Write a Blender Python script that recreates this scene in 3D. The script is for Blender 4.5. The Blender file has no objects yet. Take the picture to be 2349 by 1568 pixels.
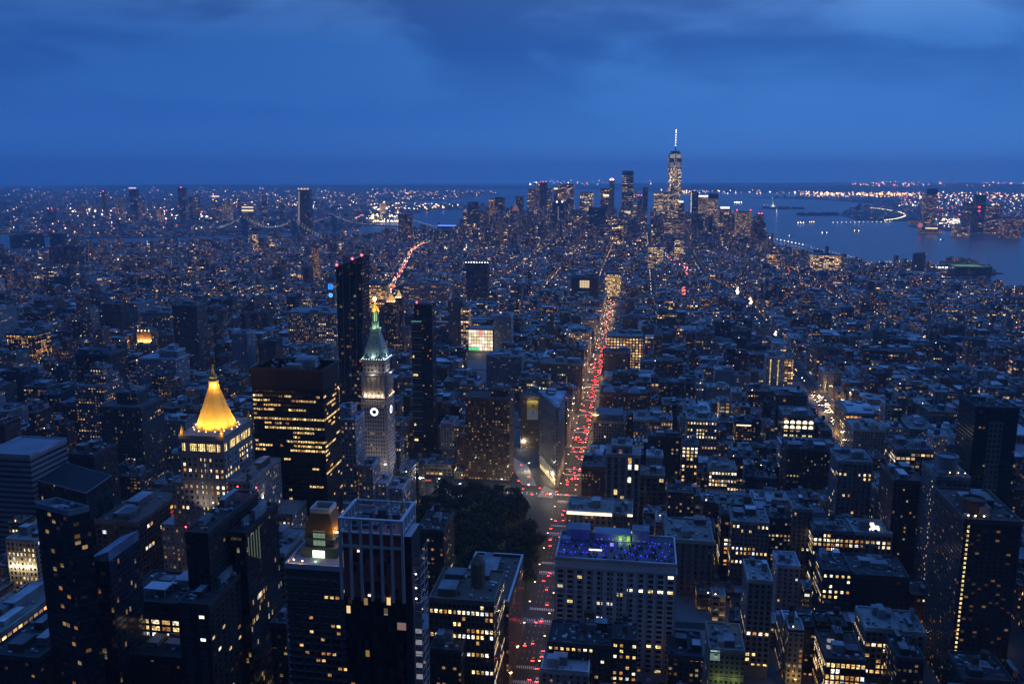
import bpy, math, random
import numpy as np
from mathutils import Vector
from mathutils.bvhtree import BVHTree
rng = random.Random(7)
scene = bpy.context.scene
# ------------------------------------------------------------------ camera
CX, CY, CZ = -10.3, -15.3, 326.0          # observation deck; +Y runs down the avenue, +X to the west
YAW, PIT, FOC = -0.1451, 0.19196, 2014.8
cam = bpy.data.cameras.new('camera')
cam.sensor_width = 36.0
cam.lens = 36.0 * FOC / 2348.0
cam.clip_start = 5.0
cam.clip_end = 80000.0
camo = bpy.data.objects.new('camera', cam)
scene.collection.objects.link(camo)
camo.location = (CX, CY, CZ)
camo.rotation_euler = (math.pi / 2 - PIT, 0, -YAW)
scene.camera = camo
# ------------------------------------------------------------------ light and exposure
scene.view_settings.view_transform = 'Standard'
scene.view_settings.look = 'None'
scene.view_settings.exposure = 0.0
scene.view_settings.gamma = 1.0
SUN_EL, SUN_AZ = math.radians(4), math.radians(75)
SKY_STRENGTH = 1.2
CLOUD_SEED = 22.6
HAZE = 7.2e-5
SUN_ENERGY = 0.04


def lin(r, g, b):
    def f(c):
        c /= 255.0
        return c / 12.92 if c <= 0.04045 else ((c + 0.055) / 1.055) ** 2.4
    return (f(r), f(g), f(b))


def c4(c):
    return (c[0], c[1], c[2], 1.0)


class NT:
    """Tiny node-tree helper."""
    def __init__(s, tree):
        s.t = tree
        s.n = tree.nodes
        s.l = tree.links

    def node(s, typ, **kw):
        n = s.n.new(typ)
        for k, v in kw.items():
            setattr(n, k, v)
        return n

    def put(s, sock, v):
        if hasattr(v, 'is_output'):
            s.l.new(v, sock)
        else:
            sock.default_value = v

    def math(s, op, a, b=0.0, c=0.0, clamp=False):
        n = s.node('ShaderNodeMath', operation=op, use_clamp=clamp)
        s.put(n.inputs[0], a)
        s.put(n.inputs[1], b)
        s.put(n.inputs[2], c)
        return n.outputs[0]

    def vmath(s, op, a, b=(0, 0, 0)):
        n = s.node('ShaderNodeVectorMath', operation=op)
        s.put(n.inputs[0], a)
        s.put(n.inputs[1], b)
        return n.outputs[0]

    def mix(s, f, a, b, blend='MIX'):
        n = s.node('ShaderNodeMix', data_type='RGBA', blend_type=blend)
        s.put(n.inputs[0], f)
        s.put(n.inputs[6], a)
        s.put(n.inputs[7], b)
        return n.outputs[2]

    def noise(s, vec, scale, detail=3.0, rough=0.55, dist=0.0):
        n = s.node('ShaderNodeTexNoise')
        s.put(n.inputs['Vector'], vec)
        n.inputs['Scale'].default_value = scale
        n.inputs['Detail'].default_value = detail
        n.inputs['Roughness'].default_value = rough
        n.inputs['Distortion'].default_value = dist
        return n.outputs[0]

    def white(s, vec):
        n = s.node('ShaderNodeTexWhiteNoise', noise_dimensions='3D')
        s.put(n.inputs['Vector'], vec)
        return n.outputs['Value'], n.outputs['Color']

    def comb(s, x, y, z):
        n = s.node('ShaderNodeCombineXYZ')
        s.put(n.inputs[0], x)
        s.put(n.inputs[1], y)
        s.put(n.inputs[2], z)
        return n.outputs[0]

    def sep(s, v):
        n = s.node('ShaderNodeSeparateXYZ')
        s.put(n.inputs[0], v)
        return n.outputs

    def ramp(s, f, stops):
        n = s.node('ShaderNodeValToRGB')
        s.put(n.inputs[0], f)
        e = n.color_ramp.elements
        while len(e) < len(stops):
            e.new(0.5)
        for k, (p, c) in enumerate(stops):
            e[k].position = p
            e[k].color = c4(c)
        return n.outputs[0]

    def smooth(s, x, a, b):
        n = s.node('ShaderNodeMapRange', interpolation_type='SMOOTHSTEP')
        s.put(n.inputs[0], x)
        n.inputs[1].default_value = a
        n.inputs[2].default_value = b
        return n.outputs[0]


world = bpy.data.worlds.new('World')
scene.world = world
world.use_nodes = True
w = NT(world.node_tree)
w.n.clear()
tc = w.node('ShaderNodeTexCoord').outputs['Generated']
d = w.vmath('NORMALIZE', tc)
dx, dy, dz = w.sep(d)[:3]
az = w.math('ADD', w.math('MULTIPLY', dx, 0.85), 0.53, clamp=True)      # 0 to the east, 1 to the west
el = w.math('MULTIPLY', dz, 2.0, clamp=True)
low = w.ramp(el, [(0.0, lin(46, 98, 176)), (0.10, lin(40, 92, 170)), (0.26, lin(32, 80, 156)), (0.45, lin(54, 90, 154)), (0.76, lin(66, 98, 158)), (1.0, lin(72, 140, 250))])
hig = w.ramp(el, [(0.0, lin(66, 122, 198)), (0.10, lin(56, 112, 188)), (0.26, lin(48, 102, 180)), (0.45, lin(82, 124, 194)), (0.76, lin(98, 134, 204)), (1.0, lin(74, 142, 252))])  # top stop of both ramps, above the view, raised to light roofs and haze
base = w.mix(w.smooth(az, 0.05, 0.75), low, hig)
# unseen sky behind the camera, dimmed on purpose to darken north-facing walls
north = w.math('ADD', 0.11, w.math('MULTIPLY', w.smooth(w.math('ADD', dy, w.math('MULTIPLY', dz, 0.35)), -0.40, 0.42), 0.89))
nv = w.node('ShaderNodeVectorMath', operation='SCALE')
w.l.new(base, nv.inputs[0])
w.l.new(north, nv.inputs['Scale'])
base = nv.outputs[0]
# long soft cloud banks, laid out on the cloud layer's own plane
inv = w.math('DIVIDE', 1.0, w.math('MAXIMUM', w.math('ADD', dz, 0.28), 0.05))
ux, uy = w.math('MULTIPLY', dx, inv), w.math('MULTIPLY', dy, inv)
cp = w.comb(w.math('ADD', w.math('MULTIPLY', ux, 0.80), w.math('MULTIPLY', uy, 0.25)), w.math('ADD', w.math('MULTIPLY', uy, 0.95), w.math('MULTIPLY', ux, -0.30)), CLOUD_SEED)
n1 = w.noise(cp, 1.5, 6.0, 0.50, 0.5)
n2 = w.noise(cp, 4.5, 5.0, 0.55, 0.3)
cl = w.math('ADD', w.math('MULTIPLY', n1, 0.80), w.math('MULTIPLY', n2, 0.20))
cl = w.smooth(cl, 0.42, 0.60)
fade = w.smooth(dz, 0.02, 0.20)
dark = w.mix(1.0, base, (0.60, 0.64, 0.70, 1), 'MULTIPLY')
brt = w.mix(1.0, base, (1.66, 1.40, 1.14, 1), 'MULTIPLY')
cloudy = w.mix(cl, dark, brt)
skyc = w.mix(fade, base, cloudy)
nish = w.node('ShaderNodeTexSky', sky_type='NISHITA', sun_disc=False, sun_elevation=SUN_EL, sun_rotation=SUN_AZ)
nisd = w.mix(1.0, nish.outputs[0], (0.0012, 0.0012, 0.0012, 1), 'MULTIPLY')
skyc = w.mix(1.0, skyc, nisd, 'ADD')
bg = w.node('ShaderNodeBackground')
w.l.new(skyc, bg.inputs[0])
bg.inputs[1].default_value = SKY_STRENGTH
wo = w.node('ShaderNodeOutputWorld')
w.l.new(bg.outputs[0], wo.inputs[0])

sl = bpy.data.lights.new('sun', 'SUN')
sl.energy = SUN_ENERGY
sl.angle = math.radians(30)
sl.color = (0.75, 0.85, 1.0)
so = bpy.data.objects.new('sun', sl)
scene.collection.objects.link(so)
so.location = (3000, 500, 2500)
so.rotation_euler = Vector((-1.0, 0.25, -0.45)).to_track_quat('-Z', 'Y').to_euler()

cy = scene.cycles
cy.max_bounces = 4
cy.diffuse_bounces = 1
cy.glossy_bounces = 2
cy.transmission_bounces = 2
cy.transparent_max_bounces = 4
cy.volume_bounces = 2
cy.sample_clamp_indirect = 1.0
cy.sample_clamp_direct = 0.0
cy.caustics_reflective = False
cy.caustics_refractive = False
cy.use_denoising = True
cy.denoiser = 'OPENIMAGEDENOISE'
cy.denoising_input_passes = 'RGB_ALBEDO_NORMAL'
cy.pixel_filter_type = 'BLACKMAN_HARRIS'
cy.filter_width = 1.5

# ------------------------------------------------------------------ geometry between picture and place
FW = (math.sin(YAW), math.cos(YAW))
RT = (math.cos(YAW), -math.sin(YAW))
CP, SP = math.cos(PIT), math.sin(PIT)


def at(px, py, h=0.0):
    """Where the sight line through a photo point reaches height h."""
    a = (px - 1174) / FOC
    b = (784 - py) / FOC
    f = CP + b * SP
    z = -SP + b * CP
    t = (h - CZ) / z
    return CX + t * (a * RT[0] + f * FW[0]), CY + t * (a * RT[1] + f * FW[1])


def atY(px, py, Y):
    """X and height where the sight line reaches a given distance down the avenue."""
    a = (px - 1174) / FOC
    b = (784 - py) / FOC
    f = CP + b * SP
    z = -SP + b * CP
    t = (Y - CY) / (a * RT[1] + f * FW[1])
    return CX + t * (a * RT[0] + f * FW[0]), CZ + t * z


def pix(X, Y, Z):
    X, Y, Z = X - CX, Y - CY, Z - CZ
    x = X * RT[0] + Y * RT[1]
    y = X * FW[0] + Y * FW[1]
    dd = y * CP - Z * SP
    u = y * SP + Z * CP
    if dd < 1.0:
        return (-9999, -9999)
    return 1174 + FOC * x / dd, 784 - FOC * u / dd


def geo(lat, lon):
    S, W = (40.74844 - lat) * 111050, (-73.98566 - lon) * 84200
    a = math.radians(29)
    return W * math.cos(a) - S * math.sin(a), S * math.cos(a) + W * math.sin(a)


# ------------------------------------------------------------------ materials
MATS = {}


def material(name):
    m = bpy.data.materials.new(name)
    m.use_nodes = True
    t = NT(m.node_tree)
    t.n.clear()
    o = t.node('ShaderNodeOutputMaterial')
    b = t.node('ShaderNodeBsdfPrincipled')
    t.l.new(b.outputs[0], o.inputs[0])
    return m, t, b


def plain(name, col, rough=0.8, metal=0.0, var=0.25, scale=0.15, spec=0.3):
    if name in MATS:
        return MATS[name]
    m, t, b = material(name)
    tcn = t.node('ShaderNodeTexCoord').outputs['Object']
    n = t.noise(tcn, scale, 5.0, 0.6)
    k = t.math('ADD', t.math('MULTIPLY', n, 2 * var), 1.0 - var)
    vm = t.node('ShaderNodeVectorMath', operation='SCALE')
    vm.inputs[0].default_value = col
    t.l.new(k, vm.inputs['Scale'])
    t.l.new(vm.outputs[0], b.inputs['Base Color'])
    b.inputs['Roughness'].default_value = rough
    b.inputs['Metallic'].default_value = metal
    b.inputs['Specular IOR Level'].default_value = spec
    MATS[name] = m
    return m


def glow(name, col, strength):
    """Something that gives off light: lamps, lit windows, screens."""
    if name in MATS:
        return MATS[name]
    m, t, b = material(name)
    b.inputs['Base Color'].default_value = (0.02, 0.02, 0.02, 1)
    b.inputs['Emission Color'].default_value = c4(col)
    b.inputs['Emission Strength'].default_value = strength
    m.cycles.emission_sampling = 'NONE'
    MATS[name] = m
    return m


def room(name, col, strength):
    """A lit room behind glass: brighter and dimmer patches, each window different."""
    m, t, b = material(name)
    b.inputs['Base Color'].default_value = (0.02, 0.02, 0.02, 1)
    b.inputs['Roughness'].default_value = 0.2
    pos = t.node('ShaderNodeNewGeometry').outputs['Position']
    n = t.noise(pos, 0.75, 2.0, 0.6)
    rnd = t.node('ShaderNodeObjectInfo').outputs['Random']
    k = t.math('MULTIPLY', t.math('ADD', 0.45, rnd), t.math('MULTIPLY', t.smooth(n, 0.30, 0.66), 1.35))
    b.inputs['Emission Color'].default_value = c4(col)
    t.l.new(t.math('MULTIPLY', t.math('ADD', k, 0.10), strength), b.inputs['Emission Strength'])
    m.cycles.emission_sampling = 'NONE'
    return m


def facade_mat():
    """Walls with a grid of windows, sized and coloured by the attributes each mesh carries."""
    m, t, b = material('facade')

    def attr(n):
        return t.node('ShaderNodeAttribute', attribute_name=n)
    uv = t.node('ShaderNodeUVMap', uv_map='UVMap').outputs[0]
    u, v = t.sep(uv)[:2]
    cw, ch, seed = t.sep(attr('pa').outputs['Vector'])[:3]
    ww, wh, lb = t.sep(attr('pb').outputs['Vector'])[:3]
    lf, warm, stg = t.sep(attr('pc').outputs['Vector'])[:3]
    col = attr('col').outputs['Color']
    gx = t.math('DIVIDE', u, cw)
    gy = t.math('DIVIDE', v, ch)
    ix, iy = t.math('FLOOR', gx), t.math('FLOOR', gy)
    fx, fy = t.math('SUBTRACT', gx, ix), t.math('SUBTRACT', gy, iy)
    hx = t.math('ABSOLUTE', t.math('SUBTRACT', fx, 0.5))
    hy = t.math('ABSOLUTE', t.math('SUBTRACT', fy, 0.5))
    inx = t.math('LESS_THAN', hx, t.math('MULTIPLY', ww, 0.5))
    iny = t.math('LESS_THAN', hy, t.math('MULTIPLY', wh, 0.5))
    win = t.math('MULTIPLY', inx, iny)
    r1, rc = t.white(t.comb(ix, iy, seed))
    r2, r3, r4 = t.sep(rc)[:3]
    ig = t.math('FLOOR', t.math('DIVIDE', ix, 4.0))
    rg, rgc = t.white(t.comb(t.math('ADD', ig, 91.0), iy, t.math('MULTIPLY', seed, 1.37)))
    shop = t.math('LESS_THAN', iy, 0.5)
    p = t.math('ADD', t.math('MULTIPLY', t.math('LESS_THAN', rg, lf), 0.75), t.math('ADD', lb, t.math('MULTIPLY', shop, 0.30)))
    lit = t.math('MULTIPLY', t.math('LESS_THAN', r1, p), win)
    # blinds and ceiling lights: the pane is brighter towards the top, dim where a blind hangs
    blind = t.math('LESS_THAN', t.math('SUBTRACT', fy, 0.5), t.math('MULTIPLY', t.math('SUBTRACT', r4, 0.35), 0.9))
    dim = t.math('ADD', 0.35, t.math('MULTIPLY', blind, 0.65))
    e = t.math('ADD', 0.22, t.math('MULTIPLY', t.math('MULTIPLY', r2, r2), 1.9))
    e = t.math('MULTIPLY', t.math('MULTIPLY', e, stg), t.math('MULTIPLY', lit, dim))
    hue = t.math('ADD', t.math('MULTIPLY', r3, 0.75), t.math('MULTIPLY', warm, 0.5), clamp=True)
    ec = t.ramp(hue, [(0.0, (0.95, 0.98, 1.0)), (0.2, (1.0, 0.84, 0.58)), (0.5, (1.0, 0.66, 0.27)), (0.8, (1.0, 0.50, 0.14)), (1.0, (1.0, 0.34, 0.08))])
    pos = t.node('ShaderNodeNewGeometry').outputs['Position']
    n = t.noise(pos, 0.06, 4.0, 0.6)
    n2_ = t.noise(pos, 0.9, 3.0, 0.6)
    k = t.math('ADD', 0.30, t.math('ADD', t.math('MULTIPLY', n, 0.50), t.math('MULTIPLY', n2_, 0.35)))
    sp = t.math('GREATER_THAN', fy, 0.93)            # floor lines
    k = t.math('MULTIPLY', k, t.math('SUBTRACT', 1.0, t.math('MULTIPLY', sp, 0.25)))
    vm = t.node('ShaderNodeVectorMath', operation='SCALE')
    t.l.new(col, vm.inputs[0])
    t.l.new(k, vm.inputs['Scale'])
    glass = t.mix(r4, (0.006, 0.007, 0.009, 1), (0.05, 0.05, 0.05, 1))
    t.l.new(t.mix(win, vm.outputs[0], glass), b.inputs['Base Color'])
    t.l.new(t.math('SUBTRACT', 0.85, t.math('MULTIPLY', win, 0.70)), b.inputs['Roughness'])
    b.inputs['Specular IOR Level'].default_value = 0.4
    t.l.new(ec, b.inputs['Emission Color'])
    t.l.new(e, b.inputs['Emission Strength'])
    m.cycles.emission_sampling = 'NONE'
    MATS['facade'] = m
    return m


def roof_mat():
    m, t, b = material('roofing')
    col = t.node('ShaderNodeAttribute', attribute_name='col').outputs['Color']
    pos = t.node('ShaderNodeNewGeometry').outputs['Position']
    n = t.noise(pos, 0.11, 6.0, 0.65)
    st = t.smooth(t.noise(pos, 0.045, 3.0, 0.5), 0.42, 0.60)
    k = t.math('ADD', 0.35, t.math('ADD', t.math('MULTIPLY', n, 0.75), t.math('MULTIPLY', st, 0.5)))
    vm = t.node('ShaderNodeVectorMath', operation='SCALE')
    t.l.new(col, vm.inputs[0])
    t.l.new(k, vm.inputs['Scale'])
    t.l.new(vm.outputs[0], b.inputs['Base Color'])
    b.inputs['Roughness'].default_value = 0.75
    MATS['roofing'] = m
    return m


FACADE = facade_mat()
ROOFING = roof_mat()
DARKGLASS = plain('dark_glass', (0.008, 0.010, 0.014), 0.12, 0, 0.2, 0.2, 0.5)
CONCRETE = plain('concrete', (0.30, 0.29, 0.28), 0.85)
STEEL = plain('steel', (0.10, 0.10, 0.11), 0.5, 0.4)
TIMBER = plain('tank_timber', (0.09, 0.06, 0.04), 0.9)
GILT = plain('gilding', (0.80, 0.50, 0.12), 0.45, 0.35, 0.12, 0.5)
LIMESTONE = plain('limestone', (0.36, 0.34, 0.31), 0.85, 0, 0.3, 0.12)
WHITESTONE = plain('white_stone', (0.55, 0.53, 0.50), 0.85, 0, 0.2, 0.1)
COPPER = plain('green_copper', (0.30, 0.38, 0.34), 0.7, 0, 0.25, 0.2)
RED_LAMP = glow('red_beacon', (1.0, 0.03, 0.04), 22)
WHITE_LAMP = glow('white_lamp', (1.0, 0.88, 0.68), 14)
WARM_LAMP = glow('warm_lamp', (1.0, 0.62, 0.25), 14)
WINLIT = [room('lit_pane_yellow', (1.0, 0.70, 0.28), 1.5), room('lit_pane_gold', (1.0, 0.58, 0.18), 1.0), room('lit_pane_pale', (1.0, 0.84, 0.55), 2.0), room('lit_pane_orange', (1.0, 0.42, 0.12), 0.6), room('lit_pane_white', (0.95, 0.97, 1.0), 1.5)]
FRAME = plain('window_frame', (0.16, 0.15, 0.14), 0.7)

# ------------------------------------------------------------------ mesh builder
ZERO = ((0.3, 0.3, 0.3), (3, 3, 0), (0, 0, 0), (0, 0, 0))


class MB:
    def __init__(s):
        s.v, s.f, s.m, s.uv, s.a = [], [], [], [], []

    def face(s, pts, mi=0, uv=None, a=ZERO):
        i = len(s.v)
        s.v.extend(pts)
        s.f.append(tuple(range(i, i + len(pts))))
        s.m.append(mi)
        s.uv.append(uv or [(0, 0)] * len(pts))
        s.a.append(a)

    def wall(s, p, q, z0, z1, mi=0, a=ZERO, u0=0.0, z1b=None):
        """Upright face from p to q (outward side on the right hand walking p to q), UV in metres."""
        L = math.hypot(q[0] - p[0], q[1] - p[1])
        t1, t2 = z1, (z1 if z1b is None else z1b)
        s.face([(p[0], p[1], z0), (q[0], q[1], z0), (q[0], q[1], t2), (p[0], p[1], t1)], mi, [(u0, z0), (u0 + L, z0), (u0 + L, t2), (u0, t1)], a)

    def prism(s, poly, z0, z1, mi=0, a=ZERO, top=None, ta=None, bottom=False):
        """poly counter-clockwise seen from above."""
        n = len(poly)
        u = 0.0
        for k in range(n):
            p, q = poly[k], poly[(k + 1) % n]
            s.wall(p, q, z0, z1, mi, a, u)
            u += math.hypot(q[0] - p[0], q[1] - p[1])
        if top is not None:
            s.face([(x, y, z1) for x, y in poly], top, None, ta or a)
        if bottom:
            s.face([(x, y, z0) for x, y in reversed(poly)], mi, None, a)

    def box(s, x0, x1, y0, y1, z0, z1, mi=0, a=ZERO, top=0, ta=None, bottom=False):
        s.prism([(x0, y0), (x1, y0), (x1, y1), (x0, y1)], z0, z1, mi, a, top, ta, bottom)

    def loft(s, rings, mi=0, cap=True, a=ZERO, bottom=False):
        """rings: lists of (x, y, z) of equal length, counter-clockwise from above, upward."""
        for r0, r1 in zip(rings, rings[1:]):
            n = len(r0)
            for k in range(n):
                p0, p1, q1, q0 = r0[k], r0[(k + 1) % n], r1[(k + 1) % n], r1[k]
                L = math.hypot(p1[0] - p0[0], p1[1] - p0[1])
                s.face([p0, p1, q1, q0], mi, [(k * L, p0[2]), (k * L + L, p1[2]), (k * L + L, q1[2]), (k * L, q0[2])], a)
        if cap:
            s.face(list(rings[-1]), mi, None, a)
        if bottom:
            s.face(list(reversed(rings[0])), mi, None, a)

    def lathe(s, cx, cy, prof, n=10, mi=0, rot=0.0, cap=True, bottom=False):
        s.loft([[(cx + r * math.cos(rot + 2 * math.pi * k / n), cy + r * math.sin(rot + 2 * math.pi * k / n), z) for k in range(n)] for r, z in prof], mi, cap, ZERO, bottom)

    def bar(s, p, q, r, mi=0, n=4):
        p, q = Vector(p), Vector(q)
        d_ = (q - p)
        if d_.length < 1e-6:
            return
        d_.normalize()
        a_ = d_.orthogonal().normalized()
        b_ = d_.cross(a_)
        R = [[tuple(c + (a_ * math.cos(2 * math.pi * (k + .5) / n) + b_ * math.sin(2 * math.pi * (k + .5) / n)) * r) for k in range(n)] for c in (p, q)]
        s.loft(R, mi, True, ZERO, True)

    def octa(s, x, y, z, r, mi=0):
        T, B = (x, y, z + r), (x, y, z - r)
        c = [(x + r, y, z), (x, y + r, z), (x - r, y, z), (x, y - r, z)]
        for k in range(4):
            s.face([c[k], c[(k + 1) % 4], T], mi)
            s.face([c[(k + 1) % 4], c[k], B], mi)

    def mesh(s, name, mats, org=(0, 0, 0)):
        me = bpy.data.meshes.new(name)
        nv = len(s.v)
        V = np.array(s.v, dtype=np.float32).reshape(-1, 3) - np.array(org, dtype=np.float32)
        ln = np.array([len(f) for f in s.f], dtype=np.int32)
        st = np.concatenate(([0], np.cumsum(ln)[:-1])).astype(np.int32)
        li = np.concatenate([np.array(f, dtype=np.int32) for f in s.f]) if nv else np.zeros(0, np.int32)
        me.vertices.add(nv)
        me.vertices.foreach_set('co', V.ravel())
        me.loops.add(len(li))
        me.loops.foreach_set('vertex_index', li)
        me.polygons.add(len(ln))
        me.polygons.foreach_set('loop_start', st)
        me.polygons.foreach_set('loop_total', ln)
        me.polygons.foreach_set('material_index', np.array(s.m, dtype=np.int32))
        for mt in mats:
            me.materials.append(mt)
        if any(mt in (FACADE, ROOFING) for mt in mats):
            ul = me.uv_layers.new(name='UVMap')
            ul.data.foreach_set('uv', np.array([c for f in s.uv for c in f], dtype=np.float32).ravel())
            A = np.array([[*a[0], *a[1], *a[2], *a[3]] for a in s.a], dtype=np.float32)
            A = np.repeat(A, ln, axis=0)
            ca = me.attributes.new('col', 'FLOAT_COLOR', 'CORNER')
            ca.data.foreach_set('color', np.concatenate([A[:, 0:3], np.ones((len(A), 1), np.float32)], 1).ravel())
            for nm, k in (('pa', 3), ('pb', 6), ('pc', 9)):
                at_ = me.attributes.new(nm, 'FLOAT_VECTOR', 'CORNER')
                at_.data.foreach_set('vector', np.ascontiguousarray(A[:, k:k + 3]).ravel())
        me.update(calc_edges=True)
        return me

    def build(s, name, mats, parent=None, org=None):
        if not isinstance(mats, (list, tuple)):
            mats = [mats]
        if org is None:
            org = tuple(parent['org']) if parent is not None else (0, 0, 0)
        o = bpy.data.objects.new(name, s.mesh(name, mats, org))
        scene.collection.objects.link(o)
        if parent is not None:
            o.parent = parent
            po = tuple(parent['org'])
            o.location = tuple(a - b for a, b in zip(org, po))
        else:
            o.location = org
        o['org'] = org
        return o


def tag(o, label=None, cat=None, group=None, kind=None):
    if label:
        o['label'] = label
    if cat:
        o['category'] = cat
    if group:
        o['group'] = group
    if kind:
        o['kind'] = kind
    return o


def empty(name, loc, label=None, cat=None, group=None):
    o = bpy.data.objects.new(name, None)
    o.empty_display_size = 1.0
    scene.collection.objects.link(o)
    o.location = loc
    o['org'] = tuple(float(c) for c in loc)
    return tag(o, label, cat, group)


def copy(o, loc=None, parent=None):
    c = o.copy()
    scene.collection.objects.link(c)
    if parent is not None:
        c.parent = parent
    if loc is not None:
        c.location = loc
    return c


def lamp_light(parent, loc, power, col=(1, .6, .28), radius=0.5, name='lamp_glow', spot=None, aim=None):
    L = bpy.data.lights.new(name, 'SPOT' if spot else 'POINT')
    L.energy = power
    L.color = col
    L.shadow_soft_size = radius
    o = bpy.data.objects.new(name, L)
    scene.collection.objects.link(o)
    if spot:
        L.spot_size = math.radians(spot)
        L.spot_blend = 0.6
        o.rotation_euler = (Vector(aim) - Vector(loc)).to_track_quat('-Z', 'Y').to_euler()
    if parent is not None:
        o.parent = parent
        po = tuple(parent['org'])
        o.location = tuple(a - b for a, b in zip(loc, po))
    else:
        o.location = loc
    return o
# ------------------------------------------------------------------ the setting: water, land, roads
def sheet(name, poly, z, m, thick=None):
    mb = MB()
    area = sum(p[0] * q[1] - q[0] * p[1] for p, q in zip(poly, poly[1:] + poly[:1]))
    if area < 0:
        poly = poly[::-1]
    if thick:
        mb.prism(poly, z - thick, z, 0, ZERO, 0)
    else:
        mb.face([(x, y, z) for x, y in poly])
    return tag(mb.build(name, m), kind='structure')


def water_mat():
    m, t, b = material('river_water')
    pos = t.node('ShaderNodeNewGeometry').outputs['Position']
    n = t.noise(t.vmath('MULTIPLY', pos, (0.5, 1.0, 1.0)), 0.012, 5.0, 0.65)
    n2 = t.noise(pos, 0.0012, 4.0, 0.6)
    bp = t.node('ShaderNodeBump')
    bp.inputs['Strength'].default_value = 0.35
    bp.inputs['Distance'].default_value = 4.0
    t.l.new(n, bp.inputs['Height'])
    t.l.new(bp.outputs[0], b.inputs['Normal'])
    t.l.new(t.mix(n2, (0.02, 0.035, 0.055, 1), (0.05, 0.075, 0.10, 1)), b.inputs['Base Color'])
    b.inputs['Roughness'].default_value = 0.28
    b.inputs['Specular IOR Level'].default_value = 0.5
    return m


WATER = water_mat()
ASPHALT = plain('asphalt', (0.032, 0.032, 0.034), 0.8, 0, 0.3, 0.25)
PAVING = plain('sidewalk', (0.16, 0.155, 0.15), 0.85, 0, 0.25, 0.2)
PAINT = plain('road_paint', (0.72, 0.70, 0.66), 0.7, 0, 0.25, 0.8)
EARTH = plain('far_ground', (0.055, 0.06, 0.055), 0.9, 0, 0.5, 0.004)
LAWN = plain('park_ground', (0.035, 0.05, 0.022), 0.9, 0, 0.4, 0.08)
circ = [(24000 * math.cos(k * math.pi / 48), 24000 * math.sin(k * math.pi / 48)) for k in range(96)]
sheet('water', circ, -2.0, WATER)
MAN = [geo(*p) for p in [(40.7700, -73.9950), (40.7575, -74.0050), (40.7480, -74.0085), (40.7420, -74.0095), (40.7398, -74.0105), (40.7392, -74.0135), (40.7370, -74.0138), (40.7366, -74.0104),
                         (40.7330, -74.0106), (40.7300, -74.0113), (40.7296, -74.0152), (40.7276, -74.0154), (40.7272, -74.0118), (40.7220, -74.0128), (40.7178, -74.0140), (40.7172, -74.0168),
                         (40.7110, -74.0185), (40.7050, -74.0185), (40.7005, -74.0150), (40.7010, -74.0110), (40.7035, -74.0060), (40.7075, -73.9995), (40.7095, -73.9920), (40.7105, -73.9840),
                         (40.7105, -73.9765), (40.7150, -73.9730), (40.7220, -73.9708), (40.7275, -73.9698), (40.7350, -73.9725), (40.7420, -73.9715), (40.7600, -73.9600)]]
BKL = [geo(*p) for p in [(40.7620, -73.9450), (40.7500, -73.9590), (40.7370, -73.9615), (40.7280, -73.9615), (40.7200, -73.9650), (40.7125, -73.9690), (40.7050, -73.9740), (40.7010, -73.9715),
                         (40.7005, -73.9760), (40.7050, -73.9790), (40.7055, -73.9860), (40.7035, -73.9960), (40.6980, -74.0000), (40.6920, -74.0030), (40.6850, -74.0080), (40.6790, -74.0180),
                         (40.6740, -74.0190), (40.6720, -74.0120), (40.6660, -74.0060), (40.6610, -74.0190), (40.6550, -74.0240), (40.6400, -74.0370), (40.6200, -74.0420), (40.6080, -74.0370),
                         (40.5850, -74.0100), (40.5600, -73.9300), (40.6000, -73.7900), (40.7700, -73.8500)]]
NJ = [geo(*p) for p in [(40.7700, -74.0160), (40.7520, -74.0230), (40.7400, -74.0250), (40.7330, -74.0290), (40.7270, -74.0320), (40.7180, -74.0335), (40.7135, -74.0330), (40.7110, -74.0345),
                        (40.7105, -74.0410), (40.7085, -74.0410), (40.7055, -74.0365), (40.6990, -74.0420), (40.6900, -74.0540), (40.6850, -74.0640), (40.6720, -74.0690), (40.6650, -74.0640),
                        (40.6635, -74.0680), (40.6660, -74.0850), (40.6560, -74.0920), (40.6450, -74.1150), (40.6420, -74.1450), (40.6600, -74.2200), (40.7400, -74.2500), (40.8000, -74.1200)]]
STI = [geo(*p) for p in [(40.6440, -74.0725), (40.6250, -74.0730), (40.6050, -74.0560), (40.5850, -74.0750), (40.5500, -74.1200), (40.5700, -74.2200), (40.6380, -74.1950), (40.6400, -74.1200)]]
GOV = [geo(*p) for p in [(40.6935, -74.0160), (40.6915, -74.0120), (40.6870, -74.0150), (40.6842, -74.0255), (40.6880, -74.0225)]]
ELL = [geo(*p) for p in [(40.7003, -74.0405), (40.6995, -74.0372), (40.6978, -74.0385), (40.6985, -74.0425)]]
LIB = [geo(*p) for p in [(40.6908, -74.0470), (40.6905, -74.0440), (40.6885, -74.0432), (40.6885, -74.0460)]]
sheet('manhattan_ground', MAN, 0.0, ASPHALT, 4)
sheet('brooklyn_ground', BKL, 0.0, EARTH, 4)
sheet('west_shore_ground', NJ, 0.0, EARTH, 4)
sheet('far_island_ground', STI, 0.0, EARTH, 4)
for p in (GOV, ELL, LIB):
    sheet('harbor_island_ground', p, 0.5, EARTH, 4)


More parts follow.
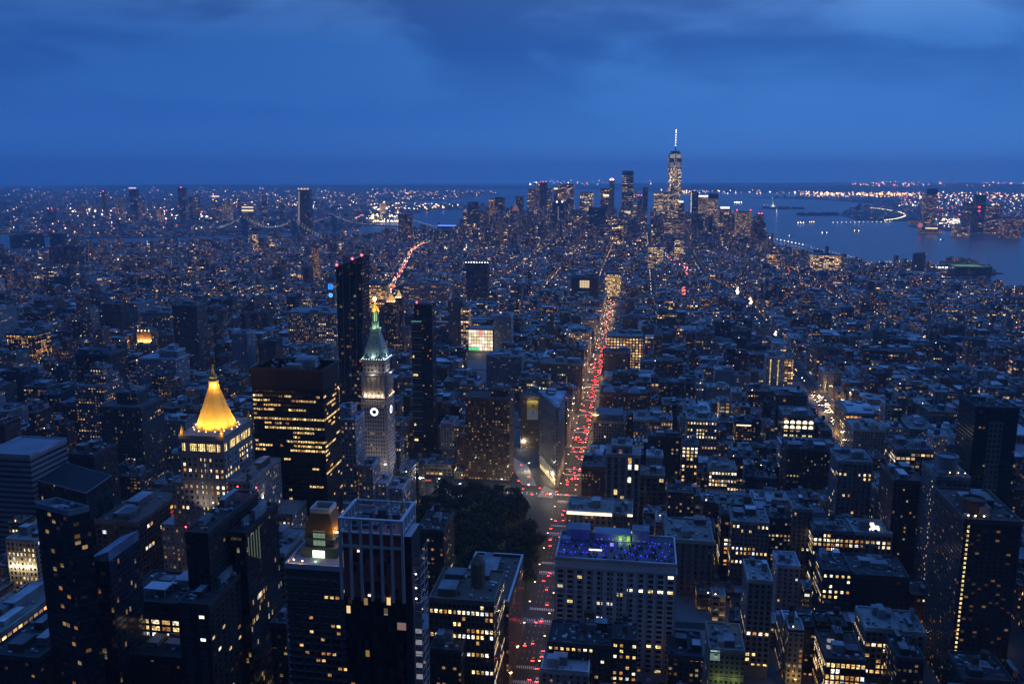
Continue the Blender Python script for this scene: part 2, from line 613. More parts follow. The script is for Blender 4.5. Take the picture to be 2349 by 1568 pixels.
def ridge(name, pts, hs, wid):
    mb = MB()
    n = len(pts)
    rows = []
    for k, (p, h) in enumerate(zip(pts, hs)):
        q = pts[min(k + 1, n - 1)], pts[max(k - 1, 0)]
        tx, ty = q[0][0] - q[1][0], q[0][1] - q[1][1]
        L = math.hypot(tx, ty) or 1
        nx, ny = ty / L, -tx / L
        rows.append([(p[0] + nx * wid * s, p[1] + ny * wid * s, h * e) for s, e in ((-1, 0), (-.55, .45), (-.2, .95), (.2, 1), (.6, .5), (1, 0))])
    for a_, b_ in zip(rows, rows[1:]):
        for k in range(5):
            mb.face([a_[k], a_[k + 1], b_[k + 1], b_[k]])
    o = mb.build(name, EARTH)
    return tag(o, kind='structure')


hr = random.Random(3)
ridge('hills', [(-12000 + 1500 * k, 17500 + 300 * math.sin(k * 1.3)) for k in range(9)], [0] + [25 + 25 * hr.random() for _ in range(7)] + [0], 1500)
ridge('hills', [(150 + 800 * k, 15500 + 350 * math.sin(k)) for k in range(12)], [0] + [35 + 70 * hr.random() for _ in range(10)] + [0], 1700)
ridge('hills', [(5000 + 900 * k, 18500 - 700 * k) for k in range(14)], [0] + [60 + 60 * hr.random() for _ in range(12)] + [0], 1500)


def inside(poly, x, y):
    c = False
    j = len(poly) - 1
    for i in range(len(poly)):
        xi, yi = poly[i]
        xj, yj = poly[j]
        if (yi > y) != (yj > y) and x < (xj - xi) * (y - yi) / (yj - yi) + xi:
            c = not c
        j = i
    return c


ST0, STEP = 25.0, 80.5                      # cross streets


def street_y(k):
    return ST0 + STEP * k


# avenues: (x, half width, from y, to y)
AVES = [(-77, 15, 0, 2260), (-225, 12, 0, 600), (-370, 16, 0, 1420), (-500, 12, 0, 1060), (-640, 15, 0, 2400), (-850, 15, 0, 2700), (-1080, 15, 0, 2700), (-1290, 12, 1500, 2700), (-1490, 12, 1500, 2700), (-1690, 12, 1500, 2700), (-1880, 12, 1300, 2700), (-2080, 12, 1300, 2700), (-2280, 12, 1300, 2700),
        (255, 15, 0, 2300), (535, 15, 0, 2300), (815, 15, 0, 2300), (1095, 15, 0, 1900), (1340, 12, 0, 1400)]
AVES_S = [(-2360, 9, 0, 0), (-2160, 9, 0, 0), (-1950, 9, 0, 0), (-1750, 9, 0, 0), (-1540, 9, 0, 0), (-1330, 9, 0, 0), (-1120, 10, 0, 0), (-930, 9, 0, 0), (-760, 9, 0, 0), (-560, 9, 0, 0), (-420, 9, 0, 0), (-270, 9, 0, 0), (-130, 9, 0, 0), (25, 9, 0, 0), (190, 12, 0, 0), (350, 9, 0, 0), (500, 11, 0, 0), (660, 9, 0, 0), (830, 9, 0, 0), (1000, 9, 0, 0)]
BWAY = [(420, -370), (-77, 855), (-150, 1030), (-300, 1500)]
BOW = [(-560, 1750), (-690, 2300), (-965, 3600), (-1010, 4000)]
SIXS = [(255, 2300), (190, 2700), (110, 3300), (60, 3900)]
SEVS = [(535, 1900), (470, 2400), (440, 3400)]
DIAG = [(BWAY, 15), (BOW, 14), (SIXS, 13), (SEVS, 13)]


def pl_dist(pl, x, y):
    best = 1e9
    for (ax, ay), (bx, by) in zip(pl, pl[1:]):
        t = ((x - ax) * (bx - ax) + (y - ay) * (by - ay)) / ((bx - ax) ** 2 + (by - ay) ** 2)
        t = max(0, min(1, t))
        best = min(best, math.hypot(x - ax - t * (bx - ax), y - ay - t * (by - ay)))
    return best


PARKS = [(-213, -89, 597, 826), (-400, -290, 1545, 1715), (-960, -800, 1220, 1330), (-1480, -1300, 2180, 2420), (-180, 20, 2260, 2400), (-500, -440, 1060, 1130)]
# the square's open roadway south of the park, and the triangle of the wedge building
OPEN = [(-250, -62, 826, 870), (-168, -100, 826, 985)]
sheet('square_park_ground', [(-213, 597), (-89, 597), (-89, 712), (-122, 820), (-213, 820)], 0.16, LAWN, 0.15)
for x0, x1, y0, y1 in PARKS[1:]:
    sheet('park_ground', [(x0, y0), (x1, y0), (x1, y1), (x0, y1)], 0.16, LAWN, 0.15)

# painted markings on the long avenue and in the square
mk = MB()
Z = 0.006


def stripe(x0, x1, y0, y1):
    mk.face([(x0, y0, Z), (x1, y0, Z), (x1, y1, Z), (x0, y1, Z)])


for k in range(5, 17):
    yk = street_y(k)
    for yy in (yk - 10.5, yk + 7.0):
        x = -86.0
        while x < -68:
            stripe(x, x + .7, yy, yy + 3.6)
            x += 1.35
    stripe(-86, -68, yk - 12.6, yk - 12.0)
y = 400.0
while y < 1700:
    if abs((y - ST0 + 16) % STEP - 16) > 15:
        for x in (-82.5, -79, -75.5, -72):
            stripe(x, x + .16, y, y + 3)
    y += 9
for k in range(12):
    x = -140 + 5 * k
    stripe(x, x + 1.0, 836, 842)
    stripe(-118 - 2.2 * k, -117 - 2.2 * k, 872 + 5 * k, 877 + 5 * k)
tag(mk.build('road_markings', PAINT), kind='structure')
# pedestrian plaza between the two roads
PLAZA = plain('plaza_gravel', (0.28, 0.26, 0.22), 0.9, 0, 0.3, 0.3)
sheet('plaza_pavement', [(-108, 830), (-92, 828), (-90, 846), (-104, 862)], 0.14, PLAZA, 0.13)
sheet('plaza_pavement', [(-128, 862), (-112, 860), (-130, 925), (-150, 950), (-152, 935)], 0.14, PLAZA, 0.13)
# ------------------------------------------------------------------ building kit
# style: wall colours, window cell, window share, lit base, lit clusters, warmth, strength
ST = {
    'brick': ([(.16, .075, .05), (.12, .058, .042), (.19, .10, .072), (.11, .07, .055)], (3.1, 3.1), (.42, .50), .10, .015, .60, 1.5),
    'apt': ([(.15, .115, .09), (.20, .16, .125), (.11, .085, .07)], (3.6, 2.9), (.58, .46), .12, .015, .70, 1.3),
    'lime': ([(.34, .31, .26), (.28, .26, .22), (.40, .37, .32)], (3.0, 3.7), (.50, .56), .06, .06, .40, 1.7),
    'white': ([(.52, .50, .47), (.44, .44, .43)], (3.4, 3.4), (.44, .48), .06, .04, .45, 1.6),
    'grid': ([(.22, .19, .16), (.30, .27, .23), (.16, .12, .10), (.36, .34, .30)], (4.6, 4.0), (.72, .58), .06, .08, .40, 1.7),
    'dark': ([(.055, .045, .04), (.07, .06, .055), (.04, .04, .045)], (3.2, 3.4), (.55, .50), .06, .03, .55, 1.5),
    'glass': ([(.03, .035, .045), (.045, .05, .06)], (1.6, 3.7), (.90, .78), .05, .05, .40, 1.3),
}
WORDS = {'brick': 'brown brick', 'apt': 'tan brick', 'lime': 'pale stone', 'white': 'white', 'grid': 'wide-windowed loft', 'dark': 'dark', 'glass': 'dark glass'}
KIND = {'brick': 'brick_building', 'apt': 'apartment_building', 'lime': 'office_building', 'white': 'white_building', 'grid': 'loft_building', 'dark': 'dark_building', 'glass': 'glass_building'}
ROOFC = [(.16, .16, .17), (.24, .24, .25), (.34, .34, .35), (.10, .10, .11), (.46, .46, .46), (.20, .19, .18)]
PROTECT = []          # (px0, px1, py0, py1, distance): what low neighbours must not cover
FOOT = []             # footprints taken
LANDMARKS = []        # (phrase, px, py)
BVH_BOXES = []


def face_attr(style, r, lb=None, lf=None, col=None, st=None, blank=False):
    cols, (cw, ch), (ww, wh), b, f, wm, stg = ST[style]
    c = col or r.choice(cols)
    k = 1.0 if col else r.uniform(.8, 1.2)
    q = r.uniform(.88, 1.14)
    return ((c[0] * k, c[1] * k, c[2] * k), (cw * q, ch * r.uniform(.95, 1.06), r.uniform(0, 400)),
            ((0 if blank else ww * r.uniform(.88, 1.1)), wh * r.uniform(.9, 1.1), b * r.uniform(.3, 1.7) if lb is None else lb),
            (f * r.uniform(0, 2.2) if lf is None else lf, min(1, max(0, wm + r.uniform(-.25, .25))), st or stg * r.uniform(.75, 1.25)))


def plainattr(c):
    return (c, (3, 3, 0), (0, 0, 0), (0, 0, 0))


def roof_kit(mb, x0, x1, y0, y1, h, wallc, r, rich=True, parapet=1.1, rc=None):
    """Deck, parapet and the boxes that stand on a roof; returns spots free for a water tank."""
    rc = rc or r.choice(ROOFC)
    ra = plainattr(rc)
    wa = plainattr(tuple(min(.6, c * 1.15) for c in wallc))
    mb.face([(x0 + .4, y0 + .4, h - .3), (x1 - .4, y0 + .4, h - .3), (x1 - .4, y1 - .4, h - .3), (x0 + .4, y1 - .4, h - .3)], 0, None, ra)
    p, t = h + parapet, .45
    for a in ((x0 - .25, x1 + .25, y0 - .25, y0 + t), (x0 - .25, x1 + .25, y1 - t, y1 + .25), (x0 - .25, x0 + t, y0 + t, y1 - t), (x1 - t, x1 + .25, y0 + t, y1 - t)):
        mb.box(*a, h - 1.2, p, 0, wa, 0, wa, True)
    W, D = x1 - x0, y1 - y0
    spots = []
    if not rich or W < 7 or D < 9:
        return spots
    n = 1 + (W * D > 350) + (W * D > 900) + (r.random() < .4)
    for _ in range(n):
        bw, bd, bh = r.uniform(.16, .34) * W, r.uniform(.16, .36) * D, r.uniform(2.6, 6.5)
        bx, by = r.uniform(x0 + 1, x1 - 1 - bw), r.uniform(y0 + 1.5, y1 - 1 - bd)
        c = r.choice([wallc, (.25, .24, .23), (.12, .09, .08), (.35, .34, .33)])
        z0 = h - .3 + .011 * len(spots)
        mb.box(bx, bx + bw, by, by + bd, z0, h + bh, 0, plainattr(c), 0, plainattr(r.choice(ROOFC)))
        spots.append((bx + bw / 2, by + bd / 2, h + bh))
    for _ in range(int(min(9, W * D / 120))):        # pipes and rails
        bx, by, ln = r.uniform(x0 + 1, x1 - 2), r.uniform(y0 + 1, y1 - 2), r.uniform(2, 7)
        q = (min(bx + ln, x1 - .8), by) if r.random() < .5 else (bx, min(by + ln, y1 - .8))
        mb.bar((bx, by, h + .6), (q[0], q[1], h + .6), r.uniform(.1, .28), 0)
    for _ in range(int(min(26, W * D / 38))):
        s, q, hh = r.uniform(.8, 2.6), r.uniform(.8, 2.2), r.uniform(.7, 1.8)
        bx, by = r.uniform(x0 + .8, max(x0 + .9, x1 - 1 - s)), r.uniform(y0 + .8, max(y0 + .9, y1 - 1 - q))
        mb.box(bx, bx + s, by, by + q, h - .29, h + hh, 0, plainattr(r.choice([(.4, .4, .4), (.08, .08, .08), (.25, .25, .26), (.5, .5, .5)])), 0)
    return spots


TANKS = {}


def tank_mesh(rad):
    k = round(rad * 2) / 2
    if k not in TANKS:
        mb = MB()
        for a in range(4):
            an = a * math.pi / 2 + .78
            mb.bar((k * .75 * math.cos(an), k * .75 * math.sin(an), 0), (k * .75 * math.cos(an), k * .75 * math.sin(an), 3.2), .18, 1)
        mb.lathe(0, 0, [(k, 3.2), (k * .98, 3.2 + 1.9 * k)], 12, 0, 0, True, True)
        mb.lathe(0, 0, [(k * 1.08, 3.2 + 1.9 * k), (.05, 3.2 + 2.5 * k)], 12, 0, 0, True, True)
        TANKS[k] = mb.mesh('water_tank', [TIMBER, STEEL])
    return TANKS[k]


def add_tank(root, parent, x, y, z, rad):
    o = bpy.data.objects.new('water_tank', tank_mesh(rad))
    scene.collection.objects.link(o)
    o.parent = parent
    po = parent['org']
    o.location = (x - po[0], y - po[1], z - po[2])
    return o


WINM = {}


def win_mesh(wd, ht, lit):
    key = (round(wd, 1), round(ht, 1), lit)
    if key in WINM:
        return WINM[key]
    wd, ht = key[0], key[1]
    mb = MB()
    a, b = wd / 2, ht / 2
    mb.face([(-a, -.03, -b), (a, -.03, -b), (a, -.03, b), (-a, -.03, b)], 0)
    t = .10
    for x0, x1, z0, z1 in ((-a - t, -a, -b, b), (a, a + t, -b, b), (-a - t, a + t, b, b + t), (-a - t * 2, a + t * 2, -b - t * 1.6, -b), (-a, a, -.05, .05)):
        y1 = -.14 if z0 > -b - .01 else -.28
        mb.face([(x0, y1, z0), (x1, y1, z0), (x1, y1, z1), (x0, y1, z1)], 1)
        mb.face([(x0, y1, z1), (x1, y1, z1), (x1, 0, z1), (x0, 0, z1)], 1)
        mb.face([(x0, 0, z0), (x1, 0, z0), (x1, y1, z0), (x0, y1, z0)], 1)
        mb.face([(x0, 0, z0), (x0, y1, z0), (x0, y1, z1), (x0, 0, z1)], 1)
        mb.face([(x1, y1, z0), (x1, 0, z0), (x1, 0, z1), (x1, y1, z1)], 1)
    mats = [DARKGLASS if lit < 0 else WINLIT[lit], FRAME]
    WINM[key] = mb.mesh('window', mats)
    WINM[key]['mb'] = 0
    return WINM[key]


def windows(root, faces, cell, win, h, r, lb, lf, zlow, limit=100, pair=False, hue=(0, 0, 1, 1, 2, 2, 3, 4), rows=None, top=1.6):
    """faces: (name, fixed coordinate, from, to): 'n' faces the camera, 'e'/'w' the sides. The 100 that show largest are parts, the rest one mesh."""
    cw, ch = cell
    L = []
    for nm, fix, a, b in faces:
        nc = max(1, int((b - a - 1.0) / cw))
        step = (b - a) / nc
        nr = int((h - top - 4.5) / ch)
        for j in range(nr):
            z = h - top - ch * (j + .5)
            on = r.random() < lf
            p_ = rows[j] if rows and j in rows else (.75 if on else lb)
            lit = False
            for i in range(nc):
                if i == 0 or r.random() < (.36 if p_ > .15 else .8):
                    lit = r.random() < p_
                k = r.choice(hue) if lit else -1
                u = a + step * (i + .5)
                seen = z > zlow
                L.append((nm, fix, u, z, k, (2 if nm == 'n' else 1) + (1.5 if lit else 0) + z / h - (50 if not seen else 0)))
    L.sort(key=lambda e: -e[5])
    org = root['org']
    wd, ht = cw * win[0], ch * win[1]
    rest = MB()
    rot = {'n': 0.0, 'w': math.pi / 2, 'e': -math.pi / 2}
    mats = [DARKGLASS] + WINLIT
    for c, (nm, fix, u, z, k, _) in enumerate(L):
        x, y = (u, fix) if nm == 'n' else (fix, u)
        us = ((-.27 * cw, .27 * cw) if pair else (0,))
        if c < limit:
            w_ = wd / 2 * .92 if pair else wd
            for n_, du in enumerate(us):
                if pair and n_:
                    continue
                o = bpy.data.objects.new('window', win_mesh(wd, ht, k))
                scene.collection.objects.link(o)
                o.parent = root
                o.location = (x - org[0], y - org[1], z - org[2])
                o.rotation_euler = (0, 0, rot[nm])
        else:
            a_, b_ = wd / 2, ht / 2
            if nm == 'n':
                rest.face([(x - a_, y - .05, z - b_), (x + a_, y - .05, z - b_), (x + a_, y - .05, z + b_), (x - a_, y - .05, z + b_)], k + 1)
            elif nm == 'w':
                rest.face([(x + .05, y - a_, z - b_), (x + .05, y + a_, z - b_), (x + .05, y + a_, z + b_), (x + .05, y - a_, z + b_)], k + 1)
            else:
                rest.face([(x - .05, y + a_, z - b_), (x - .05, y - a_, z - b_), (x - .05, y - a_, z + b_), (x - .05, y + a_, z + b_)], k + 1)
    if rest.f:
        tag(rest.build('window', mats, root), kind='stuff')


def register(x0, x1, y0, y1, h, yb=None, yt=None, prot=True):
    FOOT.append((x0, x1, y0, y1))
    BVH_BOXES.append((x0, x1, y0, y1, h, -1))
    if prot:
        P = [pix(x, y, h) for x in (x0, x1) for y in (y0, y1)]
        xs = [p[0] for p in P]
        PROTECT.append((min(xs), max(xs), min(p[1] for p in P), yb if yb else max(p[1] for p in P) + 40, y0))


def plant_box(xl, xr, yt, h):
    """Ground position of a roof edge seen from xl to xr at photo height yt, h metres up."""
    x0, y0 = at(xl, yt, h)
    # right end lies on the same line across the avenue
    lo, hi = x0, x0 + 600
    for _ in range(40):
        m_ = (lo + hi) / 2
        if pix(m_, y0, h)[0] < xr:
            lo = m_
        else:
            hi = m_
    return x0, lo, y0


YLOG = []
SPECS = {}


def spec(name, label, xl, xr, yt, h, dep, style, lb=None, lf=None, yb=None, W=0, col=None, st=None, tank=0, cat='building', rich=True, steps=(), cell=None, win=None, rows=None, seed=0, lm=None, roofc=None, beacon=0, hue=None, parapet=1.1, cornice=0):
    r = random.Random(int(xl * 31 + yt * 7) + seed)
    x0, x1, y0 = plant_box(xl, xr, yt, h)
    y1 = y0 + dep
    YLOG.append((label[:40], round(x0), round(x1), round(y0), h))
    root = empty(name, ((x0 + x1) / 2, (y0 + y1) / 2, 0), label, cat)
    cols, (cw, ch), (ww, wh), b, f, wm, stg = ST[style]
    if cell:
        cw, ch = cell
    if win:
        ww, wh = win
    a = face_attr(style, r, lb, lf, col, st, blank=bool(W))
    a = (a[0], (cw, ch, a[1][2]), (0 if W else ww, wh, a[2][2]), a[3])
    mb = MB()
    mb.box(x0, x1, y0, y1, 0, h, 0, a, 0, plainattr(a[0]))
    # projecting bands: cornice and a belt over the ground storeys
    ca = plainattr(tuple(min(.6, c * 1.12) for c in a[0]))
    for z0, z1, o in ((h - 1.2 - .9, h - 1.25, .55 + cornice), (8.0, 8.8, .3)):
        mb.box(x0 - o, x1 + o, y0 - o, y1 + o, z0, z1, 0, ca, 0, ca, True)
    if W and style in ('lime', 'grid', 'white', 'brick'):
        n = max(2, int((x1 - x0) / (cw * 2)))
        for k in range(n + 1):
            px_ = x0 + (x1 - x0) * k / n
            mb.box(px_ - .3, px_ + .3, y0 - .25, y0 + .1, 9, h - 2.2, 0, ca, 0, ca)
    for (fx0, fx1, fy0, fy1, hh) in steps:      # upper storeys set back, as shares of the footprint
        mb.box(x0 + (x1 - x0) * fx0, x0 + (x1 - x0) * fx1, y0 + dep * fy0, y0 + dep * fy1, h - .5, h + hh, 0, (a[0], a[1], (ww, wh, a[2][2]), a[3]), 0, plainattr(a[0]))
    mb.build('wall', FACADE, root)
    rb = MB()
    spots = roof_kit(rb, x0, x1, y0, y1, h, a[0], r, rich and not steps, parapet, roofc)
    for (fx0, fx1, fy0, fy1, hh) in steps:
        roof_kit(rb, x0 + (x1 - x0) * fx0, x0 + (x1 - x0) * fx1, y0 + dep * fy0, y0 + dep * fy1, h + hh, a[0], r, True, .8, roofc)
    ro = rb.build('roof', ROOFING, root)
    for k in range(tank):
        if spots:
            s = spots[k % len(spots)]
            add_tank(root, ro, s[0], s[1], s[2] - .1, r.uniform(1.8, 2.6))
        else:
            add_tank(root, ro, x0 + (x1 - x0) * (.3 + .4 * k), y0 + dep * .6, h - .35, r.uniform(1.8, 2.6))
    for k in range(beacon):
        bm = MB()
        bx, by = ((x0 + .5, y0 + .5), (x1 - .5, y1 - .5), (x0 + .5, y1 - .5), (x1 - .5, y0 + .5))[k]
        bm.bar((bx, by, h + 1), (bx, by, h + 3), .12, 1)
        bm.octa(bx, by, h + 3.4, .55, 0)
        bm.build('beacon', [RED_LAMP, STEEL], root)
    if W:
        side = ('w', x1, y0, y1) if (x0 + x1) / 2 < CX else ('e', x0, y0, y1)
        faces = [('n', y0, x0, x1), side]
        zl = 4.0
        if yb:
            zl = max(4.0, atY((xl + xr) / 2, min(yb, 1580), y0)[1])
        kw = {'hue': hue} if hue else {}
        windows(root, faces, (cw, ch), (ww, wh), h, r, a[2][2], a[3][0], zl, W, rows=rows, **kw)
    register(x0, x1, y0, y1, h, yb)
    if lm:
        LANDMARKS.append((lm, (xl + xr) / 2, yt))
    SPECS[label] = (root, (x0, x1, y0, y1, h, a))
    return root, (x0, x1, y0, y1, h, a)
# ------------------------------------------------------------------ buildings placed one by one, near ground first
B = spec
# west of the avenue, front rows
B('loft_building', 'dark loft block with tanks on its roof in front of the white rooftop-bar building', 1256, 1402, 1472, 46, 26, 'dark', .05, .0, 1568, 60, tank=2, rows={0: .25, 1: .05}, lm='white rooftop-bar building')
B('loft_building', 'narrow dark annex with rows of lit windows against the white rooftop-bar building', 1404, 1462, 1466, 50, 20, 'dark', .15, .0, 1568, 60, cell=(3.2, 3.6), rows={2: .9, 5: .8, 6: .9, 7: .7}, tank=1)
B('white_building', 'small white block with few windows at the bottom edge beside the avenue', 1241, 1349, 1534, 36, 24, 'white', .06, .0, 1568, 24, col=(.5, .5, .5))
B('brick_building', 'low dark block with strip-lit skylights and a pink-lit court', 1532, 1612, 1502, 34, 30, 'dark', .1, .1, 1568, roofc=(.3, .3, .32))
B('theater_building', 'low building with a broad green-lit side wall carrying a poster of a face', 1627, 1708, 1488, 27, 34, 'dark', .02, 0, 1568, col=(.26, .26, .22), lm='green-lit wall')
B('loft_building', 'tall narrow stone loft with arched top floor and one pale-lit storey', 1716, 1772, 1330, 68, 30, 'grid', .05, .05, 1560, 50, rows={6: .5, 9: .95, 13: .3, 15: .5}, cell=(3.0, 3.7), tank=0)
B('office_building', 'broad sandstone block with an arcade of tall arches under a heavy cornice', 1528, 1636, 1237, 46, 44, 'lime', .02, .02, 1340, 70, col=(.26, .23, .19), cornice=.8, cell=(4.4, 4.4), win=(.42, .68))
B('office_building', 'pale stone building with a dark recessed centre bay and two bands of lit windows', 1679, 1764, 1196, 55, 30, 'lime', .05, .03, 1400, 60, rows={0: .5, 5: .5, 6: .7, 8: .9}, col=(.24, .22, .2))
B('loft_building', 'slim loft with one bright column of lit windows beside the pale dark-centred building', 1654, 1681, 1180, 52, 24, 'dark', .6, .3, 1330, 30, cell=(4.5, 3.6))
B('white_building', 'narrow white-faced block with a dark recessed middle', 1783, 1835, 1296, 44, 24, 'white', .03, 0, 1400, 30, col=(.38, .39, .42))
B('loft_building', 'wide loft with snow-pale roof and three bright storeys of lit windows under it', 1866, 1958, 1216, 52, 30, 'grid', .25, .1, 1330, 90, rows={0: .3, 1: .95, 2: .9, 3: .5}, roofc=(.55, .55, .57), tank=1, cell=(3.0, 3.7), lm='pale-roofed lit loft')
B('loft_building', 'loft with two glowing skylights on its roof and one lit storey', 1960, 2046, 1221, 50, 28, 'grid', .15, 0, 1270, 60, rows={1: .9, 2: .6}, cell=(3.4, 3.7))
B('loft_building', 'dark-walled loft with five glowing storeys and a sloped pale roof', 1887, 1954, 1308, 52, 30, 'dark', .1, 0, 1395, 80, rows={0: .5, 1: .85, 3: .95, 4: .95, 5: .7}, cell=(3.2, 3.9), roofc=(.5, .5, .52), lm='five-storey glowing loft')
B('dark_building', 'low unlit block with long roof ridges behind the glowing loft', 1958, 2086, 1318, 46, 34, 'dark', .01, 0, 1400, roofc=(.3, .3, .32), tank=1)
B('loft_building', 'stone loft with one fully lit storey and a pale cornice near the lower edge', 1986, 2068, 1440, 42, 28, 'grid', .12, 0, 1568, 80, rows={2: .95, 4: .3, 6: .4, 7: .6}, cell=(3.4, 3.7), roofc=(.45, .45, .48))
B('loft_building', 'plain dark stone loft joined beside the stone loft with one lit storey', 2070, 2124, 1449, 42, 28, 'grid', .02, 0, 1568, 30, roofc=(.42, .42, .45))
B('loft_building', 'brown loft with big bright windows, skylights and a round tank on a blue roof', 1894, 1986, 1510, 36, 34, 'brick', .2, 0, 1568, 60, rows={0: .98, 1: .45, 2: .8, 3: .8}, cell=(2.6, 4.0), win=(.75, .7), tank=1, roofc=(.4, .4, .43), lm='blue-roofed brown loft')
B('brick_building', 'low block with a dark hooded roof structure and warm-lit attic windows', 2058, 2120, 1508, 40, 26, 'dark', .08, .05, 1568, tank=1, rows=None)
B('dark_building', 'broad roof with two large round tanks in the bottom right corner', 2212, 2324, 1556, 34, 30, 'dark', .03, 0, 1568, tank=2, roofc=(.35, .35, .38))
B('dark_building', 'dark loft with a few lit windows left of the pale-roofed lit loft', 1761, 1815, 1188, 50, 26, 'dark', .16, .15, 1300, tank=1)
B('lime_tower', 'narrow stone tower with a dark shaft of windows beside the pale-roofed lit loft', 1819, 1863, 1168, 62, 24, 'lime', .05, .03, 1300, 40, col=(.2, .18, .16))
# the tall residential group on the right
B('apartment_tower', 'huge brown apartment tower with a lit stair column and a round tank house', 2212, 2345, 1192, 118, 55, 'apt', .07, 0, 1568, col=(.10, .065, .05), lm='huge apartment tower with the lit stair column', seed=3)
B('apartment_tower', 'brick apartment slab with stepped roof outline and scattered orange windows', 2050, 2118, 1102, 92, 40, 'brick', .06, 0, 1330, col=(.14, .075, .055), lm='brick apartment slab')
B('apartment_tower', 'pale-framed residential tower crowned by a round drum', 2148, 2226, 1094, 108, 34, 'apt', .05, 0, 1250, col=(.2, .19, .18), lm='drum-topped tower')
B('glass_tower', 'very dark tower with one pale latticed strip running up its face', 2238, 2338, 934, 128, 40, 'dark', .015, 0, 1200, col=(.02, .018, .018), lm='very dark latticed tower')
B('office_building', 'tall limestone block with arched top windows, four of them lit', 1923, 2002, 1058, 82, 34, 'lime', .03, 0, 1185, 90, rows={1: .0, 2: .45, 3: .6}, col=(.26, .24, .22), cell=(3.6, 3.8), lm='tall limestone block')
B('brick_building', 'wide dark brick block with sparse orange windows left of the tall limestone block', 1806, 1905, 1030, 62, 34, 'brick', .07, .02, 1120, col=(.07, .04, .03))
B('loft_building', 'block with a snow-pale roof and two yellow-lit bands beside the drum-topped tower', 2056, 2140, 1030, 55, 40, 'grid', .1, .3, 1075, roofc=(.5, .5, .52))
B('white_building', 'small white penthouse block with a tank near the drum-topped tower', 2142, 2172, 1000, 60, 20, 'white', .1, .15, 1035, tank=1)
# sixth avenue row
B('store_building', 'old store block with two storeys of bright arched windows on the headlight avenue', 1797, 1868, 952, 46, 40, 'grid', .1, 0, 1000, cell=(5, 4), lm='bright arched-window store')
B('store_building', 'curved-roofed store block facing the headlight avenue with one lit storey', 1940, 2014, 948, 42, 60, 'grid', .1, .2, 990, col=(.28, .24, .19), roofc=(.5, .5, .52), lm='curved-roof store')
B('store_building', 'long pale store building with two domed turrets on the headlight avenue', 1958, 2030, 985, 38, 44, 'lime', .03, .03, 1010, col=(.42, .39, .34), roofc=(.13, .13, .15))
B('white_building', 'white-fronted block right of the domed store building', 2032, 2070, 980, 42, 24, 'white', .12, .05, 1008)
B('apartment_tower', 'white tower with two lit window strips beside the headlight avenue', 1758, 1800, 818, 62, 24, 'white', .1, 0, 884, col=(.5, .5, .5), lm='white twin-strip tower')
B('office_building', 'low office block with lit floors just behind the white twin-strip tower', 1801, 1820, 822, 48, 20, 'grid', .5, .3, 850)
# between the two avenues, middle rows
B('hotel_building', 'ornate pale hotel with a glowing strip along its cornice and uplit columns', 1300, 1403, 1172, 40, 34, 'lime', .12, 0, 1230, 50, col=(.33, .29, .23), cell=(4.2, 4.6), win=(.4, .6), lm='glowing-cornice hotel')
B('office_building', 'low corner block with a glowing cornice end right of the ornate hotel', 1406, 1450, 1178, 36, 34, 'lime', .15, .05, 1225, col=(.33, .29, .23))
B('dark_building', 'long blue-roofed block behind the arcade building', 1520, 1640, 1218, 40, 26, 'dark', .1, .05, 1240, roofc=(.4, .42, .45))
B('penthouse_building', 'pale modern corner tower with tall window bays and a lit penthouse', 1390, 1468, 1042, 70, 30, 'white', .10, 0, 1150, 60, col=(.36, .34, .32), cell=(5.5, 6.2), win=(.55, .8), steps=[(.15, .75, .2, .9, 7)], lm='pale penthouse tower')
B('loft_building', 'dark-roofed corner block with three lit windows left of the pale penthouse tower', 1334, 1389, 1070, 44, 40, 'brick', .15, .1, 1140, col=(.13, .1, .085))
B('loft_building', 'grid-fronted loft with large dark square windows right of the pale penthouse tower', 1466, 1524, 1090, 44, 28, 'grid', .04, 0, 1160, 50, cell=(5.2, 4.6), win=(.74, .7), col=(.2, .17, .14), lm='grid-fronted dark loft')
B('white_building', 'small white stepped block with slit windows and wall lamps', 1483, 1520, 1045, 52, 18, 'white', .05, 0, 1085, col=(.5, .47, .46))
B('brick_building', 'blank dark brown brick slab with a few lit windows', 1486, 1562, 1002, 62, 26, 'brick', .1, 0, 1090, col=(.06, .03, .024), cell=(4.5, 4), roofc=(.4, .4, .43), lm='blank brown slab')
B('office_building', 'pale gridded office block with several lit storeys and a dark cornice', 1576, 1645, 962, 60, 30, 'lime', .06, 0, 1042, 90, rows={0: .7, 2: .7, 3: .6, 4: .9, 7: .7}, col=(.40, .36, .31), cell=(3.0, 3.9), lm='pale gridded office block')
B('loft_building', 'slim stone loft with many lit windows below the pale gridded office block', 1564, 1602, 1020, 56, 22, 'grid', .3, .25, 1095, 40, cell=(3.2, 3.7))
B('loft_building', 'low loft with a fully lit warm front and rooftop lamps', 1626, 1690, 1076, 38, 28, 'grid', .5, .4, 1125, 50, cell=(2.6, 3.9), col=(.32, .26, .2), lm='warm-fronted low loft')
B('loft_building', 'low dark block with a lit attic strip left of the warm-fronted loft', 1600, 1625, 1086, 34, 30, 'dark', .2, .2, 1110)
B('hotel_building', 'mansard-roofed hotel block with a lit corner turret on the avenue', 1361, 1432, 966, 42, 36, 'lime', .05, 0, 1015, 70, col=(.36, .33, .29), cell=(2.8, 3.6), lm='mansard hotel')
B('loft_building', 'loft with a planted roof terrace and scattered lit windows', 1453, 1542, 962, 46, 32, 'white', .12, .06, 1000, cell=(2.6, 4), win=(.55, .75), col=(.34, .32, .3))
B('loft_building', 'block with two pyramid roof gables and pairs of lit windows', 1376, 1482, 900, 36, 36, 'brick', .12, .05, 940, roofc=(.4, .42, .46))
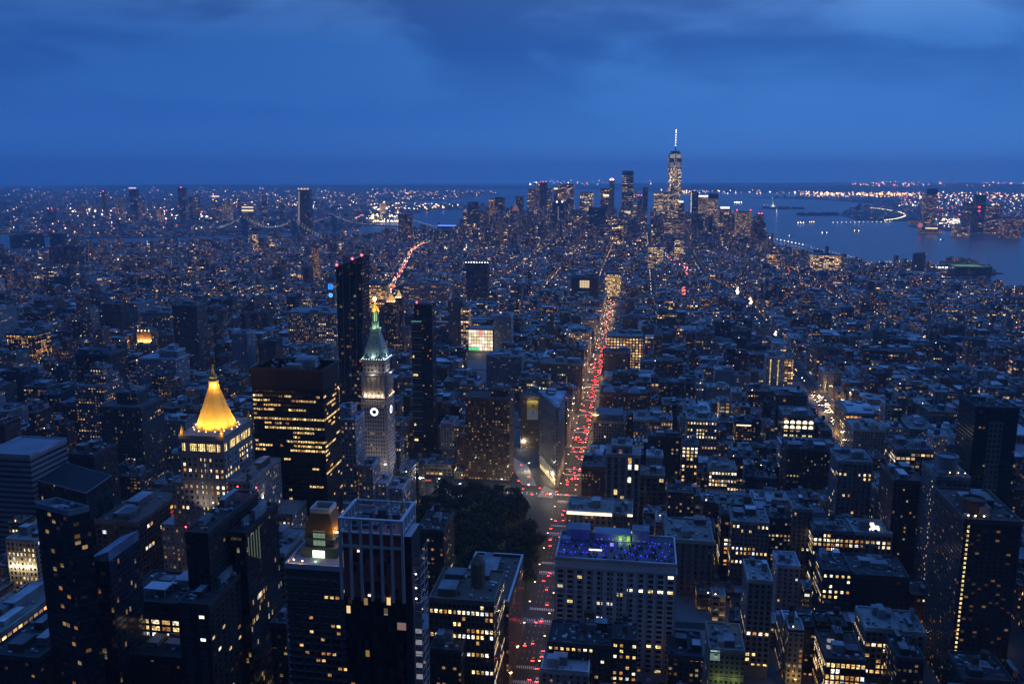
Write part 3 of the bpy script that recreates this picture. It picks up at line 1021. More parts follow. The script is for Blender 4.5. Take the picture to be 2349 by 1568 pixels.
B('loft_building', 'wide loft with two yellow-lit top storeys under a blue roof', 1512, 1592, 878, 44, 34, 'dark', .1, 0, 905, cell=(3, 4), win=(.7, .65))
B('loft_building', 'small block with stacked bright yellow windows', 1650, 1672, 920, 50, 22, 'grid', .75, .4, 950, cell=(7, 5))
B('loft_building', 'dark block with a white strip light along its top storey', 1687, 1724, 968, 48, 24, 'dark', .3, .05, 1010)
B('office_building', 'large office block glowing in all its windows west of the tail-light avenue', 1392, 1474, 770, 58, 40, 'grid', .85, .5, 818, st=1.3, cell=(5.2, 4.6), win=(.62, .6), lm='large glowing office block')
B('office_building', 'lower block with two lit window bands in front of the glowing office block', 1382, 1446, 808, 42, 30, 'grid', .06, 0, 846, cell=(4, 4))
B('white_building', 'pale cube-like block standing among low roofs west of the avenue', 1679, 1700, 898, 46, 20, 'white', .05, 0, 920)
B('white_building', 'white low block with dark windows far right of the glowing office block', 1640, 1682, 848, 44, 26, 'white', .06, 0, 876, col=(.46, .45, .45))
# east side of the avenue
B('office_building', 'dim beige office block facing the tail-light avenue with one red-lit floor', 1240, 1336, 834, 54, 40, 'lime', .08, .02, 880, col=(.24, .19, .15), lm='dim beige office block')
B('loft_building', 'block with two lit storeys of small arched windows behind the wedge-shaped building', 1190, 1258, 868, 58, 30, 'grid', .15, .2, 900, cell=(2.6, 4))
B('office_building', 'white-trimmed block with a lit bottom storey near the head of the avenue', 1304, 1354, 762, 46, 30, 'lime', .3, .4, 782)
B('billboard_building', 'brick block carrying a yellow painted billboard beside the wedge-shaped building', 1193, 1238, 908, 64, 30, 'brick', .06, .02, 1040, col=(.14, .10, .08), lm='billboard block')
B('apartment_tower', 'large brown apartment tower with gridded balconies behind the dark park', 1066, 1168, 912, 90, 34, 'brick', .17, 0, 1105, col=(.10, .062, .048), cell=(3.2, 2.9), steps=[(.55, .95, .3, .9, 8)], lm='brown gridded apartment tower')
B('office_building', 'dim brick building along the avenue with a large white-rimmed flat roof', 1046, 1166, 1376, 62, 68, 'brick', .05, .02, 1568, col=(.15, .10, .08), roofc=(.13, .13, .14), parapet=1.8, lm='white-rimmed flat roof')
B('office_building', 'brown brick office building with long bands of lit windows and a stair turret', 984, 1132, 1372, 84, 40, 'brick', .06, 0, 1568, 100, rows={1: .9, 2: .1, 3: .05, 4: .5, 5: .8, 7: .3, 8: .5, 9: .1, 11: .6, 13: .5}, cell=(2.6, 3.7), win=(.6, .6), col=(.17, .125, .09), lm='band-lit brown office building')
B('office_building', 'tall narrow dark building with blue-lit roof behind the construction tower', 955, 1016, 1215, 80, 36, 'dark', .08, .02, 1300, roofc=(.4, .4, .43), tank=1, lm='narrow blue-roofed building')
B('dark_building', 'low roof with pale deck at the foot of the band-lit brown office building', 985, 1056, 1488, 60, 26, 'dark', .03, .01, 1568, roofc=(.3, .3, .33))
# left foreground
B('dark_tower', 'slim brown slab tower with three red beacons on its roof', 424, 476, 1222, 138, 62, 'dark', .015, 0, 1400, col=(.05, .03, .026), beacon=3, lm='red-beacon slab')
B('dark_tower', 'black slab tower with bright vertical streaks near its top corner', 528, 562, 1222, 130, 44, 'glass', .03, .02, 1568, col=(.012, .012, .014), lm='black streaked slab')
B('apartment_tower', 'dark apartment tower with banded balconies and a few orange windows', 408, 478, 1384, 106, 52, 'brick', .05, 0, 1568, 40, col=(.06, .04, .034), cell=(5.5, 3.2), win=(.5, .5), lm='balcony apartment tower')
B('office_building', 'black-framed office block with three rows of wide yellow windows', 268, 414, 1376, 70, 40, 'dark', .02, 0, 1490, 60, rows={2: .8, 3: .85, 4: .8, 7: .6}, cell=(5.8, 4.2), win=(.86, .62), col=(.035, .032, .032), lm='black-framed yellow-windowed office block')
B('dark_building', 'low dark block with pale square roof huts below the black-framed office block', 296, 416, 1500, 48, 36, 'dark', .01, 0, 1568, roofc=(.32, .33, .36))
B('dark_building', 'dim block with teal-lit court in the bottom left corner', -30, 90, 1500, 60, 50, 'dark', .05, .02, 1568)
B('office_building', 'pale old block washed by floodlights across its upper storeys', 14, 78, 1236, 66, 34, 'lime', .2, .1, 1320, 50, col=(.42, .38, .30), lm='floodlit pale block')
B('office_building', 'low block with rows of yellow windows along its long western side', -80, 2, 1446, 62, 84, 'grid', .4, .5, 1568, roofc=(.3, .31, .34), lm='long yellow-sided block')
B('loft_building', 'brick loft with a castellated parapet and red-lit corner windows', 218, 312, 1196, 58, 70, 'brick', .03, .0, 1300, 90, col=(.19, .12, .09), cell=(4.6, 4.2), win=(.7, .64), cornice=.5, lm='castellated loft')
B('office_building', 'plain pale office building with sparse lit windows at the foot of the black tower', 590, 652, 1266, 88, 40, 'lime', .07, .02, 1420, 60, col=(.24, .22, .2), lm='plain pale office building')
B('dark_building', 'narrow dark block with white roof rim left of the gold-mansard tower', 620, 656, 1430, 80, 26, 'dark', .08, .03, 1568)
# left middle ground
B('office_building', 'broad blue-grey terraced slab with horizontal bands on the left edge', -40, 68, 1040, 112, 44, 'glass', .015, 0, 1150, col=(.30, .32, .36), cell=(30, 4.2), win=(1.0, .42), roofc=(.4, .4, .42), rich=False, lm='banded blue-grey slab')
B('apartment_tower', 'dark brick tower with open blue roof frame and banded balconies', 152, 214, 1042, 88, 34, 'brick', .03, 0, 1130, col=(.08, .055, .045), roofc=(.36, .36, .4), lm='open-roofed brick tower')
B('office_building', 'bulky stone office block with cold white windows and a penthouse', 228, 322, 932, 84, 44, 'lime', .05, .03, 1030, col=(.13, .11, .10), steps=[(.25, .75, .3, .8, 12)], lm='bulky cold-lit office block')
B('apartment_tower', 'stepped terraced tower with lit roof terraces', 170, 236, 885, 82, 40, 'white', .12, .1, 960, col=(.22, .22, .23), steps=[(.15, .9, .3, .95, 10), (.3, .75, .4, .9, 18)], lm='stepped terraced tower')
B('apartment_tower', 'tall dim tower with a curved pale rooftop screen', 172, 250, 812, 98, 40, 'brick', .06, 0, 900, col=(.10, .07, .06), lm='curve-screened tower')
B('white_building', 'white stepped apartment block with small dark windows', 317, 402, 822, 56, 40, 'white', .10, 0, 850, col=(.42, .43, .46), steps=[(.45, .95, .3, .9, 10)], lm='white stepped block')
B('apartment_tower', 'tall slender brown tower rising well above the low roofs east of the square', 394, 450, 700, 112, 34, 'apt', .06, 0, 850, col=(.17, .13, .11), lm='slender brown tower')
B('office_building', 'broad low hospital block with one row of lamps under its eaves', 320, 388, 716, 62, 46, 'lime', .06, .06, 750, col=(.26, .25, .24))
B('office_building', 'dark block with two long lit rows on the far left edge', 14, 78, 766, 66, 40, 'dark', .15, .35, 800)
B('school_building', 'ornate little block bathed in orange floodlight beside dark trees', 313, 346, 762, 36, 24, 'brick', .3, .1, 786, col=(.36, .22, .12), lm='orange floodlit block')
B('office_building', 'very large pale office block with close rows of lit windows', 658, 770, 716, 78, 60, 'lime', .28, .12, 785, col=(.36, .35, .35), cell=(3.6, 4.0), lm='very large pale office block')
B('white_building', 'pale narrow tower standing behind the open-roofed brick tower', 530, 566, 764, 74, 28, 'white', .05, 0, 830, col=(.38, .4, .44))
B('office_building', 'tall stone block with rounded white tank house left of the black tower', 556, 584, 938, 108, 30, 'lime', .12, .02, 1160, col=(.2, .18, .17), tank=1)
B('lime_tower', 'pair-windowed narrow block between the black tower and the clock tower', 735, 766, 866, 92, 30, 'lime', .22, .1, 960, col=(.22, .21, .2))
# beyond the square
B('glass_building', 'glass office box with banded lit floors by the red street', 838, 884, 652, 70, 40, 'grid', .35, .55, 685, cell=(3, 4))
B('white_building', 'wide white block with a row of lit top windows near the red street', 924, 1028, 648, 58, 40, 'white', .12, .2, 690, col=(.4, .4, .42), lm='wide white block')
B('apartment_tower', 'dark brown slab tower topped by a row of lamps', 1068, 1118, 604, 92, 30, 'brick', .10, 0, 690, col=(.08, .055, .055), lm='lamp-topped brown slab')
B('office_building', 'slim office block with lit crown windows left of the bright store', 1027, 1062, 690, 92, 24, 'lime', .08, .02, 780, col=(.24, .2, .19))
B('office_building', 'narrow stone block with stacked lit windows beside the bright store', 1056, 1075, 706, 80, 24, 'grid', .45, .1, 790)
B('white_building', 'white cube block with square dark windows above the bright store', 1133, 1172, 724, 68, 28, 'white', .1, 0, 760, col=(.48, .48, .5))
B('white_building', 'long pale gridded block beside the dark round park', 1115, 1196, 816, 52, 30, 'white', .05, 0, 850, col=(.34, .34, .36))
B('library_building', 'massive dark red block with a tall central lit window', 1310, 1372, 636, 58, 60, 'brick', .0, 0, 662, col=(.10, .045, .04), lm='massive dark red block')
B('glass_building', 'curved glass block with many white-lit floors at the head of the avenue', 1388, 1424, 628, 60, 30, 'glass', .5, .4, 660, st=1.4)
B('office_building', 'office block with lit green-white floors in the low western district', 1486, 1522, 565, 74, 50, 'grid', .4, .6, 590, cell=(4, 4.2))
B('office_building', 'shore office block with stepped lit floors near the river bend', 1866, 1930, 585, 60, 60, 'grid', .2, .55, 620, cell=(4, 4.2), lm='stepped shore office block')
B('office_building', 'smaller lit shore block left of the stepped shore office block', 1764, 1790, 582, 50, 40, 'grid', .3, .5, 600)
B('apartment_tower', 'lone square tower standing on the river pier', 2099, 2122, 583, 62, 26, 'dark', .01, 0, 622, col=(.14, .13, .12), lm='lone square river tower')
# ------------------------------------------------------------------ landmark buildings
rl = random.Random(11)


def boxes_wall(root, parts, attr_, name='wall'):
    mb = MB()
    for x0, x1, y0, y1, z0, z1 in parts:
        mb.box(x0, x1, y0, y1, z0, z1, 0, attr_, 0, plainattr(attr_[0]))
    return mb.build(name, FACADE, root)


# --- tower with the gilded pyramid
def gilded_tower():
    H = 136.0
    x0, x1, y0 = plant_box(413, 511, 1004, H)
    y1 = at(554, 966, H)[1]
    cx, cy_ = (x0 + x1) / 2, (y0 + y1) / 2
    root = empty('pyramid_tower', (cx, cy_, 0), 'pale stone office tower with a floodlit gold pyramid roof and lantern', 'skyscraper')
    LANDMARKS.append(('gilded pyramid tower', 470, 1000))
    r = random.Random(5)
    a = face_attr('lime', r, col=(.42, .40, .38), blank=True)
    xl2, yl2 = at(372, 1092, 104)
    xr2, yr2 = at(621, 1092, 104)
    W = x1 - x0
    mb = MB()
    mb.box(x0, x1, y0, y1, 0, H, 0, a, 0, plainattr(a[0]))
    ca = plainattr((.34, .32, .30))
    for z0, z1, o in ((H - .2, H + 2.6, .9), (H - 11.5, H - 10.6, .5), (H - 33, H - 32, .4), (104, 105, .4)):
        mb.box(x0 - o, x1 + o, y0 - o, y1 + o, z0, z1, 0, ca, 0, ca, True)
    for k in range(8):
        xx = x0 + W * k / 7
        mb.box(xx - .5, xx + .5, y0 - .35, y0 + .2, 62, H - 12, 0, ca, 0, ca)
        yy = y0 + (y1 - y0) * k / 7
        mb.box(x1 - .2, x1 + .35, yy - .5, yy + .5, 62, H - 12, 0, ca, 0, ca)
    mb.build('wall', FACADE, root)
    b2 = face_attr('lime', r, .12, .05, col=(.40, .38, .36))
    boxes_wall(root, [(x0 - 12, x0 - .3, y0 + 4, y1 - 2, 0, 100), (x1 + .3, x1 + 17, y0 + 4, y1 + 12, 0, 103), (x0 - 24, x0 - 12.3, y0 + 6, y1 + 6, 0, 66), (x0 - 30, x1 + 30, y1 - 1, y1 + 40, 0, 62)], b2, 'wing')
    rb = MB()
    for bx in ((x0 - 12, x0 - .3, y0 + 4, y1 - 2, 100), (x1 + .3, x1 + 17, y0 + 4, y1 + 12, 103), (x0 - 30, x1 + 30, y1 - 1, y1 + 40, 62)):
        roof_kit(rb, *bx[:4], bx[4], (.28, .26, .24), r, bx[4] > 90, .9)
    rb.build('roof', ROOFING, root)
    # bright arcade under the terrace: three groups of tall panes and end pairs
    for nm, fix, s0, s1 in (('n', y0, x0, x1), ('w', x1, y0, y1)):
        L = s1 - s0
        for g, n in ((.05, 2), (.235, 4), (.43, 4), (.63, 5), (.87, 2)):
            for k in range(n):
                u = s0 + L * (g + .042 * k)
                o = bpy.data.objects.new('window', win_mesh(L * .03, 5.6, 0))
                scene.collection.objects.link(o)
                o.parent = root
                x, y = (u, fix - .02) if nm == 'n' else (fix + .02, u)
                o.location = (x - cx, y - cy_, H - 6.5)
                o.rotation_euler = (0, 0, 0 if nm == 'n' else math.pi / 2)
    windows(root, [('n', y0, x0, x1), ('w', x1, y0, y1)], (3.6, 4.15), (.5, .52), H - 12, r, .34, .12, 66, 66)
    # pyramid: eight sides
    R = W * .46
    pb = MB()
    ring = lambda rad, z, n=8: [(cx + rad * math.cos(math.pi / 8 + k * 2 * math.pi / n), cy_ + rad * math.sin(math.pi / 8 + k * 2 * math.pi / n), z) for k in range(n)]
    Hp = 29.0
    prof = [(1.0, 0), (.82, .235), (.64, .48), (.46, .74), (.28, 1.0)]
    pb.loft([ring(R * a_, H + 2.0 + Hp * t) for a_, t in prof], 0)
    for k in range(8):            # raised hips
        an = math.pi / 8 + k * math.pi / 4
        for (a0, t0), (a1, t1) in zip(prof, prof[1:]):
            pb.bar((cx + R * a0 * math.cos(an), cy_ + R * a0 * math.sin(an), H + 2 + Hp * t0), (cx + R * a1 * math.cos(an), cy_ + R * a1 * math.sin(an), H + 2 + Hp * t1), .28)
    pyr = pb.build('pyramid_roof', GILT, root)
    zt = H + 2 + Hp
    lb_ = MB()
    lb_.lathe(cx, cy_, [(3.9, zt - .2), (4.3, zt + .5), (4.3, zt + 1.2), (3.2, zt + 1.3)], 8, 0, .39)
    for k in range(8):
        an = k * math.pi / 4 + .39
        lb_.bar((cx + 3.2 * math.cos(an), cy_ + 3.2 * math.sin(an), zt + 1), (cx + 3.0 * math.cos(an), cy_ + 3.0 * math.sin(an), zt + 6), .35)
        lb_.bar((cx + 3.9 * math.cos(an), cy_ + 3.9 * math.sin(an), zt + 1), (cx + 3.9 * math.cos(an), cy_ + 3.9 * math.sin(an), zt + 3.2), .22)
    lb_.lathe(cx, cy_, [(1.9, zt + 1), (1.9, zt + 6)], 8, 1)
    lb_.lathe(cx, cy_, [(3.6, zt + 6), (3.7, zt + 6.8), (2.6, zt + 7.2), (2.5, zt + 9.2), (2.8, zt + 9.6), (1.9, zt + 10), (1.4, zt + 12)], 8, 0, .39)
    lb_.lathe(cx, cy_, [(1.5, zt + 12), (1.1, zt + 13.2), (1.25, zt + 13.4), (.8, zt + 14.8), (.95, zt + 15), (.5, zt + 16.6), (.6, zt + 16.8), (.12, zt + 19.5)], 8, 0, .39)
    lb_.build('lantern', [GILT, glow('lantern_core', (1.0, .62, .14), 3.0)], root)
    for sx, sy in ((-1, -1), (1, -1), (1, 1), (-1, 1)):
        pm = MB()
        px_, py_ = cx + sx * (W / 2 - 1.2), cy_ + sy * ((y1 - y0) / 2 - 1.2)
        pm.lathe(px_, py_, [(1.5, H + 2.6), (1.5, H + 4.4), (1.7, H + 4.6), (.9, H + 6), (.7, H + 7.6), (.1, H + 9.6)], 8)
        p_ = pm.build('pinnacle', GILT, root)
        lamp_light(root, (px_ + sx * 1.0, py_ + sy * 3.2, H + 5.0), 900, (1, .55, .14), .4, 'floodlight')
    fl = MB()
    for k in range(16):
        an = k * math.pi / 8
        q = R * 1.08
        fl.octa(cx + q * math.cos(an), cy_ + q * math.sin(an), H + 3.2, .38)
    fl.build('floodlight', WARM_LAMP, root)
    for sx, sy in ((0, -1), (.72, -.72), (1, 0), (-.72, -.72), (-1, 0), (0, 1)):
        q = R + 8
        lamp_light(root, (cx + sx * q, cy_ + sy * q, H + 4), 26000 if sy < 0 or sx > 0 else 9000, (1, .68, .20), .8, 'floodlight', 110, (cx + sx * 3, cy_ + sy * 3, H + 25))
    for sx, sy in ((1, -.3), (-.5, -.9), (.5, -.9)):
        lamp_light(root, (cx + sx * 5.5, cy_ + sy * 5.5, zt + 3.0), 1500, (1, .58, .12), .3, 'floodlight')
    for sx, sy in ((0, -1), (1, 0)):
        lamp_light(root, (cx + sx * 34, cy_ + sy * 34, 84), 4500, (1, .82, .66), 1, 'floodlight', 120, (cx, cy_, 128))
    register(x0 - 12, x1 + 17, y0, y1 + 12, H, 1250)
    BVH_BOXES[-1] = (x0, x1, y0, y1, H, -1)
    FOOT.append((x0 - 30, x1 + 30, y1 - 1, y1 + 40))


gilded_tower()


# --- clock tower
def clock_tower():
    D = 790.0
    x0, _ = atY(829, 946, D - 12)
    x1, _ = atY(888, 946, D - 12)
    y0 = D - 12
    W = x1 - x0
    y1 = y0 + W * .92
    cx, cy_ = (x0 + x1) / 2, (y0 + y1) / 2
    Z = lambda py: atY(858, py, y0)[1]
    root = empty('clock_tower', (cx, cy_, 0), 'tall pale clock tower with a green-lit pyramid roof and glowing gold lantern', 'clock tower')
    LANDMARKS.append(('clock tower', 860, 900))
    r = random.Random(9)
    a = face_attr('lime', r, .05, .01, col=(.46, .43, .42))
    a = (a[0], (2.55, 3.9, 77.0), (.52, .52, .05), (0.01, .4, 1.5))
    zc, zl0, zl1, zb, zp, ztop, zlant, zcup, zapx = Z(944), Z(906), Z(868), Z(858), Z(827), Z(758), Z(741), Z(719), Z(684)
    blank = plainattr(a[0])
    mb = MB()
    mb.box(x0, x1, y0, y1, 0, zl0 - 2, 0, a, 0, blank)
    mb.box(x0 + .3, x1 - .3, y0 + .3, y1 - .3, zl0 - 2, zb, 0, blank, 0, blank)
    i = W * .09
    mb.box(x0 + i, x1 - i, y0 + i, y1 - i, zb - .1, zp, 0, (a[0], (3.6, 4.4, 3), (.5, .45, .04), (0, .5, 1.2)), 0, blank)
    for z0, z1, o in ((zl0 - 3, zl0 - 1.8, .7), (zl1 + 2.6, zl1 + 3.8, 1.0), (zb - 1.2, zb, 1.5), (zl0 - 12, zl0 - 11.3, .4), (30, 31, .6)):
        mb.box(x0 - o, x1 + o, y0 - o, y1 + o, z0, z1, 0, blank, 0, blank, True)
    for z0, z1, o in ((zp - 2.2, zp - .4, .9), (zp - .4, zp + .8, 1.5)):
        mb.box(x0 + i - o, x1 - i + o, y0 + i - o, y1 - i + o, z0, z1, 0, blank, 0, blank, True)
    # corner piers and loggia columns stand proud
    for nm, fix, s0, s1 in (('n', y0, x0, x1), ('w', x1, y0, y1)):
        for k in range(6):
            t = s0 + (s1 - s0) * (.10 + .80 * k / 5)
            if nm == 'n':
                mb.box(t - .75, t + .75, y0 - .55, y0 + .4, zl0 - 1.8, zl1 + 2.6, 0, blank, 0, blank)
            else:
                mb.box(x1 - .4, x1 + .55, t - .75, t + .75, zl0 - 1.8, zl1 + 2.6, 0, blank, 0, blank)
        for t in (s0 + .9, s1 - .9):
            if nm == 'n':
                mb.box(t - .9, t + .9, y0 - .3, y0 + .3, 31, zl0 - 12, 0, blank, 0, blank)
            else:
                mb.box(x1 - .3, x1 + .3, t - .9, t + .9, 31, zl0 - 12, 0, blank, 0, blank)
    mb.build('wall', FACADE, root)
    NICHE = plain('niche_stone', (.5, .42, .33), .8)
    for nm, fix, s0, s1 in (('n', y0, x0, x1), ('w', x1, y0, y1)):
        for k in range(5):
            t = s0 + (s1 - s0) * (.18 + .16 * k)
            hw = (s1 - s0) * .055
            nb = MB()
            pts = [(-hw, zl0 - 1.2), (hw, zl0 - 1.2)] + [(hw * math.cos(q), zl1 - hw + hw * math.sin(q) + 1.4) for q in [j * math.pi / 6 for j in range(7)]]
            if nm == 'n':
                nb.face([(t + u, y0 + .22, z) for u, z in pts])
            else:
                nb.face([(x1 - .22, t + u, z) for u, z in pts])
            nb.build('loggia_arch', NICHE, root)
            p = (t, y0 - 1.6, zl0 - .6) if nm == 'n' else (x1 + 1.6, t, zl0 - .6)
            lamp_light(root, p, 900, (1, .74, .48), .25, 'uplight')
            ub = MB()
            ub.octa(p[0], p[1] + (.9 if nm == 'n' else 0), p[2], .32)
            ub.build('uplight', WARM_LAMP, root)
    # clock faces: glowing ring and numerals' ring, dark centre, hands
    R = 4.15
    CLK = glow('clock_ring', (.93, .96, 1.0), 2.6)
    CDK = plain('clock_dial', (.03, .035, .045), .5)
    for nm in ('n', 'w'):
        cb, db, hb = MB(), MB(), MB()
        c0 = cx if nm == 'n' else cy_

        def P(u, v, o):
            return (c0 + u, y0 - o, zc + v) if nm == 'n' else (x1 + o, c0 + u, zc + v)

        def disc(b_, r0, r1, o, n=40, mi=0):
            for k in range(n):
                t0, t1 = 2 * math.pi * k / n, 2 * math.pi * (k + 1) / n
                b_.face([P(r0 * math.cos(t0), r0 * math.sin(t0), o), P(r1 * math.cos(t0), r1 * math.sin(t0), o), P(r1 * math.cos(t1), r1 * math.sin(t1), o), P(r0 * math.cos(t1), r0 * math.sin(t1), o)], mi)
        disc(db, 0.01, R * 1.12, .35)
        disc(cb, R * .52, R * .95, .42)
        for k in range(12):                      # numeral marks
            t = k * math.pi / 6
            c_, s_ = math.cos(t), math.sin(t)
            hb.face([P(R * .68 * c_ - .16 * s_, R * .68 * s_ + .16 * c_, .5), P(R * .68 * c_ + .16 * s_, R * .68 * s_ - .16 * c_, .5), P(R * .90 * c_ + .2 * s_, R * .90 * s_ - .2 * c_, .5), P(R * .90 * c_ - .2 * s_, R * .90 * s_ + .2 * c_, .5)])
        for t, L_ in ((-.55, R * .6), (2.35, R * .82)):
            c_, s_ = math.cos(t), math.sin(t)
            hb.face([P(-.2 * s_, .2 * c_, .55), P(.2 * s_, -.2 * c_, .55), P(L_ * c_ + .12 * s_, L_ * s_ - .12 * c_, .55), P(L_ * c_ - .12 * s_, L_ * s_ + .12 * c_, .55)])
        dial = db.build('clock_face', CDK, root)
        cb.build('glowing_ring', CLK, dial)
        hb.build('clock_hands', CDK, dial)
    # pyramid roof
    wp = W / 2 - i + .6
    wt = W * .135
    pb = MB()
    sq = lambda h_, z: [(cx - h_, cy_ - h_, z), (cx + h_, cy_ - h_, z), (cx + h_, cy_ + h_, z), (cx - h_, cy_ + h_, z)]
    pb.loft([sq(wp, zp + .8), sq(wp * .93, zp + 3), sq(wt + .4, ztop - 3), sq(wt + .9, ztop - 2.5), sq(wt + .9, ztop)], 0)
    for row, n in ((.10, 4), (.34, 3), (.58, 2), (.78, 1)):
        for k in range(n):
            hz = zp + .8 + (ztop - zp - 4) * row
            hw = wp + (wt - wp) * row
            u = (k - (n - 1) / 2) * (hw * 2 / (n + .6))
            for nm in ('n', 'w'):
                if nm == 'n':
                    pb.box(cx + u - .55, cx + u + .55, cy_ - hw - .15, cy_ - hw + 1.6, hz, hz + 1.9, 0, ZERO, 0)
                    pb.box(cx + u - .3, cx + u + .3, cy_ - hw - .25, cy_ - hw - .16, hz + .4, hz + 1.5, 1, ZERO, 1)
                else:
                    pb.box(cx + hw - 1.6, cx + hw + .15, cy_ + u - .55, cy_ + u + .55, hz, hz + 1.9, 0, ZERO, 0)
                    pb.box(cx + hw + .16, cx + hw + .25, cy_ + u - .3, cy_ + u + .3, hz + .4, hz + 1.5, 1, ZERO, 1)
    pb.build('pyramid_roof', [COPPER, DARKGLASS], root)
    lb_ = MB()
    lb_.box(cx - wt - 1.2, cx + wt + 1.2, cy_ - wt - 1.2, cy_ + wt + 1.2, ztop - .1, ztop + .9, 0)
    lb_.box(cx - wt * .8, cx + wt * .8, cy_ - wt * .8, cy_ + wt * .8, ztop + .9, zlant, 0)
    for k in range(8):
        an = k * math.pi / 4 + .39
        lb_.bar((cx + 2.5 * math.cos(an), cy_ + 2.5 * math.sin(an), zlant), (cx + 2.5 * math.cos(an), cy_ + 2.5 * math.sin(an), zcup), .42)
    lb_.lathe(cx, cy_, [(1.3, zlant), (1.3, zcup)], 8, 1)
    lb_.build('lantern', [COPPER, glow('lantern_green', (.55, 1.0, .42), .9)], root)
    gb = MB()
    gb.lathe(cx, cy_, [(3.0, zcup - .3), (4.2, zcup + .2), (4.2, zcup + .9), (3.6, zcup + 1.2), (3.0, zcup + 3.4), (2.0, zcup + 5.2), (1.2, zcup + 6.4), (1.7, zcup + 6.8), (1.2, zcup + 7.3), (1.1, zcup + 10)], 12)
    gb.build('cupola', GILT, root)
    ob = MB()
    zo = zapx - 2.4
    ob.lathe(cx, cy_, [(.3, zcup + 9.9), (1.3, zo - 1.1), (1.75, zo), (1.5, zo + 1.0), (.4, zo + 2.1)], 10)
    ob.build('beacon_globe', glow('beacon_globe', (1.0, .86, .42), 6), root)
    for sx, sy in ((0, -1), (1, 0), (.8, -.8), (-.8, -.8)):
        lamp_light(root, (cx + sx * (wp + 2.2), cy_ + sy * (wp + 2.2), zp + 1.8), 2600, (.84, 1.0, .92), .5, 'floodlight', 120, (cx + sx * 3, cy_ + sy * 3, zp + 18))
    for k in range(10):
        t = -wp + 2 * wp * k / 9
        for q in ((cx + t, cy_ - wp - .9), (cx + wp + .9, cy_ + t)):
            f_ = MB()
            f_.octa(q[0], q[1], zp + 1.3, .26)
            f_.build('floodlight', glow('floodlamp_white', (.8, 1, .9), 9), root)
    for sx, sy in ((0, -1), (1, 0)):
        lamp_light(root, (cx + sx * (wt + 1.7), cy_ + sy * (wt + 1.7), ztop + 1.6), 500, (.7, 1, .6), .3, 'floodlight')
        lamp_light(root, (cx + sx * 6.0, cy_ + sy * 6.0, zcup + 3), 1500, (1, .62, .16), .3, 'floodlight')
        lamp_light(root, (cx + sx * 4.4, cy_ + sy * 4.4, zcup + 8.5), 700, (1, .62, .16), .3, 'floodlight')
        lamp_light(root, (cx + sx * (W * .5 + 2.2), cy_ + sy * (W * .5 + 2.2), zb + 1.2), 1500, (1, .88, .72), .5, 'floodlight')
        lamp_light(root, (cx + sx * 45, cy_ + sy * 45, 34), 24000, (1, .88, .86), 1.5, 'floodlight', 130, (cx, cy_, 92))
    register(x0, x1, y0, y1, zl0, 1170)
    BVH_BOXES[-1] = (x0, x1, y0, y1, zp, -1)
    PROTECT[-1] = (826, 906, 690, 1165, y0)
    return x0, x1, y0, y1


clock_tower()


# --- black office tower with rows of yellow windows
def black_tower():
    H = 170
    x0, x1, y0 = plant_box(576, 739, 848, H)
    y1 = y0 + 36
    root = empty('office_tower', ((x0 + x1) / 2, (y0 + y1) / 2, 0), 'big black office tower with uneven rows of yellow windows', 'skyscraper')
    LANDMARKS.append(('black office tower', 660, 1000))
    r = random.Random(21)
    a = face_attr('dark', r, col=(.016, .012, .010), blank=True)
    mb = MB()
    mb.box(x0, x1, y0, y1, 0, H, 0, a, 0, plainattr((.03, .025, .022)))
    n = 28
    for k in range(n + 1):
        u = x0 + (x1 - x0) * k / n
        mb.box(u - .16, u + .16, y0 - .3, y0 + .1, 6, H - 14, 0, plainattr((.025, .02, .017)), 0)
    mb.box(x0 - .35, x1 + .35, y0 - .35, y1 + .35, H - 14, H + .3, 0, plainattr((.045, .028, .018)), 0, plainattr((.03, .025, .02)), True)
    mb.build('wall', FACADE, root)
    rb = MB()
    roof_kit(rb, x0, x1, y0, y1, H + .6, (.03, .025, .02), r, True, 1.6, (.05, .045, .04))
    rb.build('roof', ROOFING, root)
    rows = {0: .02, 1: .32, 2: .55, 3: .18, 4: .35, 5: .10, 6: .92, 7: .12, 8: .5, 9: .38, 10: .22, 11: .55, 12: .45, 13: .5, 14: .2, 15: .12, 16: .25, 17: .3, 18: .25, 19: .08, 20: .12, 21: .06, 22: .1, 23: .02}
    for k in range(24, 46):
        rows[k] = .05
    windows(root, [('n', y0, x0, x1), ('w', x1, y0, y1)], (2.9, 3.75), (.9, .44), H - 14, r, .03, 0, 30, 100, hue=(0, 0, 1, 1, 1, 3), rows=rows, top=1)
    register(x0, x1, y0, y1, H, 1225)


black_tower()


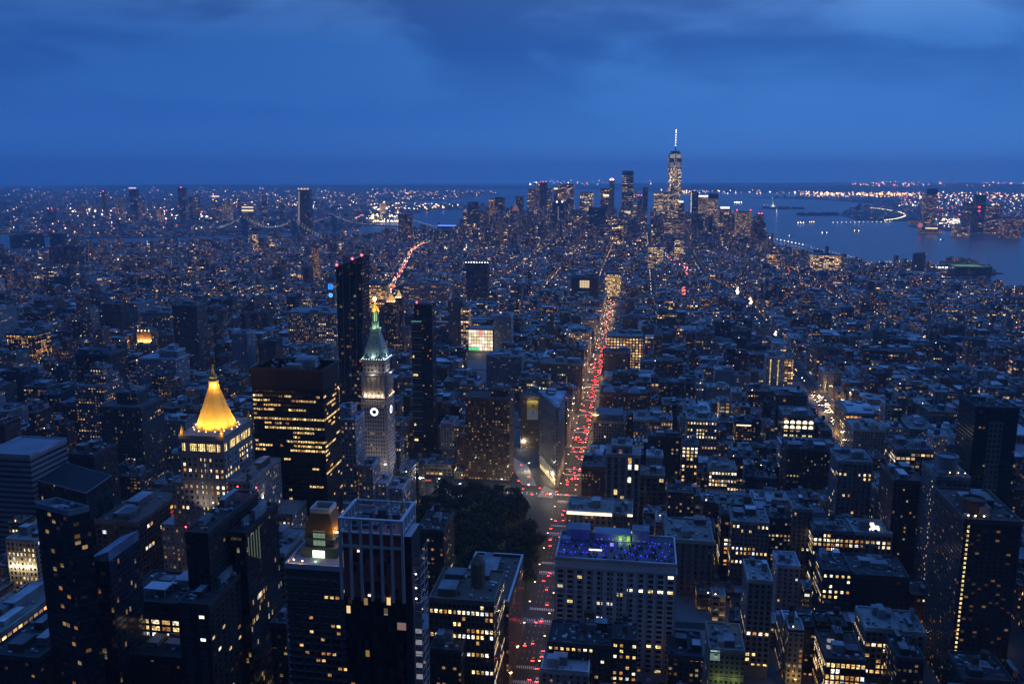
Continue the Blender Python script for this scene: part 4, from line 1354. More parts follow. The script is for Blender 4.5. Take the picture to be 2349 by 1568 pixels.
# --- stepped pale building in front of the clock tower
def stepped_hall():
    r = random.Random(31)
    a = face_attr('lime', r, .16, .05, col=(.46, .45, .45))
    a = (a[0], (3.3, 3.8, 40.), (.42, .50, .17), (.05, .45, 1.7))
    Y = 700
    bx = []
    for xl, xr, yt, dy, dep in ((764, 814, 962, 0, 26), (822, 854, 1068, -4, 24), (858, 885, 1108, 4, 22), (889, 922, 1120, 14, 30)):
        xa, z = atY(xl, yt, Y + dy)
        xb, _ = atY(xr, yt, Y + dy)
        bx.append((xa, xb, Y + dy, Y + dy + dep, 0, z))
    xa, z = atY(764, 1168, Y - 16)
    xb, _ = atY(905, 1168, Y - 16)
    bx.append((xa, xb, Y - 16, Y + 2, 0, z))
    xa, z2 = atY(775, 935, Y + 10)
    xb, _ = atY(806, 935, Y + 10)
    bx.append((xa, xb, Y + 8, Y + 25, bx[0][5] - 1, z2))
    X0, X1 = min(b[0] for b in bx), max(b[1] for b in bx)
    root = empty('stepped_building', ((X0 + X1) / 2, Y + 20, 0), 'massive pale stepped building with many lit windows in front of the clock tower', 'building')
    boxes_wall(root, bx, a)
    for b in bx:
        rb = MB()
        roof_kit(rb, b[0], b[1], b[2], b[3], b[5], a[0], r, True, 1.0, (.4, .4, .43))
        rb.build('roof', ROOFING, root)
    for b in bx:
        register(b[0], b[1], b[2], b[3], b[5], 1165)


stepped_hall()


# --- tower under construction
def construction_tower():
    H = 198
    x0, x1, y0 = plant_box(777, 921, 1186, H)
    y1 = at(952, 1150, H)[1]
    root = empty('construction_tower', ((x0 + x1) / 2, (y0 + y1) / 2, 0), 'unfinished concrete tower with pale columns, red netting and an open top', 'tower')
    LANDMARKS.append(('construction tower', 850, 1250))
    r = random.Random(41)
    zn = atY(850, 1372, y0)[1]
    zb = atY(850, 1252, y0)[1]
    COL = plain('bare_concrete', (.60, .55, .53), .85)
    NET = plain('safety_netting', (.60, .14, .10), .9, 0, .35, .3)
    W, D = x1 - x0, y1 - y0
    core = MB()
    gl = face_attr('glass', r, .012, .0, col=(.012, .014, .018))
    core.box(x0 + .6, x1 - .6, y0 + .6, y1 - .6, 0, zn, 0, gl, 0, plainattr((.05, .05, .05)))
    core.build('curtain_wall', FACADE, root)
    nb = MB()
    nb.box(x0 + .9, x1 - .9, y0 + .9, y1 - .9, zn, H - 5.5, 0)
    for _ in range(26):
        u, z = r.uniform(x0 + 1, x1 - 4), r.uniform(zn, H - 10)
        nb.face([(u, y0 + .8, z), (u + 2.4, y0 + .8, z), (u + 2.4, y0 + .7, z + 3), (u, y0 + .74, z + 3)], 1)
    nb.build('netting', [NET, plain('dusty_netting', (.12, .06, .05), .9)], root)
    for k in range(7):
        u = x0 + W * k / 6
        c = MB()
        c.box(u - .5, u + .5, y0 - .15, y0 + 1.0, zn - 1.0, H, 0)
        c.build('column', COL, root)
    for k in range(1, 6):
        v = y0 + D * k / 5
        for fx in (x1 - .9, x0 - .1):
            c = MB()
            c.box(fx, fx + 1.0, v - .4, v + .4, zb - 2, H - .02, 0)
            c.build('column', COL, root)
    for z in (H, H - 5.5, H - 11.2, zb):
        s_ = MB()
        t = .7 if z > H - 1 else .45
        for q in ((x0 - .2, x1 + .2, y0 - .2, y0 + .9), (x0 - .2, x1 + .2, y1 - .9, y1 + .2), (x0 - .2, x0 + .9, y0 + .9, y1 - .9), (x1 - .9, x1 + .2, y0 + .9, y1 - .9)):
            s_.box(*q, z - t, z + .003, 0, ZERO, 0, ZERO, True)
        s_.build('ring_beam', COL, root)
    d_ = MB()
    d_.box(x0 + 1, x1 - 1, y0 + 1, y1 - 1, H - 6, H - 5.6, 0)
    for _ in range(16):
        u, v = r.uniform(x0 + 2, x1 - 5), r.uniform(y0 + 2, y1 - 5)
        d_.box(u, u + r.uniform(1, 3.5), v, v + r.uniform(1, 3), H - 5.6, H - r.uniform(2, 5), 0)
    for k in range(10):
        u = x0 + 2 + (W - 4) * k / 9
        d_.bar((u, y0 + 3, H - 5.6), (u, y0 + 3, H + 1.5), .1)
        d_.bar((u, y1 - 3, H - 5.6), (u, y1 - 3, H + 3), .1)
    for z in (H + 1.2, H + 2.8):
        d_.bar((x0 + 2, y1 - 3, z), (x1 - 2, y1 - 3, z), .09)
    d_.build('work_deck', plain('deck_clutter', (.14, .12, .12), .9), root)
    # hoist on the west flank
    hx0, hx1, hy0, hy1 = x1 + .4, x1 + 6.2, y0 + 3, y0 + 13
    zh = atY(985, 1262, y0 + 3)[1]
    h = MB()
    h.box(x1 + .3, x1 + 3.2, y0 + 1, y0 + 14, 0, zh + 6, 1)
    z = 2.0
    while z < zh:
        for p, q in (((hx0, hy0), (hx1, hy0)), ((hx1, hy0), (hx1, hy1))):
            h.bar((p[0], p[1], z), (q[0], q[1], z), .12)
            h.bar((p[0], p[1], z), (q[0], q[1], z + 3.6), .07)
        z += 3.6
    for u, v in ((hx0, hy0), (hx1, hy0), (hx1, hy1), ((hx0 + hx1) / 2, hy0), (hx1, (hy0 + hy1) / 2)):
        h.bar((u, v, 0), (u, v, zh), .16)
    h.build('hoist_tower', [plain('hoist_steel', (.5, .40, .40), .6, .2), plain('hoist_screen', (.05, .04, .045), .9)], root)
    for k, py in enumerate((1310, 1342, 1366, 1440, 1466, 1492, 1518, 1544)):
        zz = atY(972, py, y0 + 6)[1]
        l_ = MB()
        if k < 3:
            l_.octa(hx0 + 3.6, hy0 + .6, zz, .35)
            l_.build('work_lamp', glow('work_lamp', (.9, .85, 1), 14), root)
        else:
            l_.box(hx0 + 2.9, hx1 - .4, hy0 + .8, hy0 + 1.0, zz - 1.0, zz + 1.0, 0)
            l_.build('lit_landing', glow('lit_landing', (.8, .78, .86), .28), root)
    for u, py, k in ((.27, 1268, 0), (.42, 1368, 0), (.06, 1410, 1), (.72, 1385, 1), (.88, 1440, 2)):
        zz = atY(850, py, y0)[1]
        l_ = MB()
        l_.box(x0 + W * u, x0 + W * u + (1.0, 1.5, 3.4)[k], y0 + .45, y0 + .58, zz, zz + (.7, 3, 3)[k], 0)
        l_.build('work_lamp', (glow('work_lamp_white', (.95, .9, .9), 2.2), glow('site_window', (1, .72, .34), .9), glow('site_screen', (.6, .35, .32), .35))[k], root)
    register(x0, x1 + 6, y0, y1, H, 1568)


construction_tower()


# --- tower with the gold mansard and bright lantern windows
def mansard_tower():
    H = 146
    x0, x1, y0 = plant_box(654, 792, 1296, H)
    y1 = y0 + 42
    root = empty('apartment_tower', ((x0 + x1) / 2, (y0 + y1) / 2, 0), 'apartment tower with bay windows, a gold mansard cap and a brilliant white lantern window', 'skyscraper')
    LANDMARKS.append(('gold-mansard tower', 715, 1320))
    r = random.Random(51)
    a = face_attr('apt', r, col=(.105, .095, .09), blank=True)
    W = x1 - x0
    mb = MB()
    mb.box(x0, x1, y0, y1, 0, H, 0, a, 0, plainattr((.3, .3, .32)))
    for k in range(6):                      # bays
        u = x0 + W * (k + .5) / 6
        mb.prism([(u - 2.4, y0 + .1), (u - 1.3, y0 - 1.1), (u + 1.3, y0 - 1.1), (u + 2.4, y0 + .1)], 6, H - 5, 0, plainattr(a[0]), 0)
    for k in range(36):
        z = 14 + k * 3.6
        mb.box(x0 - .1, x1 + .1, y0 - 1.25, y0 + .1, z, z + .5, 0, plainattr((.15, .14, .14)), 0, ZERO, True)
    mb.build('wall', FACADE, root)
    rb = MB()
    roof_kit(rb, x0, x1, y0, y1, H, (.34, .33, .33), r, False, 1.3, (.30, .30, .33))
    rb.build('roof', ROOFING, root)
    windows(root, [('n', y0 - 1.15, x0, x1)], (W / 12, 3.6), (.72, .5), H - 3, r, .09, 0, 60, 100, hue=(1, 1, 3, 0, 3))
    # the set-back top
    ty = y0 + 12
    tx0, tz = atY(703, 1290, ty)
    tx1, _ = atY(766, 1290, ty)
    z1 = atY(735, 1222, ty)[1]
    z2 = atY(735, 1180, ty)[1]
    z3 = atY(735, 1170, ty)[1]
    TW = tx1 - tx0
    st = MB()
    g = plainattr((.10, .13, .115))
    st.box(tx0 - 2, tx1 + 2, ty - 1.5, ty + TW + 2, H - .6, (H + z1) / 2 - 1, 0, g, 0, g)
    st.box(tx0, tx1, ty, ty + TW, (H + z1) / 2 - 1.1, z1, 0, g, 0, g)
    st.box(tx0 - .8, tx1 + .8, ty - .8, ty + TW + .8, z1 - 3.2, z1 - 2.4, 0, g, 0, g, True)
    st.build('upper_storeys', FACADE, root)
    mn = MB()
    sq = lambda e, z: [(tx0 - e, ty - e, z), (tx1 + e, ty - e, z), (tx1 + e, ty + TW + e, z), (tx0 - e, ty + TW + e, z)]
    mn.loft([sq(.3, z1), sq(-.6, z1 + (z2 - z1) * .5), sq(-2.2, z2)], 0)
    mn.build('mansard_roof', plain('gold_leaf_roof', (.30, .16, .05), .5, .3), root)
    cp_ = MB()
    for q in ((tx0 + 2, tx1 - 2, ty + 2, ty + 2.7), (tx0 + 2, tx1 - 2, ty + TW - 2.7, ty + TW - 2), (tx0 + 2, tx0 + 2.7, ty + 2.7, ty + TW - 2.7), (tx1 - 2.7, tx1 - 2, ty + 2.7, ty + TW - 2.7)):
        cp_.box(*q, z2 - .2, z3, 0)
    cp_.build('roof_curb', WHITESTONE, root)
    mid = (tx0 + tx1) / 2
    zz = (H + z1) / 2
    for za, zb_, m_, w_, yy in ((zz - 11, zz - 2.2, glow('lantern_window', (.85, 1.0, .72), 2.6), TW * .22, ty - 1.56), (zz - .5, zz + 7.0, glow('upper_lantern_window', (.45, .72, .48), .32), TW * .22, ty - .05)):
        l_ = MB()
        for i_ in range(3):
            for j_ in range(3):
                ua = mid - w_ + 2 * w_ * i_ / 3
                va = za + (zb_ - za) * j_ / 3
                l_.box(ua + .08, ua + 2 * w_ / 3 - .08, yy - .08, yy, va + .08, va + (zb_ - za) / 3 - .08, 0)
        l_.build('lantern_window', m_, root)
    lamp_light(root, (mid, ty - 5.5, zz - 6), 1500, (.7, 1, .55), .6, 'lantern_glow')
    lamp_light(root, (tx1 + 2.5, ty - 1.5, z1 + .5), 900, (1, .52, .14), .3, 'floodlight')
    lamp_light(root, (tx1 + 2.0, ty + 6, z1 + .5), 600, (1, .52, .14), .3, 'floodlight')
    for q in ((tx1 + 1.6, ty - .4, z1 + 1), (tx1 + 1.6, ty + 2, z1 + .2), (tx0 - 2.5, y0 + 3, H + 1.8), (tx0 + 2, y0 + 2.2, H + 1.8)):
        l_ = MB()
        l_.octa(*q, .42)
        l_.build('lamp', WARM_LAMP, root)
        lamp_light(root, (q[0], q[1] - .8, q[2] + .4), 250, (1, .6, .3), .3)
    register(x0, x1, y0, y1, H, 1568)


mansard_tower()


# --- slim towers
def park_tower():
    H = 237
    Y = 940
    root_x, _ = atY(800, 900, Y)
    r = random.Random(61)
    zt = atY(773, 612, Y)[1]
    zt2 = atY(832, 588, Y)[1]
    zb = 0
    def X(px, py):
        return atY(px, py, Y)[0]
    xa, xb, xc, xd = X(771, 612), X(832, 590), X(779, 905), X(833, 905)
    root = empty('glass_tower', ((xa + xb) / 2, Y + 14, 0), 'tallest slim dark glass tower with slanting crown and red roof beacons', 'skyscraper')
    LANDMARKS.append(('slim dark red-beacon glass tower', 800, 760))
    a = face_attr('glass', r, .045, .012, col=(.014, .017, .022))
    a = (a[0], (3.0, 4.2, 31.), (.86, .6, .05), (.012, .55, 1.6))
    D = 24
    zm = atY(800, 905, Y)[1]
    mb = MB()
    R0 = [(xc + 1, Y, 0), (xd - 1, Y, 0), (xd - 1, Y + D, 0), (xc + 1, Y + D, 0)]
    R1 = [(xc, Y - .5, zm), (xd, Y - .5, zm), (xd, Y + D, zm), (xc, Y + D, zm)]
    R2 = [(xa, Y - 1.5, zt), (xb, Y - 1.5, zt2), (xb, Y + D + 1, zt2 + 1), (xa, Y + D + 1, zt + 1)]
    mb.loft([R0, R1, R2], 0, True, a)
    for k in range(5):
        t = k / 4
        mb.bar((xa + (xb - xa) * t, Y - 1.6, zt + (zt2 - zt) * t), (xc + (xd - xc) * t, Y - .6, zm), .22)
    mb.build('curtain_wall', FACADE, root)
    cr = MB()
    cr.bar((xa - 3, Y + 6, zt2 + .6), (xb - 6, Y + 6, zt2 + 1.4), .25)
    cr.bar((xa + 6, Y + 6, zt), (xa + 6, Y + 6, zt2 + 1), .3)
    cr.build('davit_arm', STEEL, root)
    for t in (0.03, .62, .97):
        b = MB()
        b.octa(xa + (xb - xa) * t, Y - 1, zt + (zt2 - zt) * t + 2.0, 1.5)
        b.build('beacon', RED_LAMP, root)
    register(xa, xb, Y, Y + D, zt, 905)
    FOOT[-1] = (min(xa, xc), max(xb, xd), Y, Y + D)


park_tower()


def ladder_tower():
    Y = 960
    X = lambda px, py: atY(px, py, Y)[0]
    r = random.Random(71)
    x0, x1, x2 = X(943, 745), X(965, 745), X(990, 745)
    za, zb = atY(955, 741, Y)[1], atY(965, 700, Y)[1]
    root = empty('glass_tower', ((x0 + x2) / 2, Y + 10, 0), 'slender tower of stacked green-glass floors with a black shaft beside them', 'skyscraper')
    LANDMARKS.append(('slender green-glass tower', 965, 860))
    a = face_attr('glass', r, col=(.05, .075, .08))
    a = (a[0], (20., 4.0, 5.), (1.0, .74, 0), (0, .3, .8))
    mb = MB()
    mb.box(x0, x1, Y, Y + 18, 0, za, 0, a, 0, plainattr((.1, .12, .13)))
    z = 8
    while z < za:
        mb.box(x0 - .5, x1 + .1, Y - .5, Y + 2, z, z + .45, 0, plainattr((.60, .74, .76)), 0, plainattr((.2, .3, .3)), True)
        z += 8.0
    mb.build('glass_floors', FACADE, root)
    d_ = MB()
    b = face_attr('dark', r, .04, 0, col=(.016, .018, .02))
    d_.box(x1 + .1, x2, Y + 1, Y + 20, 0, za + 6, 0, b, 0, plainattr((.02, .02, .02)))
    d_.box(x0 + 2, x2 - 1, Y + 6, Y + 19, za - 1, zb, 0, b, 0, plainattr((.02, .02, .02)))
    d_.build('shaft', FACADE, root)
    g = MB()
    for k in range(12):
        u = x0 + (x1 - x0) * k / 11
        g.octa(u, Y + 1, za + 1.4 + (k % 3) * .5, .45)
    g.build('crown_lights', glow('crown_green', (.35, 1, .75), .8), root)
    bc = MB()
    bc.octa(x0 + 5, Y + 8, zb + 2, 1.1)
    bc.build('beacon', RED_LAMP, root)
    for py, wd_ in ((862, .5), (1010, .4), (820, .15), (975, .2)):
        zz = atY(950, py, Y)[1]
        l_ = MB()
        l_.box(x0 + 1, x0 + 1 + (x1 - x0) * wd_, Y - .12, Y - .04, zz, zz + 2.6, 0)
        l_.build('lit_window', WINLIT[0], root)
    register(x0, x2, Y, Y + 20, za, 1050)


ladder_tower()


# --- the wedge-shaped building between the two roads
def wedge():
    H = 87
    A, B_, C_ = at(1237.6, 897, H), at(1296, 897, H), at(1279, 934, H)
    cx, cy_ = (A[0] + B_[0] + C_[0]) / 3, (A[1] + B_[1] + C_[1]) / 3
    root = empty('wedge_building', (cx, cy_, 0), 'wedge-shaped stone building pointing its rounded prow at the square', 'building')
    LANDMARKS.append(('wedge-shaped building', 1266, 1000))
    r = random.Random(81)
    a = face_attr('lime', r, .03, .0, col=(.36, .335, .33))
    a = (a[0], (3.1, 4.15, 50.), (.42, .56, .03), (0, .6, 1.2))

    def poly(e):
        pr = 2.6 + e
        d1 = Vector((A[0] - C_[0], A[1] - C_[1])).normalized()
        d2 = Vector((B_[0] - C_[0], B_[1] - C_[1])).normalized()
        n1 = Vector((d1.y, -d1.x))
        n2 = Vector((-d2.y, d2.x))
        if n1.x > 0:
            n1 = -n1
        if n2.x < 0:
            n2 = -n2
        pts = []
        p1 = Vector(C_) + d1 * 4 + n1 * e
        p2 = Vector(C_) + d2 * 4 + n2 * e
        a0, a1 = math.atan2(n1.y, n1.x), math.atan2(n2.y, n2.x)
        c0 = Vector(C_) + (d1 + d2) * 1.8
        ring = []
        for k in range(5):
            t = a0 + (((a1 - a0) % (2 * math.pi))) * k / 4
            ring.append((c0.x + pr * math.cos(t), c0.y + pr * math.sin(t)))
        bl = (A[0] + n1.x * e - d1.x * -e, A[1] + n1.y * e + e)
        br = (B_[0] + n2.x * e, B_[1] + n2.y * e + e)
        return [br, bl] + [tuple(p1)] + ring[1:4] + [tuple(p2)]
    P0, P1 = poly(0), poly(1.3)
    mb = MB()
    mb.prism(P0, 0, H - 3, 0, a, 0, plainattr((.3, .3, .3)))
    ca = plainattr((.30, .27, .25))
    for z0, z1, e in ((H - 3.4, H - 1.4, 1.6), (H - 1.4, H - .6, 2.0), (H - 17.5, H - 16.6, .8), (H - 22, H - 21.4, .45), (16, 17, .7), (7, 7.6, .5)):
        mb.prism(poly(e), z0, z1, 0, ca, 0, ca, True)
    P = poly(0)
    for p, q in zip(P, P[1:] + P[:1]):           # slim piers up the long sides
        L = math.hypot(q[0] - p[0], q[1] - p[1])
        n = int(L / 6.2)
        for k in range(1, n):
            x, y = p[0] + (q[0] - p[0]) * k / n, p[1] + (q[1] - p[1]) * k / n
            mb.box(x - .35, x + .35, y - .35, y + .35, 17, H - 22, 0, ca, 0)
    mb.build('wall', FACADE, root)
    rb = MB()
    top = poly(1.2)
    rb.prism(top, H - .6, H + .6, 0, plainattr((.32, .3, .28)), 0, plainattr((.32, .33, .35)))
    inner = poly(-1.5)
    rb.prism(inner, H + .3, H + .61, 0, plainattr((.5, .5, .52)), 0, plainattr((.42, .43, .46)))
    mx, my = (A[0] + B_[0]) / 2, A[1] - 6
    rb.box(mx - 6, mx + 5, my - 6, my + 2, H + .5, H + 5, 0, plainattr((.25, .24, .23)), 0, plainattr((.4, .4, .42)))
    rb.box(mx - 3, mx + 4, my - 14, my - 8, H + .5, H + 3.4, 0, plainattr((.2, .2, .2)), 0, plainattr((.35, .35, .36)))
    rb.build('roof', ROOFING, root)
    sh = MB()                                       # shop fronts along the east side
    for k in range(12):
        t = .03 + k * .075
        x, y = P0[2][0] + (P0[1][0] - P0[2][0]) * t, P0[2][1] + (P0[1][1] - P0[2][1]) * t
        x2, y2 = P0[2][0] + (P0[1][0] - P0[2][0]) * (t + .05), P0[2][1] + (P0[1][1] - P0[2][1]) * (t + .05)
        sh.face([(x2 - .6, y2 - .1, .6), (x - .6, y - .1, .6), (x - .6, y - .1, 5.2), (x2 - .6, y2 - .1, 5.2)])
    sh.build('shop_window', glow('shop_window', (1, .72, .34), 1.2), root)
    lamp_light(root, (P0[2][0] - 5, P0[2][1] + 8, 5), 5000, (1, .72, .38), 1, 'shop_glow')
    lamp_light(root, (P0[2][0] - 14, P0[2][1] + 30, 5), 5000, (1, .72, .38), 1, 'shop_glow')
    FOOT.append((A[0], B_[0], C_[1], A[1]))
    BVH_BOXES.append((A[0] + 5, B_[0] - 5, (C_[1] + A[1]) / 2, A[1], H, -1))
    PROTECT.append((1236, 1298, 890, 1110, C_[1]))


wedge()


# --- the white building with the blue-lit rooftop bar
def rooftop_bar():
    H = 82
    x0, x1, y0 = plant_box(1274, 1551, 1279, H)
    y1 = at(1507, 1240, H)[1] + 6
    root = empty('white_building', ((x0 + x1) / 2, (y0 + y1) / 2, 0), 'broad white building with regular windows and a crowded blue-lit rooftop bar', 'building')
    r = random.Random(91)
    a = face_attr('white', r, col=(.92, .91, .90), blank=True)
    W = x1 - x0
    mb = MB()
    mb.box(x0, x1, y0, y1, 0, H, 0, a, 0, plainattr((.05, .05, .06)))
    ca = plainattr((.56, .55, .54))
    for z0, z1, o in ((H - 6.4, H - 5.4, 1.0), (H - 22.6, H - 22.0, .3), (9, 10, .4), (H - .8, H + .4, .5)):
        mb.box(x0 - o, x1 + o, y0 - o, y1 + o, z0, z1, 0, ca, 0, plainattr((.5, .5, .5)), True)
    for k in range(14):
        u = x0 + W * k / 13
        mb.box(u - .55, u + .55, y0 - .22, y0 + .1, 10, H - 6.5, 0, ca, 0)
    for k in range(8):
        v = y0 + (y1 - y0) * k / 7
        mb.box(x0 - .22, x0 + .1, v - .5, v + .5, 10, H - 6.5, 0, ca, 0)
    mb.build('wall', FACADE, root)
    r2 = random.Random(8)
    windows(root, [('n', y0, x0, x1)], (W / 13.0 - .002, 3.45), (.60, .56), H - 4.5, r2, .07, 0, 20, 100, rows={0: .15, 2: .0, 3: .5, 7: .25, 8: .25, 12: .12}, hue=(0, 0, 2, 2, 4, 3), top=2.2)
    windows(root, [('e', x0, y0, y1)], (4.6, 3.45), (.5, .5), H - 6, r2, .05, 0, 400, 0)
    rf = MB()
    for q in ((x0 - .3, x1 + .3, y0 - .3, y0 + .5), (x0 - .3, x0 + .5, y0 + .5, y1), (x1 - .5, x1 + .3, y0 + .5, y1), (x0, x1, y1 - .5, y1 + .3)):
        rf.box(*q, H - .2, H + 1.3, 0, plainattr((.5, .49, .47)), 0, plainattr((.5, .5, .5)), True)
    rf.face([(x0 + .5, y0 + .5, H + .45), (x1 - .5, y0 + .5, H + .45), (x1 - .5, y1 - .5, H + .45), (x0 + .5, y1 - .5, H + .45)], 0, None, plainattr((.05, .05, .06)))
    for q in ((.06, .26, .70, .98, 8), (.30, .62, .72, .99, 5.5), (.63, .78, .74, .99, 8.5), (.02, .1, .55, .7, 3.5)):
        rf.box(x0 + W * q[0], x0 + W * q[1], y0 + (y1 - y0) * q[2], y0 + (y1 - y0) * q[3], H + .4, H + q[4], 0, plainattr((.22, .25, .29)), 0, plainattr((.16, .2, .25)))
    roof = rf.build('roof', ROOFING, root)
    pl = MB()                                        # planters, hedges and parasols of the terrace
    for _ in range(90):
        u, v = r.uniform(x0 + 1.5, x1 - 2), r.uniform(y0 + 2, y0 + (y1 - y0) * .68)
        s_ = r.uniform(.4, 1.1)
        pl.lathe(u, v, [(s_ * .5, H + .45), (s_, H + 1.0), (s_ * .8, H + 1.7), (.05, H + 2.2)], 6, 0 if r.random() < .7 else 1, r.random())
    pl.build('terrace_planting', [plain('terrace_leaves', (.03, .05, .02), .9), plain('terrace_seat', (.12, .12, .16), .8)], roof)
    BL = [glow('party_lamp_blue', (.03, .015, 1.0), 9), glow('party_lamp_violet', (.06, .01, 1.0), 8), glow('party_lamp_white', (.6, .6, 1.0), 2), glow('party_lamp_green', (.35, 1.0, .12), 1.2)]
    ms = []
    for m_ in BL:
        q = MB()
        q.octa(0, 0, 0, .22)
        ms.append(q.mesh('party_lamp', [m_]))
    org = roof['org']
    for k in range(96):
        t = r.random()
        u = x0 + 2 + (W - 4) * (k + t) / 97.0
        v = y0 + (y1 - y0) * r.choice([.08, .14, .2, .28, .36, .45, .52, .60, .66])
        o = bpy.data.objects.new('party_lamp', ms[r.choice([0, 0, 0, 0, 1, 1, 2])])
        scene.collection.objects.link(o)
        o.parent = roof
        o.location = (u - org[0], v - org[1], H + r.uniform(.9, 3.2) - org[2])
        s_ = r.choice([.5, .7, 1, 1.3])
        o.scale = (s_, s_, s_)
    for k in range(7):
        lamp_light(root, (x0 + W * (.08 + .14 * k), y0 + (y1 - y0) * (.25 + .25 * (k % 2)), H + 3.5), 600, (.05, .03, 1.0), .5, 'party_light')
    for u in (.53, .60):
        g = MB()
        xx, yy = x0 + W * u, y0 + (y1 - y0) * .71
        g.box(xx - 1.2, xx + 1.2, yy - .2, yy, H + 1.2, H + 5, 0)
        g.build('green_panel', glow('green_panel', (.32, .55, .06), .8), roof)
        lamp_light(root, (xx, yy - 1.8, H + 2), 400, (.5, 1, .2), .3, 'party_light')
    s_ = MB()
    s_.box(x0 + W * .27, x0 + W * .38, y0 + 12, y0 + 12.3, H + 1.4, H + 2.3, 0)
    s_.build('bar_counter', glow('bar_counter', (.9, .92, 1), 2.0), roof)
    s_ = MB()
    s_.box(x0 + W * .445, x0 + W * .475, y0 + 19, y0 + 19.3, H + 2, H + 4.3, 0)
    s_.build('screen', glow('bar_screen', (.25, .2, 1), 1.3), roof)
    register(x0, x1, y0, y1, H, 1568)


rooftop_bar()


# --- dark glass tower with slanted crown, lower left
def slanted_tower():
    H = 150
    A = at(80, 1151, H)
    B_ = at(155, 1171, H)
    C_ = at(204, 1160, H)
    D_ = (A[0] + C_[0] - B_[0], A[1] + C_[1] - B_[1])
    cx, cy_ = (A[0] + C_[0]) / 2, (A[1] + C_[1]) / 2
    root = empty('glass_tower', (cx, cy_, 0), 'tall dark glass apartment tower with a slanted rim, turned cornerwise at lower left', 'skyscraper')
    LANDMARKS.append(('cornerwise dark glass tower', 140, 1250))
    r = random.Random(101)
    a = face_attr('glass', r, .05, 0, col=(.014, .018, .024))
    a = (a[0], (3.2, 3.5, 9.), (.84, .62, .05), (0, .6, 1.5))
    mb = MB()
    poly = [A, B_, C_, D_]
    mb.prism(poly, 0, H - 3, 0, a, 0, plainattr((.3, .32, .36)))
    for k in range(14):
        z = 20 + k * 9.4
        mb.prism([(p[0] + (p[0] - cx) * .012, p[1] + (p[1] - cy_) * .012) for p in poly], z, z + .35, 0, plainattr((.03, .035, .04)), 0, ZERO, True)
    mb.build('curtain_wall', FACADE, root)
    rim = MB()
    for p, q in zip(poly, poly[1:] + poly[:1]):
        rim.bar((p[0], p[1], H), (q[0], q[1], H), .35)
        rim.face([(p[0], p[1], H - 3), (q[0], q[1], H - 3), (q[0], q[1], H), (p[0], p[1], H)])
        rim.face([(q[0] * .99 + cx * .01, q[1] * .99 + cy_ * .01, H - 3), (p[0] * .99 + cx * .01, p[1] * .99 + cy_ * .01, H - 3), (p[0] * .99 + cx * .01, p[1] * .99 + cy_ * .01, H), (q[0] * .99 + cx * .01, q[1] * .99 + cy_ * .01, H)])
    for _ in range(7):
        u, v = cx + r.uniform(-5, 5), cy_ + r.uniform(-5, 5)
        rim.box(u, u + 2.5, v, v + 2, H - 3, H - 1 + r.random(), 0)
    rim.build('roof_screen', plain('screen_metal', (.24, .26, .30), .6), root)
    xs, ys = [p[0] for p in poly], [p[1] for p in poly]
    register(min(xs), max(xs), min(ys), max(ys), H, 1568)
    # bright slab panel tower on its right
    x0, x1, y0 = plant_box(205, 250, 1284, 112)
    r2 = empty('glass_tower', ((x0 + x1) / 2, y0 + 15, 0), 'lower blue-glass slab with a tilted roof edge beside the cornerwise dark tower', 'building')
    mb = MB()
    b = face_attr('glass', r, .02, 0, col=(.03, .05, .09))
    mb.box(x0, x1, y0, y0 + 30, 0, 112, 0, b, 0, plainattr((.2, .22, .26)))
    mb.build('curtain_wall', FACADE, r2)
    rf = MB()
    rf.loft([[(x0, y0, 112), (x1, y0, 112), (x1, y0 + 30, 112), (x0, y0 + 30, 112)], [(x0, y0, 113), (x1, y0, 118), (x1, y0 + 30, 118), (x0, y0 + 30, 113)]], 0, True, plainattr((.2, .24, .3)))
    rf.build('roof', ROOFING, r2)
    register(x0, x1, y0, y0 + 30, 112, 1450)
    # low dark wedge
    x0, x1, y0 = plant_box(67, 196, 1118, 84)
    r3 = empty('glass_building', ((x0 + x1) / 2, y0 + 20, 0), 'dark glass block with a sharply sloping roof edge below the banded slab', 'building')
    mb = MB()
    b = face_attr('glass', r, .015, 0, col=(.016, .018, .026))
    mb.loft([[(x0, y0, 0), (x1, y0, 0), (x1, y0 + 34, 0), (x0, y0 + 34, 0)], [(x0, y0, 92), (x1, y0, 82), (x1, y0 + 34, 84), (x0, y0 + 34, 95)]], 0, True, b)
    mb.build('curtain_wall', FACADE, r3)
    rm = MB()
    rm.bar((x0, y0, 92.3), (x1, y0, 82.3), .4)
    rm.bar((x0, y0 + 34, 95.3), (x1, y0 + 34, 84.3), .4)
    rm.bar((x1, y0, 82.3), (x1, y0 + 34, 84.3), .4)
    rm.build('roof_edge', plain('screen_metal', (.24, .26, .30), .6), r3)
    register(x0, x1, y0, y0 + 34, 90, 1160)


slanted_tower()


